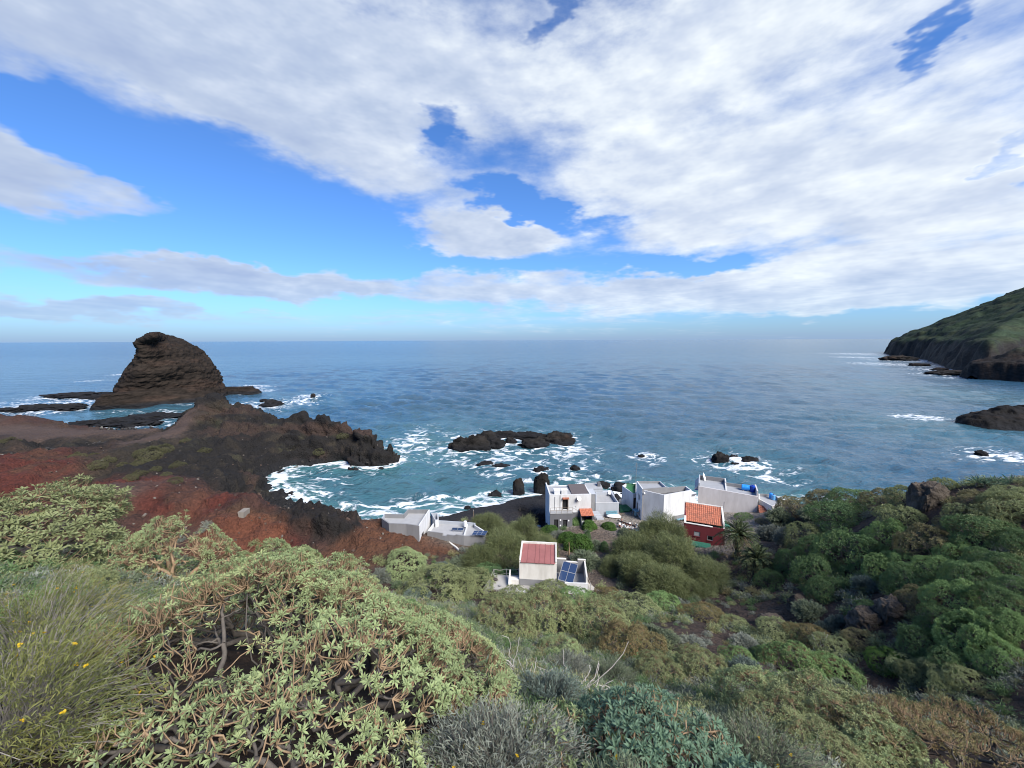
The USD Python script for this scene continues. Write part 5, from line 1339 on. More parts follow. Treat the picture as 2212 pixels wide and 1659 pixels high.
LK = dict(
    pale=leaf_look('leaf_pale_green', (0.379, 0.471, 0.218), (0.460, 0.437, 0.207), .7), olive=leaf_look('leaf_olive', (0.320, 0.362, 0.165), (0.290, 0.285, 0.135), .4), green=leaf_look('leaf_mid_green', (0.237, 0.376, 0.135), (0.336, 0.371, 0.151), .5),
    dark=leaf_look('leaf_dark_green', (0.145, 0.243, 0.094), (0.226, 0.226, 0.094), .6), blue=leaf_look('leaf_blue_green', (0.162, 0.265, 0.168), (0.195, 0.248, 0.142), .4), dry=leaf_look('leaf_dry_tan', (0.239, 0.205, 0.088), (0.303, 0.191, 0.096), .9),
    brown=leaf_look('leaf_brown_olive', (0.286, 0.265, 0.129), (0.351, 0.247, 0.145), .8), grey=leaf_look('scrub_grey', (0.244, 0.268, 0.215), (0.281, 0.268, 0.211), .6, .5, .15), greygreen=leaf_look('scrub_grey_green', (0.172, 0.213, 0.127), (0.224, 0.224, 0.143), .6, .5, .15),
    bluegrey=leaf_look('scrub_blue_grey', (0.156, 0.204, 0.168), (0.177, 0.195, 0.160), .5, .4, .15), yellow=leaf_look('scrub_yellow_green', (0.200, 0.221, 0.073), (0.307, 0.263, 0.064), .95, .6, .2), feather=leaf_look('tamarisk_green', (0.175, 0.206, 0.084), (0.233, 0.224, 0.110), .7, .6, .2),
    bright=leaf_look('leaf_bright_green', (0.098, 0.195, 0.039), (0.160, 0.212, 0.052), .5), palm=leaf_look('palm_green', (0.072, 0.099, 0.041), (0.145, 0.123, 0.058), .6, .5, .12), palmdry=leaf_look('palm_dry', (0.246, 0.181, 0.109), (0.174, 0.123, 0.072), .8, .5, .1), head=leaf_look('leaf_headland', (.130, .128, .062), (.145, .125, .07), .6), purple=leaf_look('reddish_leaf', (0.109, 0.058, 0.049), (0.145, 0.087, 0.058), .6),
    flower=leaf_look('yellow_petal', (.62, .42, .02), (.6, .40, .02), .3, .3, .2))
BK_GREY = bark_look('bark_grey', (.060, .054, .048), (.115, .100, .086))
BK_TAN = bark_look('bark_tan', (.20, .135, .080), (.29, .205, .125))
BK_DEAD = bark_look('bark_bleached', (.33, .30, .27), (.46, .43, .40))
BK_DARK = bark_look('bark_dark', (.030, .025, .020), (.060, .050, .040))


def tubes(paths, sides=5):
    """paths: list of (points, radii)"""
    V, F, n = [], [], 0
    a = np.linspace(0, 2 * np.pi, sides, endpoint=False)
    by = {}
    for p, r in paths: by.setdefault(len(p), []).append((p, np.broadcast_to(r, len(p))))
    for k, g in by.items():
        p = np.array([x[0] for x in g], float); r = np.array([x[1] for x in g], float)
        t = np.gradient(p, axis=1); t /= np.linalg.norm(t, axis=2, keepdims=True) + 1e-9
        ref = np.where(np.abs(t[..., 2:]) < .9, [0, 0, 1.0], [1.0, 0, 0])
        u = np.cross(t, ref); u /= np.linalg.norm(u, axis=2, keepdims=True) + 1e-9
        w = np.cross(t, u)
        ring = p[:, :, None] + r[:, :, None, None] * (np.cos(a)[:, None] * u[:, :, None] + np.sin(a)[:, None] * w[:, :, None])
        V.append(ring.reshape(-1, 3))
        i = np.arange((k - 1) * sides).reshape(k - 1, sides)
        j = np.roll(i, -1, 1)
        f = np.vstack([np.c_[i.ravel(), i.ravel() + sides, j.ravel()], np.c_[j.ravel(), i.ravel() + sides, j.ravel() + sides]])
        F.append((np.arange(len(g))[:, None, None] * (k * sides) + f[None]).reshape(-1, 3) + n)
        n += len(g) * k * sides
    return np.vstack(V), np.vstack(F)


def rosettes(P, N, size, nleaf, rng, quality=1, width=.30, lift=(5, 75)):
    """star-shaped leaf clusters at P facing N: nleaf pointed leaves each; the faces of one cluster follow each other"""
    P, N = np.asarray(P, float), np.asarray(N, float)
    m = len(P)
    ref = np.where(np.abs(N[:, 2:]) < .9, [[0, 0, 1.0]], [[1.0, 0, 0]])
    U = np.cross(N, ref); U /= np.linalg.norm(U, axis=1, keepdims=True)
    Wv = np.cross(N, U)
    size = np.broadcast_to(size, m)
    ph = (np.arange(nleaf)[None] * 2.39996 + rng.uniform(0, 6.28, (m, 1)) + rng.normal(0, .15, (m, nleaf)))
    el = np.radians(lift[0] + (lift[1] - lift[0]) * ((np.arange(nleaf)[None] + rng.random((m, nleaf))) / nleaf))
    L = size[:, None] * (1.05 - .45 * el / 1.4) * rng.uniform(.8, 1.15, (m, nleaf))
    rad = np.cos(ph)[..., None] * U[:, None] + np.sin(ph)[..., None] * Wv[:, None]
    d = np.cos(el)[..., None] * rad + np.sin(el)[..., None] * N[:, None]
    side = np.cross(d, N[:, None]); side /= np.linalg.norm(side, axis=-1, keepdims=True) + 1e-9
    up = np.cross(side, d)
    w = (L * width * .5)[..., None]
    L = L[..., None]
    b = P[:, None] + d * L * .06
    mid = P[:, None] + d * L * .62 + up * L * .03
    tipp = P[:, None] + d * L - up * L * .10
    if quality == 1:
        V = np.stack([b, mid - side * w, tipp, mid + side * w], 2)
        f = np.array([[0, 1, 2], [0, 2, 3]])
    else:
        q1 = P[:, None] + d * L * .38
        V = np.stack([b, q1 - side * w * .72 + up * w * .3, mid - side * w + up * w * .3, tipp, mid + side * w + up * w * .3, q1 + side * w * .72 + up * w * .3, mid, q1], 2)
        f = np.array([[0, 1, 7], [1, 2, 6], [1, 6, 7], [2, 3, 6], [6, 3, 4], [7, 6, 4], [7, 4, 5], [0, 7, 5]])
    k = V.shape[2]
    F = (np.arange(m * nleaf)[:, None, None] * k + f[None]).reshape(-1, 3)
    return V.reshape(-1, 3), F


def blades(P, D, length, width, rng, bend=.15):
    """narrow single leaves"""
    P, D = np.asarray(P, float), np.asarray(D, float)
    m = len(P)
    D = D / (np.linalg.norm(D, axis=1, keepdims=True) + 1e-9)
    r = rng.normal(size=(m, 3)); s = np.cross(D, r); s /= np.linalg.norm(s, axis=1, keepdims=True) + 1e-9
    L, w = np.broadcast_to(length, m)[:, None], np.broadcast_to(width, m)[:, None]
    V = np.stack([P - s * w * .35, P + s * w * .35, P + D * L * .6 + s * w * .5, P + D * L - [0, 0, 1] * L * bend, P + D * L * .6 - s * w * .5], 1)
    F = (np.arange(m)[:, None, None] * 5 + np.array([[0, 1, 2], [0, 2, 4], [4, 2, 3]])[None]).reshape(-1, 3)
    return V.reshape(-1, 3), F


def wiggle(a, b, n, amp, rng, sag=0.0):
    u = np.linspace(0, 1, n)[:, None]
    p = a + (b - a) * u
    o = rng.normal(0, 1, (n, 3)); o[0] = o[-1] = 0
    if n > 3: o[1:-1] = (o[1:-1] + o[:-2] + o[2:]) / 2
    return p + o * amp * np.linalg.norm(b - a) + np.array([0, 0, sag]) * np.linalg.norm(b - a) * (4 * u * (1 - u))


def branching(base, tips, rng, r_tip=.006, power=2.3, pull=.42, amp=.07, maxleaf=1, sag=-.06):
    """limbs that fork from the base out to every tip, thinning by the number of tips they carry"""
    out = []

    def go(a, pts, depth):
        r = r_tip * len(pts) ** (1 / power)
        if len(pts) <= maxleaf or depth > 12:
            for p in pts: out.append((wiggle(a, p, 4, amp, rng, sag), np.linspace(r_tip * 1.25, r_tip * .8, 4)))
            return
        k = 2 if len(pts) < 8 else 3
        c = pts[rng.choice(len(pts), k, replace=False)]
        for _ in range(3):
            lab = np.argmin(((pts[:, None] - c[None]) ** 2).sum(-1), 1)
            c = np.array([pts[lab == i].mean(0) if (lab == i).any() else c[i] for i in range(k)])
        for i in range(k):
            g = pts[lab == i]
            if not len(g): continue
            if len(g) == len(pts):
                for h in np.array_split(g, 2):
                    if len(h): go(a, h, depth + 1)
                continue
            ri = r_tip * len(g) ** (1 / power)
            cen = g.mean(0)
            far = min(1.0, pull + .05 * depth)
            b = a + (cen - a) * far + rng.normal(0, .04, 3) * np.linalg.norm(cen - a)
            out.append((wiggle(a, b, 5, amp, rng, sag), np.linspace(min(r, ri * 1.35), ri, 5)))
            go(b, g, depth + 1)
    go(np.asarray(base, float), np.asarray(tips, float), 0)
    return out


def dome_points(n, rx, ry, rz, rng, lobes=9, rough=.22, low=-.12, seed=0, fill=.12):
    """spots and outward directions on an uneven, lobed dome"""
    P, N = [], []
    L = rng.normal(size=(lobes, 3)); L[:, 2] = np.abs(L[:, 2]) * .9 + .1; L /= np.linalg.norm(L, axis=1, keepdims=True)
    while sum(map(len, P)) < n:
        d = rng.normal(size=(n, 3)); d /= np.linalg.norm(d, axis=1, keepdims=True)
        d = d[d[:, 2] > low]
        near = np.max(d @ L.T, 1)
        thr = 1 - 2.2 / lobes; tt = np.clip((near - thr) / (1 - thr), 0, 1)
        r = (1 - rough) + rough * 1.35 * np.sqrt(tt) + .18 * (fbm(d * 2.1 + seed * 7, 3, seed) - .5) * 2 * rough / .22
        # clumped: fewer where it dips
        keep = rng.random(len(d)) < np.clip(.22 + 1.4 * tt, 0, 1)
        r = r * (1 - fill * rng.random(len(d)) ** 2)
        p = d * r[:, None] * [rx, ry, rz]
        nn = d / [rx, ry, rz]; nn /= np.linalg.norm(nn, axis=1, keepdims=True)
        P.append(p[keep]); N.append(nn[keep])
    return np.vstack(P)[:n], np.vstack(N)[:n]


def spurge(parent, rng, rx, ry, rz, n, size, nleaf, look, quality=1, lobes=9, seed=0, bark=BK_GREY, ntips=70, twigs=False, r_tip=.007, width=.30, single=0, rough=.22, P=None, N=None, low=-.1, stem=None, eye=None):
    """a rounded succulent shrub: forked limbs under a dome of leaf clusters"""
    if P is None: P, N = dome_points(n, rx, ry, rz, rng, lobes, rough, low, seed)
    N = N + rng.normal(0, .33, N.shape); N[:, 2] += .25; N /= np.linalg.norm(N, axis=1, keepdims=True)
    sizes = size * rng.uniform(.72, 1.2, len(P))
    sel = rng.choice(len(P), min(ntips, len(P)), replace=False)
    inner = P[sel] * [.9, .9, .86]
    br = branching((0, 0, -.05 * rz), inner, rng, r_tip=r_tip)
    obj('branches', tubes(br, 5), bark, parent, smooth=True)
    if twigs:
        T = cKDTree(inner); _, i = T.query(P)
        tw = [(wiggle(inner[k], P[j] - N[j] * sizes[j] * .05, 4, .10, rng, -.12), np.linspace(stem or .007, (stem or .007) * .75, 4)) for j, k in enumerate(i)]
        tag(obj('twigs', tubes(tw, 3), BK_TAN, parent, smooth=True), kind='stuff')
    if single:
        order = np.argsort(np.linalg.norm(P - np.asarray(eye), axis=1))
        near, rest = order[:single], order[single:]
        for j in near:
            obj('leaf_cluster', rosettes(P[[j]], N[[j]], sizes[[j]], nleaf, rng, quality, width), look, parent)
        if len(rest): tag(obj('leaf_clusters', rosettes(P[rest], N[rest], sizes[rest], nleaf, rng, quality, width), look, parent), kind='stuff')
    else:
        obj('foliage', rosettes(P, N, sizes, nleaf, rng, quality, width), look, parent)


def scrub(parent, rng, rx, ry, rz, nstem, look, blade=(.09, .012), per=26, bark=BK_GREY, seed=0, tips=.45, flowers=0, r=.004, spread=.9, lobes=7, rough=.3, droop=.12):
    """a wiry bush: many thin stems that carry narrow leaves towards their ends"""
    P, N = dome_points(nstem, rx, ry, rz, rng, lobes, rough, -.05, seed, .35)
    base = P * [.16, .16, 0] + rng.normal(0, .03 * rx, P.shape) * [1, 1, 0]
    st, bp, bd = [], [], []
    for k in range(nstem):
        q = wiggle(base[k], P[k], 6, .06, rng, .05)
        st.append((q, np.linspace(r * 1.6, r * .6, 6)))
        u = rng.uniform(tips, 1.03, per)
        i = np.clip((u * 5).astype(int), 0, 4); f = (u * 5 - i)[:, None]
        pt = q[i] * (1 - f) + q[i + 1] * f
        d = (q[-1] - q[-3]); d = d / (np.linalg.norm(d) + 1e-9)
        off = rng.normal(0, 1, (per, 3))
        bp.append(pt + off * .06 * spread * rx * (.3 + .7 * u[:, None]) * .5); bd.append(d + rng.normal(0, .55 * spread, (per, 3)))
    obj('stems', tubes(st, 3), bark, parent)
    bp, bd = np.vstack(bp), np.vstack(bd)
    obj('foliage', blades(bp, bd, blade[0] * rng.uniform(.6, 1.3, len(bp)), blade[1], rng, droop), look, parent)
    if flowers:
        k = rng.choice(np.flatnonzero(bp[:, 2] > np.quantile(bp[:, 2], .72)), flowers)
        obj('flowers', rosettes(bp[k] + bd[k] * blade[0] * .4, bd[k] / np.linalg.norm(bd[k], axis=1, keepdims=True), blade[0] * .45, 6, rng, 1, .8, (10, 60)), LK['flower'], parent)


def sight(px, py, lift=.5):
    """the spot on the ground that the plant seen there grows from"""
    d = ray(px, py); d = d / d[1]
    ys = np.concatenate([np.arange(1.2 if lift < 1.1 else 14.0, 30, .04), np.arange(30, 125, .15)])
    p = EYE + d * ys[:, None]
    g = height(p[:, 0], p[:, 1])
    hit = p[:, 2] < g + lift
    k = np.argmax(hit) if hit.any() else np.argmin(p[:, 2] - g)
    q = p[k]
    return np.array([q[0], q[1], ground_z(q[0], q[1])]), float(np.dot(q - EYE, CAM_F))


PROTO = {}


def plant(kind, px, py, wpx, label, hf=1.0, name=None, category='bush', group=None, lift=.5, seed=0, rz=None, spot=None, wm=None):
    """one more plant of a kind already modelled, turned and sized, standing where it was seen"""
    src, base_w = PROTO[kind]
    if spot is None:
        p, dist = sight(px, py, lift)
        w = wpx / FPX * dist
    else:
        p = np.array([spot[0], spot[1], float(ground_z(spot[0], spot[1]))]); w = wm
    rng = np.random.default_rng(int(px * 7 + py * 13 + seed))
    s = w / base_w
    ang = rng.uniform(0, 360) if rz is None else rz
    t = thing(name or src[0], label, category, p - [0, 0, .04], ang, group, (s, s, s * hf))
    if src[1] is None:
        src[2](t)
        src[1] = str(t.GetPath())
    else:
        t.GetReferences().AddInternalReference(Sdf.Path(src[1])); t.SetInstanceable(True)
    PLACED.append((p[0], p[1], w / 2))
    return t


PLACED = []


def proto(kind, name, width, fn):
    PROTO[kind] = ([name, None, fn], width)


def _sp(look, seed, n=1300, size=.135, lobes=10, quality=1, nleaf=7, rz=1.2, rough=.24, **k):
    return lambda t: spurge(t, np.random.default_rng(seed), 1.5, 1.5, rz, n, size, nleaf, LK[look], quality, lobes, seed, rough=rough, **k)


for kind, look, sd in (('olive', 'olive', 1), ('olive2', 'olive', 2), ('green', 'green', 3), ('green2', 'green', 4), ('dark', 'dark', 5), ('dark2', 'dark', 6), ('dry', 'dry', 7), ('brown', 'brown', 8), ('pale', 'pale', 9), ('blue', 'blue', 10), ('bright', 'bright', 11)):
    proto(kind, 'spurge_bush', 3.0, _sp(look, sd, lobes=13 + sd % 4 * 3, low=-.22))
proto('head', 'headland_bush', 3.0, _sp('head', 12, lobes=16, low=-.22))
# closer ones, with finer clusters and twigs
for kind, look, sd in (('n_olive', 'olive', 21), ('n_pale', 'pale', 22), ('n_green', 'green', 23), ('n_dry', 'dry', 24)):
    proto(kind, 'spurge_bush', 3.0, _sp(look, sd, n=1700, size=.115, lobes=26, quality=1, nleaf=8, ntips=170, twigs=True, stem=.006, low=-.2, rough=.34))
proto('grey', 'scrub_bush', 2.0, lambda t: scrub(t, np.random.default_rng(31), 1.0, 1.0, .8, 420, LK['grey'], (.12, .02), 26))
proto('greygreen', 'scrub_bush', 2.0, lambda t: scrub(t, np.random.default_rng(32), 1.0, 1.0, .8, 420, LK['greygreen'], (.12, .02), 26))
proto('bluegrey', 'scrub_bush', 2.0, lambda t: scrub(t, np.random.default_rng(33), 1.0, 1.0, .85, 420, LK['bluegrey'], (.12, .02), 26, rough=.15))
proto('purple', 'reddish_shrub', 2.0, lambda t: scrub(t, np.random.default_rng(34), 1.0, 1.0, .9, 260, LK['purple'], (.2, .03), 20))
proto('feather', 'tamarisk_tree', 5.0, lambda t: tamarisk(t, np.random.default_rng(35), 5))
proto('feather2', 'tamarisk_tree', 5.0, lambda t: tamarisk(t, np.random.default_rng(36), 6))
proto('garden', 'garden_shrub', 2.0, lambda t: spurge(t, np.random.default_rng(37), 1.0, 1.0, .95, 1500, .13, 6, LK['bright'], 1, 14, 3, rough=.2, low=-.35, width=.5))
proto('clipped', 'round_shrub', 2.0, lambda t: spurge(t, np.random.default_rng(38), 1.0, 1.0, .9, 2200, .10, 6, LK['green'], 1, 30, 5, rough=.08, low=-.5, width=.5))
proto('conifer', 'small_conifer', 1.2, lambda t: spurge(t, np.random.default_rng(39), .6, .6, 1.7, 1300, .14, 5, LK['dark'], 1, 20, 6, rough=.12, low=-.1, width=.25))


def tamarisk(t, rng, seed):
    P, N = dome_points(560, 2.5, 2.5, 3.0, rng, 10, .42, -.12, seed, .4)
    P[:, 2] += .5
    limbs = branching((0, 0, -.3), P[rng.choice(len(P), 150, replace=False)] * [.9, .9, .92], rng, r_tip=.014, amp=.09)
    obj('trunk', tubes(limbs[:12], 6), BK_GREY, t, smooth=True)
    obj('branches', tubes(limbs[12:], 4), BK_GREY, t, smooth=True)
    m = 26
    c = np.repeat(P, m, 0) + rng.normal(0, .22, (len(P) * m, 3))
    d = np.repeat(N, m, 0) * .8 + rng.normal(0, .55, (len(P) * m, 3)) + [0, 0, .35]
    obj('crown', blades(c, d, rng.uniform(.25, .8, len(c)), .024, rng, .3), LK['feather'], t)


# --- right hillside, from the picture (centre, width)
R_ = lambda cx, cy: (1474.6 + cx * .4047, 987.5 + cy * .4047)
G_R = 'spurge bushes covering the hillside across the gully'
HILL = [
    ('olive', 660, 415, 210, .85, 'yellowish olive bush above the palms, left of the big dark green one'),
    ('dark', 850, 320, 330, .6, 'wide flat dark green bush high on the left part of the right hillside'),
    ('dark2', 900, 520, 330, .9, 'large deep green bush standing mid slope right of the palms'),
    ('green', 1110, 420, 240, .9, 'rounded green bush just above the large deep green one'),
    ('olive2', 1165, 325, 260, .75, 'olive domed bush below the rocky knob, to its left'),
    ('brown', 1340, 450, 300, .8, 'brownish olive domed bush in the middle of the right hillside'),
    ('dark', 1620, 390, 330, .7, 'broad dark green bush below the path right of the knob'),
    ('dark2', 1745, 555, 250, .8, 'green bush at the right edge halfway up the hillside'),
    ('green2', 1370, 585, 240, .8, 'green bush directly below the brownish olive dome'),
    ('dark2', 1235, 640, 250, .8, 'dark green bush just above the upper boulder'),
    ('dark', 1580, 620, 270, .85, 'dark green bush right of centre below the broad one'),
    ('green', 1480, 735, 290, .8, 'green bush in the lower middle of the right hillside'),
    ('dark', 1700, 740, 270, .85, 'deep green bush at the right edge above the shaded hollow'),
    ('brown', 1290, 720, 220, .75, 'olive brown bush touching the right side of the upper boulder'),
    ('olive', 1620, 300, 300, .6, 'olive bush beside the bare path near the hilltop'),
    ('olive2', 1760, 250, 280, .7, 'olive bush at the right edge just under the hilltop'),
    ('brown', 1640, 215, 260, .55, 'low olive brown bush on the hilltop skyline at right'),
    ('olive', 1790, 180, 240, .6, 'olive bush on the skyline at the right edge of the hilltop'),
    ('green', 1590, 920, 330, .85, 'bright green bush at the foot of the right hillside'),
    ('green2', 1750, 860, 260, .85, 'green bush at the lower right edge of the hillside'),
    ('dark', 1400, 850, 230, .9, 'dark bush in the shade right of the boulders'),
    ('dark2', 1300, 950, 240, .8, 'dark olive bush just under the boulders'),
    ('dark2', 1480, 1045, 240, .7, 'dark green bush at the bottom of the gully on the right'),
    ('dark', 720, 610, 260, .85, 'dark green bush right beside the lower palm'),
    ('dark2', 790, 690, 220, .8, 'dark green bush below the one beside the lower palm'),
    ('dark', 600, 560, 180, 1.2, 'tall dark bush behind the lower palm'),
    ('brown', 640, 265, 240, .6, 'olive brown bush at the top left end of the hillside near the annex'),
    ('brown', 790, 225, 220, .6, 'low olive bush on the skyline left of the knob, leftmost'),
    ('dark', 930, 225, 260, .55, 'low dark bush on the skyline in the middle left of the knob'),
    ('brown', 1090, 215, 220, .6, 'low brownish bush on the skyline next to the knob'),
    ('olive', 1195, 195, 190, .8, 'olive bush leaning against the left side of the knob'),
    ('olive2', 1395, 128, 140, .9, 'small pale olive bush growing on top of the knob'),
    ('grey', 560, 430, 170, .9, 'grey scrub bush right of the upper palm crown'),
    ('grey', 470, 400, 150, .8, 'grey scrub bush between the upper palm and the annex'),
    ('greygreen', 530, 320, 160, .8, 'grey green scrub bush below the annex at the left end of the hillside'),
    ('greygreen', 720, 300, 180, .6, 'grey green scrub among the dark bushes near the hillside top left'),
    ('bluegrey', 985, 660, 170, .7, 'blue grey scrub left of the boulders'),
    ('bluegrey', 835, 850, 120, .95, 'round blue grey bush in the gully left of the lower boulder'),
    ('bluegrey', 740, 880, 90, 1.2, 'upright blue grey bush left of the round one in the gully'),
    ('bright', 1110, 1035, 200, .7, 'low vivid green bush at the gully edge'),
    ('olive', 1270, 1085, 190, .8, 'olive bush right of the low vivid green one'),
    ('brown', 950, 930, 180, .6, 'brown olive bush at the foot of the lower boulder'),
    ('olive2', 1410, 1140, 170, .7, 'small olive bush at the edge of the near slope on the right'),
    ('dark', 1120, 640, 150, .8, 'dark bush filling the gap left of the upper boulder'),
    ('dark', 1000, 760, 150, .6, 'dark low bush on the gully side left of the boulders'),
    ('green', 1490, 480, 200, .7, 'green bush between the brownish dome and the broad dark bush'),
    ('green2', 1060, 560, 200, .8, 'green bush right of the large deep green one'),
    ('brown', 1480, 330, 200, .6, 'brown olive bush just below the bare path'),
    ('dark2', 470, 640, 150, .9, 'dark bush at the foot of the palms, left of the lower one'),
    ('greygreen', 700, 790, 190, .6, 'grey green scrub along the red gully path'),
    ('olive', 1540, 1120, 220, .6, 'olive bush on the near bank below the gully'),
    ('green', 1720, 1010, 260, .8, 'green bush at the right edge in the gully bottom'),
    ('dark2', 1790, 650, 200, .9, 'dark bush cut by the right edge in mid slope'),
    ('dark', 1800, 420, 220, .8, 'dark bush cut by the right edge above mid slope'),
    ('dark2', 740, 470, 200, .8, 'dark green bush between the yellowish olive one and the lower palm'),
    ('green', 1180, 520, 190, .7, 'green bush filling the space left of the brownish dome'),
    ('dark2', 1640, 520, 210, .8, 'dark bush between the broad one and the right edge'),
]
for kind, cx, cy, w, hf, lb in HILL:
    plant(kind, *R_(cx, cy), w * .4047 * .96, lb, hf * 1.5, lift=.85)
# the spiky plant on the skyline
p, dist = sight(*R_(1640, 125), .4)
ag = thing('agave_plant', 'spiky blue green agave like plant on the hilltop skyline', 'plant', p)
rng = np.random.default_rng(5)
ag_n = np.array([[rng.normal(0, .4), rng.normal(0, .4), 1] for _ in range(5)]); ag_n /= np.linalg.norm(ag_n, axis=1, keepdims=True)
ag_p = np.c_[rng.normal(0, .9, 5), rng.normal(0, .35, 5), np.full(5, .15)]
obj('leaves', rosettes(ag_p, ag_n, 1.0, 22, rng, 1, .12, (5, 85)), LK['blue'], ag); obj('stem', tubes([((q * [1, 1, 0] - [0, 0, .2], q), .08) for q in ag_p], 6), BK_GREY, ag)

# --- boulders and the knob
for px, py, w, h, lb, sd in [(*R_(980, 895), 62, 44, 'brown lichened boulder in the gully, lower one of a pair', 1), (*R_(1115, 850), 60, 54, 'grey brown boulder in the gully, upper one of a pair', 2), (*R_(1310, 255), 64, 58, 'rocky brown knob on the skyline of the right hillside', 3), (*R_(480, 890), 50, 22, 'flat purplish rock on the near edge of the red gully path', 4),
                             (*R_(650, 790), 60, 30, 'dark rock ledge beside the red gully path', 5)]:
    p, dist = sight(px, py, .15)
    W2, H2 = .9 * w / FPX * dist, .82 * h / FPX * dist
    b = boulder(0, 0, W2 * FPX / FPX, H2, 300 + sd, spot=p, name='boulder', label=lb, base=(.080, .066, .053), depth=W2 * .8, category='boulder', wet=-50)
# --- valley trees and garden
B_ = lambda cx, cy: (1152 + cx * .248, 1014.9 + cy * .248)
C_ = lambda cx, cy: (768 + cx * .248, 987.5 + cy * .248)
VALLEY = [
    ('feather', *B_(1120, 560), 320, 1.0, 'feathery olive tree between the rubble heap and the red house', 'tamarisk_tree', 'tree', 1.8), ('feather2', *B_(880, 690), 330, .9, 'feathery tree at the left of the grove in front of the red house', 'tamarisk_tree', 'tree', 1.8),
    ('feather', *B_(1270, 790), 420, .95, 'broad feathery tree in the middle of the grove below the red house', 'tamarisk_tree', 'tree', 1.8), ('feather2', *B_(900, 860), 340, .85, 'feathery tree beside the cottage yard', 'tamarisk_tree', 'tree', 1.6),
    ('feather', *B_(1540, 900), 330, .75, 'feathery tree at the right end of the grove near the palms', 'tamarisk_tree', 'tree', 1.4), ('feather2', *B_(1120, 960), 380, .8, 'lowest feathery tree of the grove, in front', 'tamarisk_tree', 'tree', 1.5),
    ('feather2', *B_(1000, 470), 170, .75, 'small dark feathery tree by the corner of the white house', 'tamarisk_tree', 'tree', 1.5), ('feather', *B_(700, 800), 200, .7, 'small feathery tree behind the cottage yard wall', 'tamarisk_tree', 'tree', 1.2), ('feather', *B_(1380, 990), 260, .7, 'small feathery tree above the near slope, right of the lowest one', 'tamarisk_tree', 'tree', 1.2),
    ('feather', *C_(1450, 640), 260, 1.15, 'tall dark feathery tree between the beach and the cottage', 'tamarisk_tree', 'tree', 2.0), ('feather2', *C_(1130, 575), 260, .7, 'feathery shrub tree right behind the terraced house', 'tamarisk_tree', 'tree', 1.3),
    ('feather', *C_(1290, 790), 330, .9, 'feathery tree right of the solar panels of the terraced house', 'tamarisk_tree', 'tree', 1.6), ('feather2', *C_(1620, 760), 230, .8, 'feathery tree behind the cottage roof', 'tamarisk_tree', 'tree', 1.5), ('feather2', *C_(1080, 860), 260, .75, 'feathery tree at the foot of the red bank', 'tamarisk_tree', 'tree', 1.3),
    ('greygreen', *C_(940, 920), 250, .7, 'twiggy grey green bush left of the cottage fence', 'scrub_bush', 'bush', .6), ('dark', *C_(1160, 1000), 300, .8, 'dark green spurge bush behind the cottage fence', 'spurge_bush', 'bush', .9), ('green', *C_(1340, 980), 150, .7, 'green bush at the left wall of the cottage', 'spurge_bush', 'bush', .7),
    ('clipped', *B_(365, 415), 150, .95, 'round clipped green shrub by the lower doors of the two storey house', 'round_shrub', 'shrub', .6), ('garden', *B_(400, 640), 230, .9, 'bright green climber mass in the garden', 'garden_shrub', 'shrub', .8), ('garden', *B_(300, 580), 160, .8, 'bright green garden shrub left of the climber mass', 'garden_shrub', 'shrub', .7),
    ('garden', *B_(150, 520), 160, .7, 'green garden shrub in front of the grey ground floor', 'garden_shrub', 'shrub', .6), ('conifer', *B_(470, 570), 60, 1.0, 'small dark cone shaped tree in the garden', 'small_conifer', 'tree', .8), ('conifer', *B_(620, 660), 60, 1.1, 'small dark cone shaped tree behind the cottage yard', 'small_conifer', 'tree', .8),
    ('garden', *B_(480, 470), 130, 1.0, 'dark leafy shrub under the orange kiosk', 'garden_shrub', 'shrub', .7), ('greygreen', *B_(450, 780), 260, .8, 'grey twiggy bush above the cottage yard', 'scrub_bush', 'bush', .7), ('grey', *B_(220, 560), 150, .8, 'grey scrub bush at the left edge of the garden', 'scrub_bush', 'bush', .5),
    ('garden', *B_(660, 480), 120, .7, 'green shrub left of the rubble heap', 'garden_shrub', 'shrub', .5), ('greygreen', *B_(560, 640), 160, .7, 'grey green scrub in the middle of the garden', 'scrub_bush', 'bush', .5), ('greygreen', *B_(790, 540), 160, .6, 'grey green scrub in front of the rubble heap', 'scrub_bush', 'bush', .5), ('dark', *B_(820, 640), 200, .7, 'dark spurge bush left of the grove in the garden', 'spurge_bush', 'bush', .6),
    ('green', *B_(1840, 390), 140, .7, 'green bush at the foot of the pinkish house wall', 'spurge_bush', 'bush', .6), ('brown', *B_(2010, 430), 120, .6, 'brown olive bush right of the pinkish house wall', 'spurge_bush', 'bush', .5), ('grey', *B_(2080, 560), 220, .8, 'grey scrub bush behind the upper palm', 'scrub_bush', 'bush', .6),
    ('greygreen', *B_(1500, 760), 150, .7, 'grey green scrub at the foot of the red house', 'scrub_bush', 'bush', .5), ('feather', *B_(60, 640), 220, .8, 'feathery tree left of the garden climber', 'tamarisk_tree', 'tree', 1.2), ('greygreen', *B_(330, 850), 180, .7, 'grey green scrub just behind the cottage roof corner', 'scrub_bush', 'bush', .6),
    ('purple', *C_(1215, 1160), 90, .9, 'reddish leafy shrub at the corner of the cottage terrace', 'reddish_shrub', 'shrub', .5),
]
for kind, px, py, w, hf, lb, nm, cat, lf in VALLEY:
    plant(kind, px, py, w * .248 * 1.1, lb, hf, nm, cat, lift=lf)


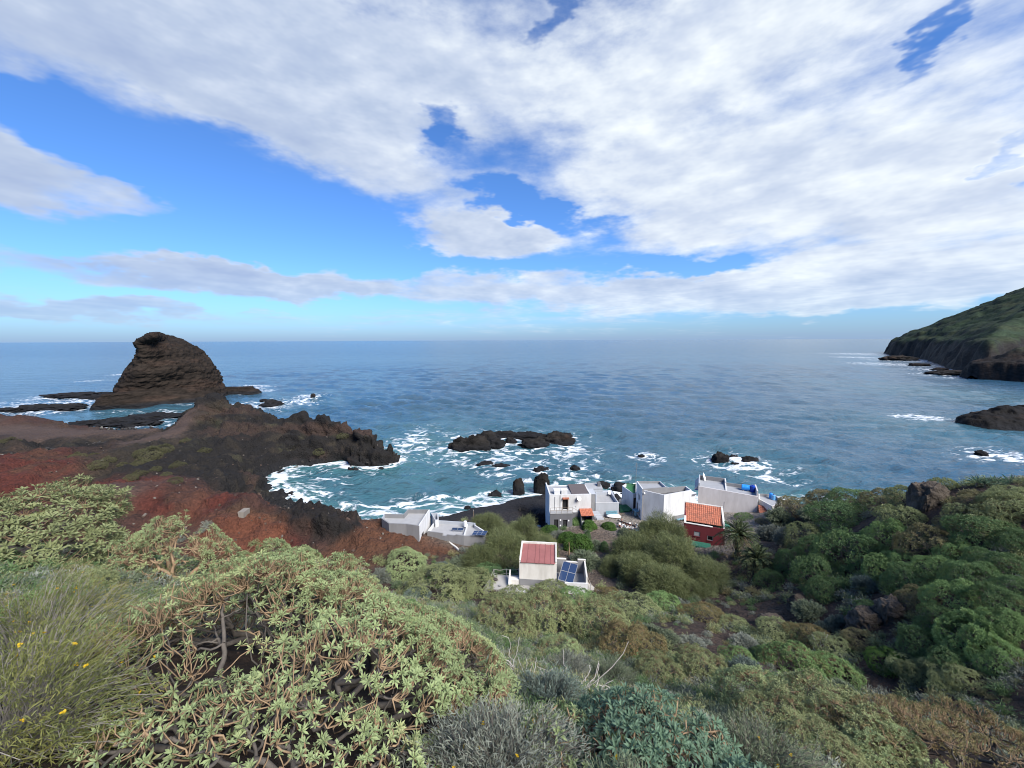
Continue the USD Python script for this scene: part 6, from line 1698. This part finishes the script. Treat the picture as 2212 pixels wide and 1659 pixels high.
def palm(px, py, ph, label, crown_px, seed, lean=0.0):
    """px, py: heart of the crown; ph: trunk height"""
    rng = np.random.default_rng(seed)
    p, dist = sight(px, py, ph)
    R = crown_px / FPX * dist / 2
    t = thing('palm_tree', label, 'palm tree', p - [0, 0, .1])
    zs = np.linspace(0, ph, 14)
    tr = np.c_[lean * (zs / ph) ** 2, 0 * zs, zs]
    rad = .30 + .06 * np.cos(zs * 9) + np.where(zs > ph * .85, .12, 0)
    obj('trunk', tubes([(tr, rad)], 12), BK_DARK, t, smooth=True)
    head = tr[-1]
    n = 54
    for k in range(n):
        az = k * 2.39996 + rng.normal(0, .1)
        f = k / n
        el = math.radians(82 - 105 * f ** .85 + rng.normal(0, 5))
        L = R * (1.05 - .25 * abs(.4 - f)) * rng.uniform(.9, 1.1)
        u = np.linspace(0, 1, 9)
        hd = np.array([math.cos(az), math.sin(az), 0])
        droop = (.30 + .55 * f)
        curve = head + hd * (L * u * math.cos(el))[:, None] * 1.0 + np.array([0, 0, 1]) * (L * u * math.sin(el) - droop * L * u ** 2.2)[:, None]
        w = tubes([(curve, np.linspace(.035, .008, 9))], 3)
        m = 26
        uu = np.linspace(.14, 1, m)
        pos = np.stack([np.interp(uu, u, curve[:, i]) for i in range(3)], 1)
        tan = np.gradient(pos, axis=0); tan /= np.linalg.norm(tan, axis=1, keepdims=True)
        sd = np.cross(tan, [0, 0, 1.0]); sd /= np.linalg.norm(sd, axis=1, keepdims=True) + 1e-9
        ln = L * .20 * np.sin(np.pi * np.clip(uu * .88 + .08, 0, 1)) ** .6
        dl = np.vstack([tan * .75 + sd * .8 + [0, 0, .18], tan * .75 - sd * .8 + [0, 0, .18]])
        b = blades(np.vstack([pos, pos]), dl, np.r_[ln, ln], .045, rng, .22)
        fr = (np.vstack([w[0], b[0]]), np.vstack([w[1], b[1] + len(w[0])]))
        obj('frond', fr, LK['palmdry'] if f > .80 else LK['palm'], t)
    # skirt of old leaf bases
    sk = [(np.array([head + [0, 0, -.1], head + [.45 * math.cos(a), .45 * math.sin(a), -.25], head + [.5 * math.cos(a), .5 * math.sin(a), -1.3 - .5 * rng.random()]]), np.array([.05, .05, .02])) for a in np.linspace(0, 6.28, 16)]
    obj('leaf_skirt', tubes(sk, 4), BK_DEAD if False else BK_TAN, t)


palm(*B_(1790, 560), 3.0, 'taller palm with drooping half dry fronds at the corner of the red house', 96, 1)
palm(*B_(1950, 775), 1.6, 'lower dark palm in front of the taller one', 92, 2)
# yucca stem in the garden
p, dist = sight(*B_(310, 690), 1.0)
yu = thing('yucca_plant', 'thin tan trunk with a tuft of leaves in the garden', 'plant', p)
obj('trunk', tubes([((np.array([[0, 0, -.1], [.03, 0, .9], [0, 0, 1.9]])), [.12, .10, .08])], 8), BK_TAN, yu, smooth=True)
obj('leaves', rosettes([[0, 0, 1.9]], [[0, 0, 1.0]], .75, 34, np.random.default_rng(3), 1, .09, (-40, 80)), LK['bright'], yu)
# ------------------------------------------------------------------ bushes of the near slope
S_ = lambda cx, cy: (737.3 + cx * .3717, 1042.3 + cy * .3717)
L_ = lambda cx, cy: (cx * .3717, 1042.3 + cy * .3717)
k1, k2 = .3717, .4047
NEAR = [
    ('pale', *S_(370, 480), 250 * k1, .85, 'grey green rounded spurge bush on the slope edge under the terraced house', 'spurge_bush', .6), ('olive', *S_(570, 620), 360 * k1, .8, 'spurge bush with pale clusters left of the cottage terrace', 'spurge_bush', .6),
    ('olive2', *S_(770, 600), 270 * k1, .75, 'olive spurge bush just below the cottage fence', 'spurge_bush', .6), ('green', *S_(330, 690), 260 * k1, .7, 'green spurge bush right behind the crest of the big front bush', 'spurge_bush', .5), ('bluegrey', *S_(450, 660), 160 * k1, .8, 'blue grey scrub between two spurge bushes behind the big front bush', 'scrub_bush', .4),
    ('n_olive', *S_(930, 800), 330 * k1, .95, 'large spurge bush over the bare soil patch, left half of the central mass', 'spurge_bush', .7), ('n_olive', *S_(1180, 790), 380 * k1, .95, 'largest central spurge bush with brown twigs below the cottage', 'spurge_bush', .7), ('olive', *S_(1000, 670), 220 * k1, .8, 'olive spurge bush directly under the cottage retaining wall', 'spurge_bush', .6),
    ('green', *S_(1370, 690), 250 * k1, .8, 'green spurge bush right of centre under the cottage yard', 'spurge_bush', .6), ('olive2', *S_(1230, 640), 200 * k1, .8, 'small olive bush touching the cottage yard wall', 'spurge_bush', .5), ('n_olive', *S_(1480, 830), 380 * k1, .8, 'olive spurge bush right of the central mass', 'spurge_bush', .6),
    ('olive', *S_(1690, 745), 340 * k1, .6, 'flat olive spurge bush on the slope edge above the grove', 'spurge_bush', .6), ('green2', *S_(1860, 710), 220 * k1, .7, 'grey green spurge bush on the slope edge before the grove', 'spurge_bush', .5), ('dry', *S_(1550, 650), 160 * k1, .7, 'tan dry spurge bush beside the cottage path', 'spurge_bush', .5),
    ('n_dry', *S_(1700, 930), 330 * k1, .7, 'brownish dry spurge bush right of the grey scrub', 'spurge_bush', .6), ('n_pale', *S_(1270, 965), 240 * k1, .7, 'pale olive small spurge above the grey scrub', 'spurge_bush', .4),
    ('n_olive', *S_(1850, 1090), 280 * k1, .8, 'olive spurge bush right of the dead white branches', 'spurge_bush', .5), ('greygreen', *S_(1850, 860), 220 * k1, .6, 'dark grey green scrub on the slope above the dry bush', 'scrub_bush', .5),
    ('grey', *S_(90, 490), 110 * k1, .8, 'small grey scrub on the slope edge, leftmost of two', 'scrub_bush', .4), ('grey', *S_(230, 540), 130 * k1, .8, 'small grey scrub on the slope edge, right one of two', 'scrub_bush', .4),
    ('bluegrey', *S_(590, 500), 110 * k1, .9, 'little blue green bush at the foot of the red bank', 'scrub_bush', .4),
    ('dry', *R_(120, 850), 240 * k2, .6, 'reddish tan dry spurge bush at the edge above the gully', 'spurge_bush', .5), ('olive', *R_(290, 890), 170 * k2, .7, 'olive bush right of the reddish tan dry one', 'spurge_bush', .5), ('grey', *R_(330, 985), 150 * k2, .7, 'grey scrub beside the small bare soil patch on the slope', 'scrub_bush', .4),
    ('grey', *R_(50, 970), 150 * k2, .6, 'grey scrub left of the small bare soil patch on the slope', 'scrub_bush', .4), ('olive2', *R_(540, 935), 260 * k2, .6, 'brownish olive bush above the fallen branches on the right slope', 'spurge_bush', .5), ('dry', *R_(690, 960), 230 * k2, .6, 'yellowish bush behind the fallen bleached branches', 'spurge_bush', .5),
    ('olive', *R_(850, 1010), 230 * k2, .6, 'olive bush right of the fallen bleached branches', 'spurge_bush', .5), ('n_green', *R_(300, 1060), 170 * k2, .8, 'small green bush in the middle of the right slope', 'spurge_bush', .4), ('n_green', *R_(450, 1045), 130 * k2, .8, 'smaller green bush next to the one mid slope', 'spurge_bush', .4),
    ('bluegrey', *R_(360, 1140), 190 * k2, .8, 'blue grey scrub bush in front of the big green bush', 'scrub_bush', .4), ('n_green', *R_(600, 1120), 300 * k2, .8, 'big fresh green bush on the right slope, left half', 'spurge_bush', .5), ('n_green', *R_(800, 1140), 260 * k2, .7, 'big fresh green bush on the right slope, right half', 'spurge_bush', .5),
    ('n_olive', *R_(110, 1110), 260 * k2, .8, 'olive spurge bush left of the blue grey scrub', 'spurge_bush', .5), ('n_dry', *R_(60, 1020), 140 * k2, .7, 'dry spurge bush at the left end of the right slope', 'spurge_bush', .4),
    ('greygreen', *R_(900, 1250), 220 * k2, .8, 'grey green scrub between the green bush and the dry bush', 'scrub_bush', .4), ('olive', *R_(1250, 1100), 200 * k2, .6, 'olive bush behind the right end of the bare soil strip', 'spurge_bush', .4), ('olive2', *R_(1420, 1130), 200 * k2, .6, 'olive bush just behind the dry brown bush', 'spurge_bush', .4),
    ('n_pale', *R_(470, 1290), 461 * k2, .7, 'pale olive spurge at the upper end of the long front carpet', 'spurge_bush', .45), ('n_olive', *R_(740, 1370), 532 * k2, .75, 'olive spurge in the middle of the long front carpet', 'spurge_bush', .45), ('n_olive', *R_(950, 1480), 503 * k2, .75, 'olive spurge at the lower end of the long front carpet', 'spurge_bush', .45),
    ('n_pale', *R_(1160, 1590), 448 * k2, .7, 'pale spurge at the bottom edge, right end of the front carpet', 'spurge_bush', .4), ('n_olive', *R_(560, 1400), 420 * k2, .7, 'olive spurge on the near side of the long front carpet', 'spurge_bush', .4), ('n_olive', *R_(760, 1530), 420 * k2, .7, 'olive spurge low on the near side of the front carpet', 'spurge_bush', .4),
    ('n_olive', (-12.2, 9.2), 4.6, .85, 'big olive spurge dome at the left edge, upper part'),
    ('n_green', *L_(190, 590), 320 * k1, .8, 'fresh green spurge bush at the left edge below the big dome', 'spurge_bush', .6), ('greygreen', *L_(560, 560), 260 * k1, .9, 'grey green scrub right of the big dome at left', 'scrub_bush', .6), ('olive2', *L_(420, 450), 300 * k1, .8, 'olive spurge on the right flank of the big dome at left', 'spurge_bush', .7),
    ('n_pale', *L_(1500, 420), 350 * k1, 1.0, 'pale green spurge dome before the red cliff', 'spurge_bush', .8), ('n_pale', *L_(1330, 470), 280 * k1, .75, 'pale spurge bush linking the branchy bush and the pale dome', 'spurge_bush', .6), ('n_pale', *L_(1690, 470), 260 * k1, .8, 'pale spurge bush on the right of the pale dome', 'spurge_bush', .6),
    ('grey', *L_(1840, 490), 150 * k1, .9, 'purplish grey scrub right of the pale dome', 'scrub_bush', .5), ('bright', *L_(1790, 430), 130 * k1, .7, 'vivid green low bush at the foot of the red cliff', 'spurge_bush', .4), ('grey', *L_(120, 740), 240 * k1, .8, 'grey twiggy scrub at the left edge above the yellow flowering bush', 'scrub_bush', .4),
    ('greygreen', *L_(430, 640), 220 * k1, .7, 'grey green scrub in the hollow left of the big front bush', 'scrub_bush', .4),
]
for row in NEAR:
    if len(row) == 5:
        plant(row[0], 0, 0, 0, row[4], row[3], 'spurge_bush', 'bush', spot=row[1], wm=row[2])
        continue
    kind, px, py, w, hf, lb, nm, lf = row
    plant(kind, px, py, w * 1.1, lb, hf * (1.3 if kind[:2] == 'n_' else 1.15), nm, 'bush', lift=lf)


# --- the big front bush: a wide canopy of leaf clusters on bare forked limbs
def front_bush(name, label, c, ax, h, n, seed, look, size, single, nbase=5, thin=None, quality=2, ntips=800, stem=.0065, rt=.0065, skirt=0.0, bark=BK_GREY, nleaf=10, tilt=(0, 0)):
    rng = np.random.default_rng(seed)
    cx, cy = c
    z0 = float(ground_z(cx, cy))
    t = thing(name, label, 'bush', (cx, cy, z0))
    P = []
    while sum(map(len, P)) < n:
        q = rng.uniform(-1, 1, (n, 2)); r = np.hypot(q[:, 0], q[:, 1]); ok = r < 1
        q, r = q[ok], r[ok]
        x, y = q[:, 0] * ax[0], q[:, 1] * ax[1]
        lob = fbm(np.c_[x * 1.1, y * 1.1, 0 * x + seed], 3, seed)
        dome = np.sqrt(np.clip(1 - r ** 2.6, 0, 1)) * (.82 + .95 * (lob - .5))
        z = height(cx + x, cy + y) * .85 + height(cx, cy) * .15 - z0 + h * dome + tilt[0] * x + tilt[1] * y - rng.random(len(x)) ** 3 * .35 * h
        dens = sstep(fbm(np.c_[x * 1.6, y * 1.6, 0 * x + 3 + seed], 3, seed + 9), .30, .52)
        if thin is not None: dens = dens * thin(x, y)
        k = rng.random(len(x)) < dens
        P.append(np.c_[x, y, z][k])
    P = np.vstack(P)[:n]
    # the outer skirt hangs lower
    e = P[:, :2] / ax; N = np.c_[e * .75, np.full(len(P), .9)]; N /= np.linalg.norm(N, axis=1, keepdims=True)
    N = N + rng.normal(0, .35, N.shape); N[:, 2] = np.abs(N[:, 2]) + .15; N /= np.linalg.norm(N, axis=1, keepdims=True)
    T = P[rng.choice(len(P), min(ntips, len(P)), replace=False)] * [.97, .97, 1] - [0, 0, .16 * h]
    T = T + rng.normal(0, .02, T.shape)
    bases = np.c_[rng.uniform(-.45, .45, nbase) * ax[0], rng.uniform(-.45, .45, nbase) * ax[1]]
    bz = ground_z(cx + bases[:, 0], cy + bases[:, 1]) - z0 - .05
    lab = np.argmin(((T[:, None, :2] - bases[None]) ** 2).sum(-1), 1)
    for k in range(nbase):
        if (lab == k).any():
            br = branching((*bases[k], bz[k]), T[lab == k], rng, r_tip=rt, power=2.05, pull=.46, amp=.10, sag=-.10)
            obj('limb', tubes(br, 6), bark, t, smooth=True)
    kd = cKDTree(T); _, i = kd.query(P)
    tw = []
    for j, k in enumerate(i):
        v = P[j] - T[k]; 
        tw.append((wiggle(T[k], P[j], 5, .13, rng, -.22), np.linspace(stem * 1.15, stem * .8, 5)))
    tag(obj('twigs', tubes(tw, 3), BK_TAN, t, smooth=True), kind='stuff')
    s = size * rng.uniform(.55, 1.3, n)
    e_ = EYE - [cx, cy, z0]
    order = np.argsort(np.linalg.norm(P - e_, axis=1))
    for j in order[:single]: obj('leaf_cluster', rosettes(P[[j]], N[[j]], s[[j]], nleaf, rng, quality, .27, (0, 70)), LK[look], t)
    rest = order[single:]
    if len(rest): tag(obj('leaf_clusters', rosettes(P[rest], N[rest], s[rest], nleaf, rng, 1, .27, (0, 70)), LK[look], t), kind='stuff')
    return t


front_bush('front_spurge_bush', 'huge pale green spurge bush with bare grey limbs, filling the front left', (-2.25, 4.15), (2.35, 2.05), 1.42, 4600, 41, 'pale', .056, 300, 7,
           thin=lambda x, y: np.clip(1.0 - .86 * sstep(-y - .25 * x, .15, 1.0) * (1 - .5 * sstep(x, .5, 1.6)), .1, 1))
front_bush('front_spurge_bush', 'loose spurge branches with separate rosettes at the bottom edge, below the huge bush', (-1.75, 2.5), (1.25, .6), .62, 380, 42, 'pale', .052, 260, 3, ntips=110, rt=.007)
front_bush('front_spurge_bush', 'blue green rosette bush at the bottom edge, right of centre', (1.15, 3.0), (.85, .75), .75, 620, 43, 'blue', .072, 300, 3, ntips=120)
front_bush('front_spurge_bush', 'blue green rosettes at the bottom edge, right neighbour of the blue green bush', (1.7, 2.35), (.5, .4), .5, 200, 47, 'blue', .068, 200, 2, ntips=60)
front_bush('dry_spurge_bush', 'tan dry spurge bush with tangled bare branches at the right edge', (7.5, 5.9), (2.4, 1.35), 1.15, 1400, 44, 'dry', .06, 280, 4, thin=lambda x, y: np.clip(1 - .8 * sstep(-y, .1, .9), .12, 1), ntips=320)
front_bush('dry_spurge_bush', 'olive rosettes hanging low in the bottom right corner', (6.3, 4.7), (1.1, .5), .5, 260, 45, 'olive', .065, 220, 2, ntips=80)
front_bush('branchy_spurge_bush', 'spurge with bare pinkish forked stems standing before the red slope', (-8.4, 9.3), (1.5, 1.2), 1.7, 620, 46, 'pale', .085, 0, 4, quality=1, ntips=120, rt=.016, stem=.012, bark=BK_TAN)
front_bush('young_spurge', 'pale green spurge with yellowish stems at the bottom, left of the blue green bush', (.55, 2.75), (.6, .45), .6, 150, 48, 'pale', .06, 150, 2, ntips=60, bark=BK_TAN)


# --- wiry scrub close by
BK_TWIG = bark_look('bark_pale_twig', (.13, .12, .105), (.23, .21, .185))
def near_scrub(name, label, c, ax, h, nstem, look, seed, flowers=0, blade=(.045, .0055), per=40, bark=BK_GREY, r=.0028, rough=.3, tips=.4):
    if c[0] > 100:                      # where it was seen
        p, dist = sight(c[0], c[1], h * .5)
        c = (float(p[0]), float(p[1]))
    z0 = float(ground_z(*c))
    t = thing(name, label, 'bush', (*c, z0 - .05))
    scrub(t, np.random.default_rng(seed), ax[0], ax[1], h, nstem, LK[look], blade, per, bark, seed, tips, flowers, r, 1.0, 12, rough)
    PLACED.append((*c, ax[0]))
    return t


near_scrub('yellow_flowering_bush', 'wiry yellow flowering bush at the bottom left, upper part', (-4.9, 3.6), (1.3, 1.2), .8, 760, 'yellow', 51, 50, per=36, tips=.6, bark=BK_TWIG)
near_scrub('yellow_flowering_bush', 'wiry yellow flowering bush in the bottom left corner, nearest part', (-3.35, 2.3), (.9, .75), .72, 560, 'yellow', 52, 20, per=34, tips=.6, bark=BK_TWIG)
near_scrub('grey_scrub', 'grey wiry scrub with yellow flowers at the bottom centre', (-.1, 2.45), (.75, .55), .6, 620, 'grey', 53, 14, per=40)
near_scrub('grey_scrub', 'grey green wiry scrub at the bottom, under the young spurge', (.75, 2.0), (.6, .4), .42, 420, 'greygreen', 54, 6, per=40)
near_scrub('grey_scrub', 'blue grey scrub bush in front of the dead white branches', S_(1200, 1225), (.55, .5), .55, 420, 'bluegrey', 55, 0, blade=(.06, .008), per=30)
near_scrub('grey_scrub', 'grey scrub bush behind the dead white branches', S_(1310, 1060), (.8, .65), .75, 460, 'grey', 56, 0, blade=(.07, .009), per=30)
near_scrub('grey_scrub', 'dark grey green scrub right of the dead white branches', S_(1560, 1115), (.85, .65), .7, 460, 'greygreen', 57, 0, blade=(.06, .008), per=30)
near_scrub('grey_scrub', 'grey green scrub between the blue green bush and the front carpet', (2.3, 3.3), (.8, .6), .55, 520, 'greygreen', 58, 10, per=30)


# --- dead bleached branches
def dead_branches(label, px, py, n, L, seed, lift=.2, bark=BK_DEAD):
    rng = np.random.default_rng(seed)
    p, d = sight(px, py, lift)
    t = thing('dead_branches', label, 'branch', p)
    for k in range(n):
        a = rng.uniform(0, 6.28); el = rng.uniform(.12, .95)
        tip = np.array([math.cos(a) * math.cos(el), math.sin(a) * math.cos(el), math.sin(el)]) * L * rng.uniform(.6, 1.1)
        tips = tip + rng.normal(0, .34 * L, (5, 3)); tips[:, 2] = np.abs(tips[:, 2])
        obj('branch', tubes(branching((rng.normal(0, .08 * L), rng.normal(0, .08 * L), -.05), tips, rng, r_tip=.006 * L / .8, power=1.8, amp=.16, sag=.05), 5), bark, t, smooth=True)


dead_branches('bleached dead branches beside the bare soil patch', *S_(1080, 1130), 5, .55, 61)
dead_branches('tall bleached dead branches sticking up out of the grey scrub', *S_(1400, 1150), 6, .62, 62, .4)
dead_branches('fallen bleached branches on the right slope among yellowish bushes', *R_(740, 1030), 5, 1.0, 63)
dead_branches('pale dead twigs right of the vivid green bush by the red cliff', *L_(1910, 450), 6, .9, 64)
dead_branches('bare reddish stems rising right of the branchy bush', *L_(1230, 400), 5, .8, 65, .6, BK_TAN)

# --- bushes of the rocky headland
c_h = crop(0, 1250, 2212 / 1200)
for k, (cx, cy, w, kind, lb) in enumerate([(1080, 980, 170, 'olive', 'yellowish bush clump on the headland slope, largest one'), (1190, 960, 110, 'olive2', 'yellowish bush right of the largest clump on the headland'), (670, 965, 70, 'olive', 'small pale bush below the headland path'), (780, 995, 80, 'olive2', 'small pale bush below the bend of the headland path'),
                                           (1020, 1030, 120, 'olive2', 'yellowish bush below the largest clump on the headland'), (1290, 1050, 90, 'olive', 'bush at the lower right of the headland slope'), (700, 1040, 110, 'olive', 'flat yellowish bush on the red edge of the headland'), (950, 1150, 90, 'olive2', 'bush low on the headland slope, middle'),
                                           (850, 1165, 80, 'olive', 'bush low on the headland slope, left'), (1010, 1105, 90, 'olive2', 'bush just under the middle of the headland slope'), (1130, 1085, 70, 'olive', 'small bush in the dark rocks of the headland slope'), (1480, 920, 80, 'olive2', 'lone yellowish bush on the promontory flank'), (1350, 880, 70, 'olive', 'small bush at the foot of the promontory peak'),
                                           (60, 890, 130, 'olive2', 'green low bush at the left edge of the headland plateau'), (1200, 1100, 70, 'olive', 'pale bush in the lower dark rocks above the cove'), (560, 985, 90, 'olive2', 'pale bush at the end of the stone wall on the headland'), (880, 1010, 60, 'olive', 'tiny pale bush in the middle of the headland slope'),
                                           (1270, 1180, 90, 'olive2', 'pale bush on the red edge above the cove'), (1110, 930, 80, 'olive', 'yellowish bush on the upper side of the largest headland clump')]):
    px, py = c_h(cx, cy)
    plant('head', px, py, w * PW / 4032 * 1200 / 2212 * 1.05, lb, 1.1, 'headland_bush', 'bush', lift=.35)
for k, (px, py, w, kind, lb) in enumerate([(690, 955, 26, 'olive', 'small bush on the promontory, left of two'), (740, 935, 24, 'olive2', 'small bush on the promontory, right of two'), (640, 1000, 20, 'pale', 'pale tuft low on the promontory near the cove')]):
    plant('head', px, py, w, lb, .9, 'headland_bush', 'bush', lift=.3)

# --- dry stone walls on the plateau
ICO0 = trimesh.creation.icosphere(0)
for nm, pts, lb in (('near', [(0, 972), (60, 966), (120, 958), (180, 952), (235, 948)], 'ruined dry stone wall of dark blocks at the left on the plateau'), ('far', [(215, 925), (260, 921), (300, 921), (350, 916)], 'dark dry stone wall beyond the path on the plateau')):
    rng = np.random.default_rng(len(pts))
    q = [sight(px, py, .2)[0] for px, py in pts]
    t = thing('stone_wall', lb, 'wall', q[0])
    ms = [plain('lava_block', (.030, .027, .025), .9), plain('lichened_block', (.15, .14, .12), .9)] if nm == 'near' else [UsdShade.Material.Get(stage, '/World/Looks/lava_block'), UsdShade.Material.Get(stage, '/World/Looks/lichened_block')]
    for a, b in zip(q[:-1], q[1:]):
        n = int(np.linalg.norm(b - a) / .6)
        for i in range(n):
            for row in range(2):
                if row == 1 and rng.random() < .25: continue
                s = ICO0; v = np.array(s.vertices) * rng.uniform(.2, .42, 3) * [1.2, 1, .85] + rng.normal(0, .04, (len(s.vertices), 3))
                c = a + (b - a) * (i + rng.random()) / n; c[2] = ground_z(c[0], c[1]) + .15 + .33 * row
                obj('stone', (v + c - q[0] + rng.normal(0, .12, 3) * [1, 1, .3], s.faces), ms[int(rng.random() < .10)], t)
# concrete pillar standing out of the red cliff edge
p = sight(528, 1104, .05)[0] + [0, 0, -.1]
cp = thing('cliff_post', 'pale weathered concrete wedge set in the red cliff edge', 'post', (p[0], p[1], p[2] - 1.5))
obj('shaft', trimesh.convex.convex_hull(np.array([(-.40, -.75, 2.3), (.42, -.75, 2.3), (.42, .5, 2.35), (-.40, .5, 2.35), (.0, -.9, .2), (.25, -.9, .2), (.25, .5, .2), (.0, .5, .2)])), plaster('old_concrete', (.20, .18, .155), .5), cp)
obj('footing', prism([(-.1, -.4), (.35, -.4), (.35, .4), (-.1, .4)], -1.2, -.004), UsdShade.Material.Get(stage, '/World/Looks/old_concrete'), cp)

# --- ground cover between the bushes
def cover():
    rng = np.random.default_rng(99)
    holder = thing('ground_cover'); tag(holder, 'low grey green scrub and tufts between the bushes on the slopes', None, None, 'stuff')
    hid = UsdGeom.PointInstancer.Define(stage, str(holder.GetPath()) + '/tufts')
    protos = UsdGeom.Xform.Define(stage, str(hid.GetPath()) + '/kinds')
    paths = []
    for k, (lk, nb, rz) in enumerate([('grey', 190, .24), ('greygreen', 210, .28), ('olive', 180, .25), ('brown', 190, .2), ('dark', 180, .3)]):
        r2 = np.random.default_rng(200 + k)
        P, N = dome_points(nb * 2, .3, .3, rz, r2, 5, .3, 0, k, .5)
        v, f = blades(P * r2.uniform(.2, 1, (len(P), 1)), N + r2.normal(0, .8, N.shape), .085, .013, r2)
        pr = obj('tuft', (v, f), LK[lk], protos.GetPrim())
        paths.append(pr.GetPath())
    n = 27000
    ang = np.radians(rng.uniform(-64, 64, n)); r = 1.6 * (75 / 1.6) ** rng.random(n)
    x, y = r * np.sin(ang), r * np.cos(ang)
    cw = classes(x, y)
    pr = cw[:, CLS.index('S')] * 1.0 + .35 * cw[:, CLS.index('G')] + .10 * cw[:, CLS.index('L')]
    patch = sstep(fbm(np.c_[x * .22, y * .22, 0 * x], 4, 77), .36, .56)
    z = ground_z(x, y)
    hillr = sstep(x - .35 * y, 8, 12)
    keep = (rng.random(n) < pr * (.08 + .75 * patch) * (1 - .25 * hillr)) & (z > 1.2)
    bare = [(S_(1000, 1010), .9), (S_(1100, 1040), .8), (R_(200, 960), .8), (R_(1000, 1110), .8), (R_(640, 850), 1.6), (L_(800, 1560), .5)]
    for (px, py), rr in bare:
        q, _ = sight(px, py, .05); keep &= np.hypot(x - q[0], y - q[1]) > rr
    for ex, ey, ea, eb in ((-2.25, 4.15, 2.1, 1.9), (-1.75, 2.45, 1.2, .7), (7.5, 5.9, 2.3, 1.6), (6.3, 4.7, 1.3, .8), (1.15, 3.0, .7, .6), (-3.05, 2.35, .9, .7), (-4.3, 3.7, 1.3, 1.2)):
        keep &= ((x - ex) / ea) ** 2 + ((y - ey) / eb) ** 2 > 1
    # not inside the houses
    for pl in ([(0, -1.5), (8, -1.5), (8, 3.5), (-4, 3.5), (-4, -1.5)],):
        lc = np.stack([math.cos(FB.ang) * (x - FB.o[0]) + math.sin(FB.ang) * (y - FB.o[1]), -math.sin(FB.ang) * (x - FB.o[0]) + math.cos(FB.ang) * (y - FB.o[1])], 1)
        keep &= ~shapely.contains(shapely.Polygon(pl), shapely.points(lc))
    keep &= ~((y > 45) & (x > 20)) & ~((y > 54) & (x > 8))
    x, y, z, r = x[keep], y[keep], z[keep], r[keep]
    s = rng.uniform(.45, 1.35, len(x)) * np.clip(.5 + r / 26, .5, 2.2)
    a = rng.uniform(0, 2 * np.pi, len(x)) / 2
    hid.CreatePositionsAttr(Vt.Vec3fArray.FromNumpy(np.c_[x, y, z - .03].astype(np.float32)))
    q = Vt.QuathArray([Gf.Quath(float(math.cos(t)), 0, 0, float(math.sin(t))) for t in a])
    hid.CreateOrientationsAttr(q)
    hid.CreateScalesAttr(Vt.Vec3fArray.FromNumpy(np.repeat(s[:, None], 3, 1).astype(np.float32)))
    hid.CreateProtoIndicesAttr(Vt.IntArray.FromNumpy(rng.integers(0, 5, len(x)).astype(np.int32)))
    hid.CreatePrototypesRel().SetTargets(paths)



cover()


# --- loose stones lying on the bare slopes
def stones():
    rng = np.random.default_rng(123)
    holder = thing('loose_stones'); tag(holder, 'loose stones scattered over the red slope, the headland and the shore', None, None, 'stuff')
    pi = UsdGeom.PointInstancer.Define(stage, str(holder.GetPath()) + '/stones')
    kinds = UsdGeom.Xform.Define(stage, str(pi.GetPath()) + '/kinds')
    looks = [plain('stone_black', (.020, .018, .016), .9), plain('stone_brown', (.060, .038, .027), .9), plain('stone_grey', (.11, .095, .080), .9)]
    paths = []
    for k in range(6):
        v = np.array(ICO1.vertices) * rng.uniform(.6, 1.2, 3) * [1, 1, .7] * rng.uniform(.75, 1.25, (len(ICO1.vertices), 1))
        paths.append(obj('stone', (v, ICO1.faces), looks[k // 2], kinds.GetPrim()).GetPath())
    n = 26000
    a = np.radians(rng.uniform(-63, 40, n)); r = 6 * (135 / 6) ** rng.random(n)
    x, y = r * np.sin(a), r * np.cos(a)
    cw = classes(x, y); z = ground_z(x, y)
    g = lambda cs: cw[:, [CLS.index(c) for c in cs]].sum(1)
    shore = sstep(z, 2.2, .5) * g('K')
    pr = .20 * g('RODL') + .25 * g('K') + .8 * shore + .10 * g('SGP') + .05 * g('T')
    keep = (rng.random(n) < pr) & (z > -.15) & ~((y > 50) & (x > 6) & (x < 42))
    x, y, z, shore, red = x[keep], y[keep], z[keep], shore[keep], g('ROD')[keep]
    s = np.exp(rng.normal(-2.35, .4, len(x))) * np.clip(np.hypot(x, y) / 40, .3, 1.5) * (1 + 1.2 * shore)
    kind = np.where(shore > .3, rng.integers(0, 2, len(x)), np.where(red > .5, rng.integers(2, 5, len(x)), rng.integers(0, 6, len(x))))
    pi.CreatePositionsAttr(Vt.Vec3fArray.FromNumpy(np.c_[x, y, z + .1 * s].astype(np.float32)))
    q = rng.normal(size=(len(x), 4)); q /= np.linalg.norm(q, axis=1, keepdims=True)
    pi.CreateOrientationsAttr(Vt.QuathArray([Gf.Quath(*map(float, t)) for t in q]))
    pi.CreateScalesAttr(Vt.Vec3fArray.FromNumpy(np.repeat(s[:, None], 3, 1).astype(np.float32)))
    pi.CreateProtoIndicesAttr(Vt.IntArray.FromNumpy(kind.astype(np.int32)))
    pi.CreatePrototypesRel().SetTargets(paths)


ICO1 = trimesh.creation.icosphere(1)
stones()
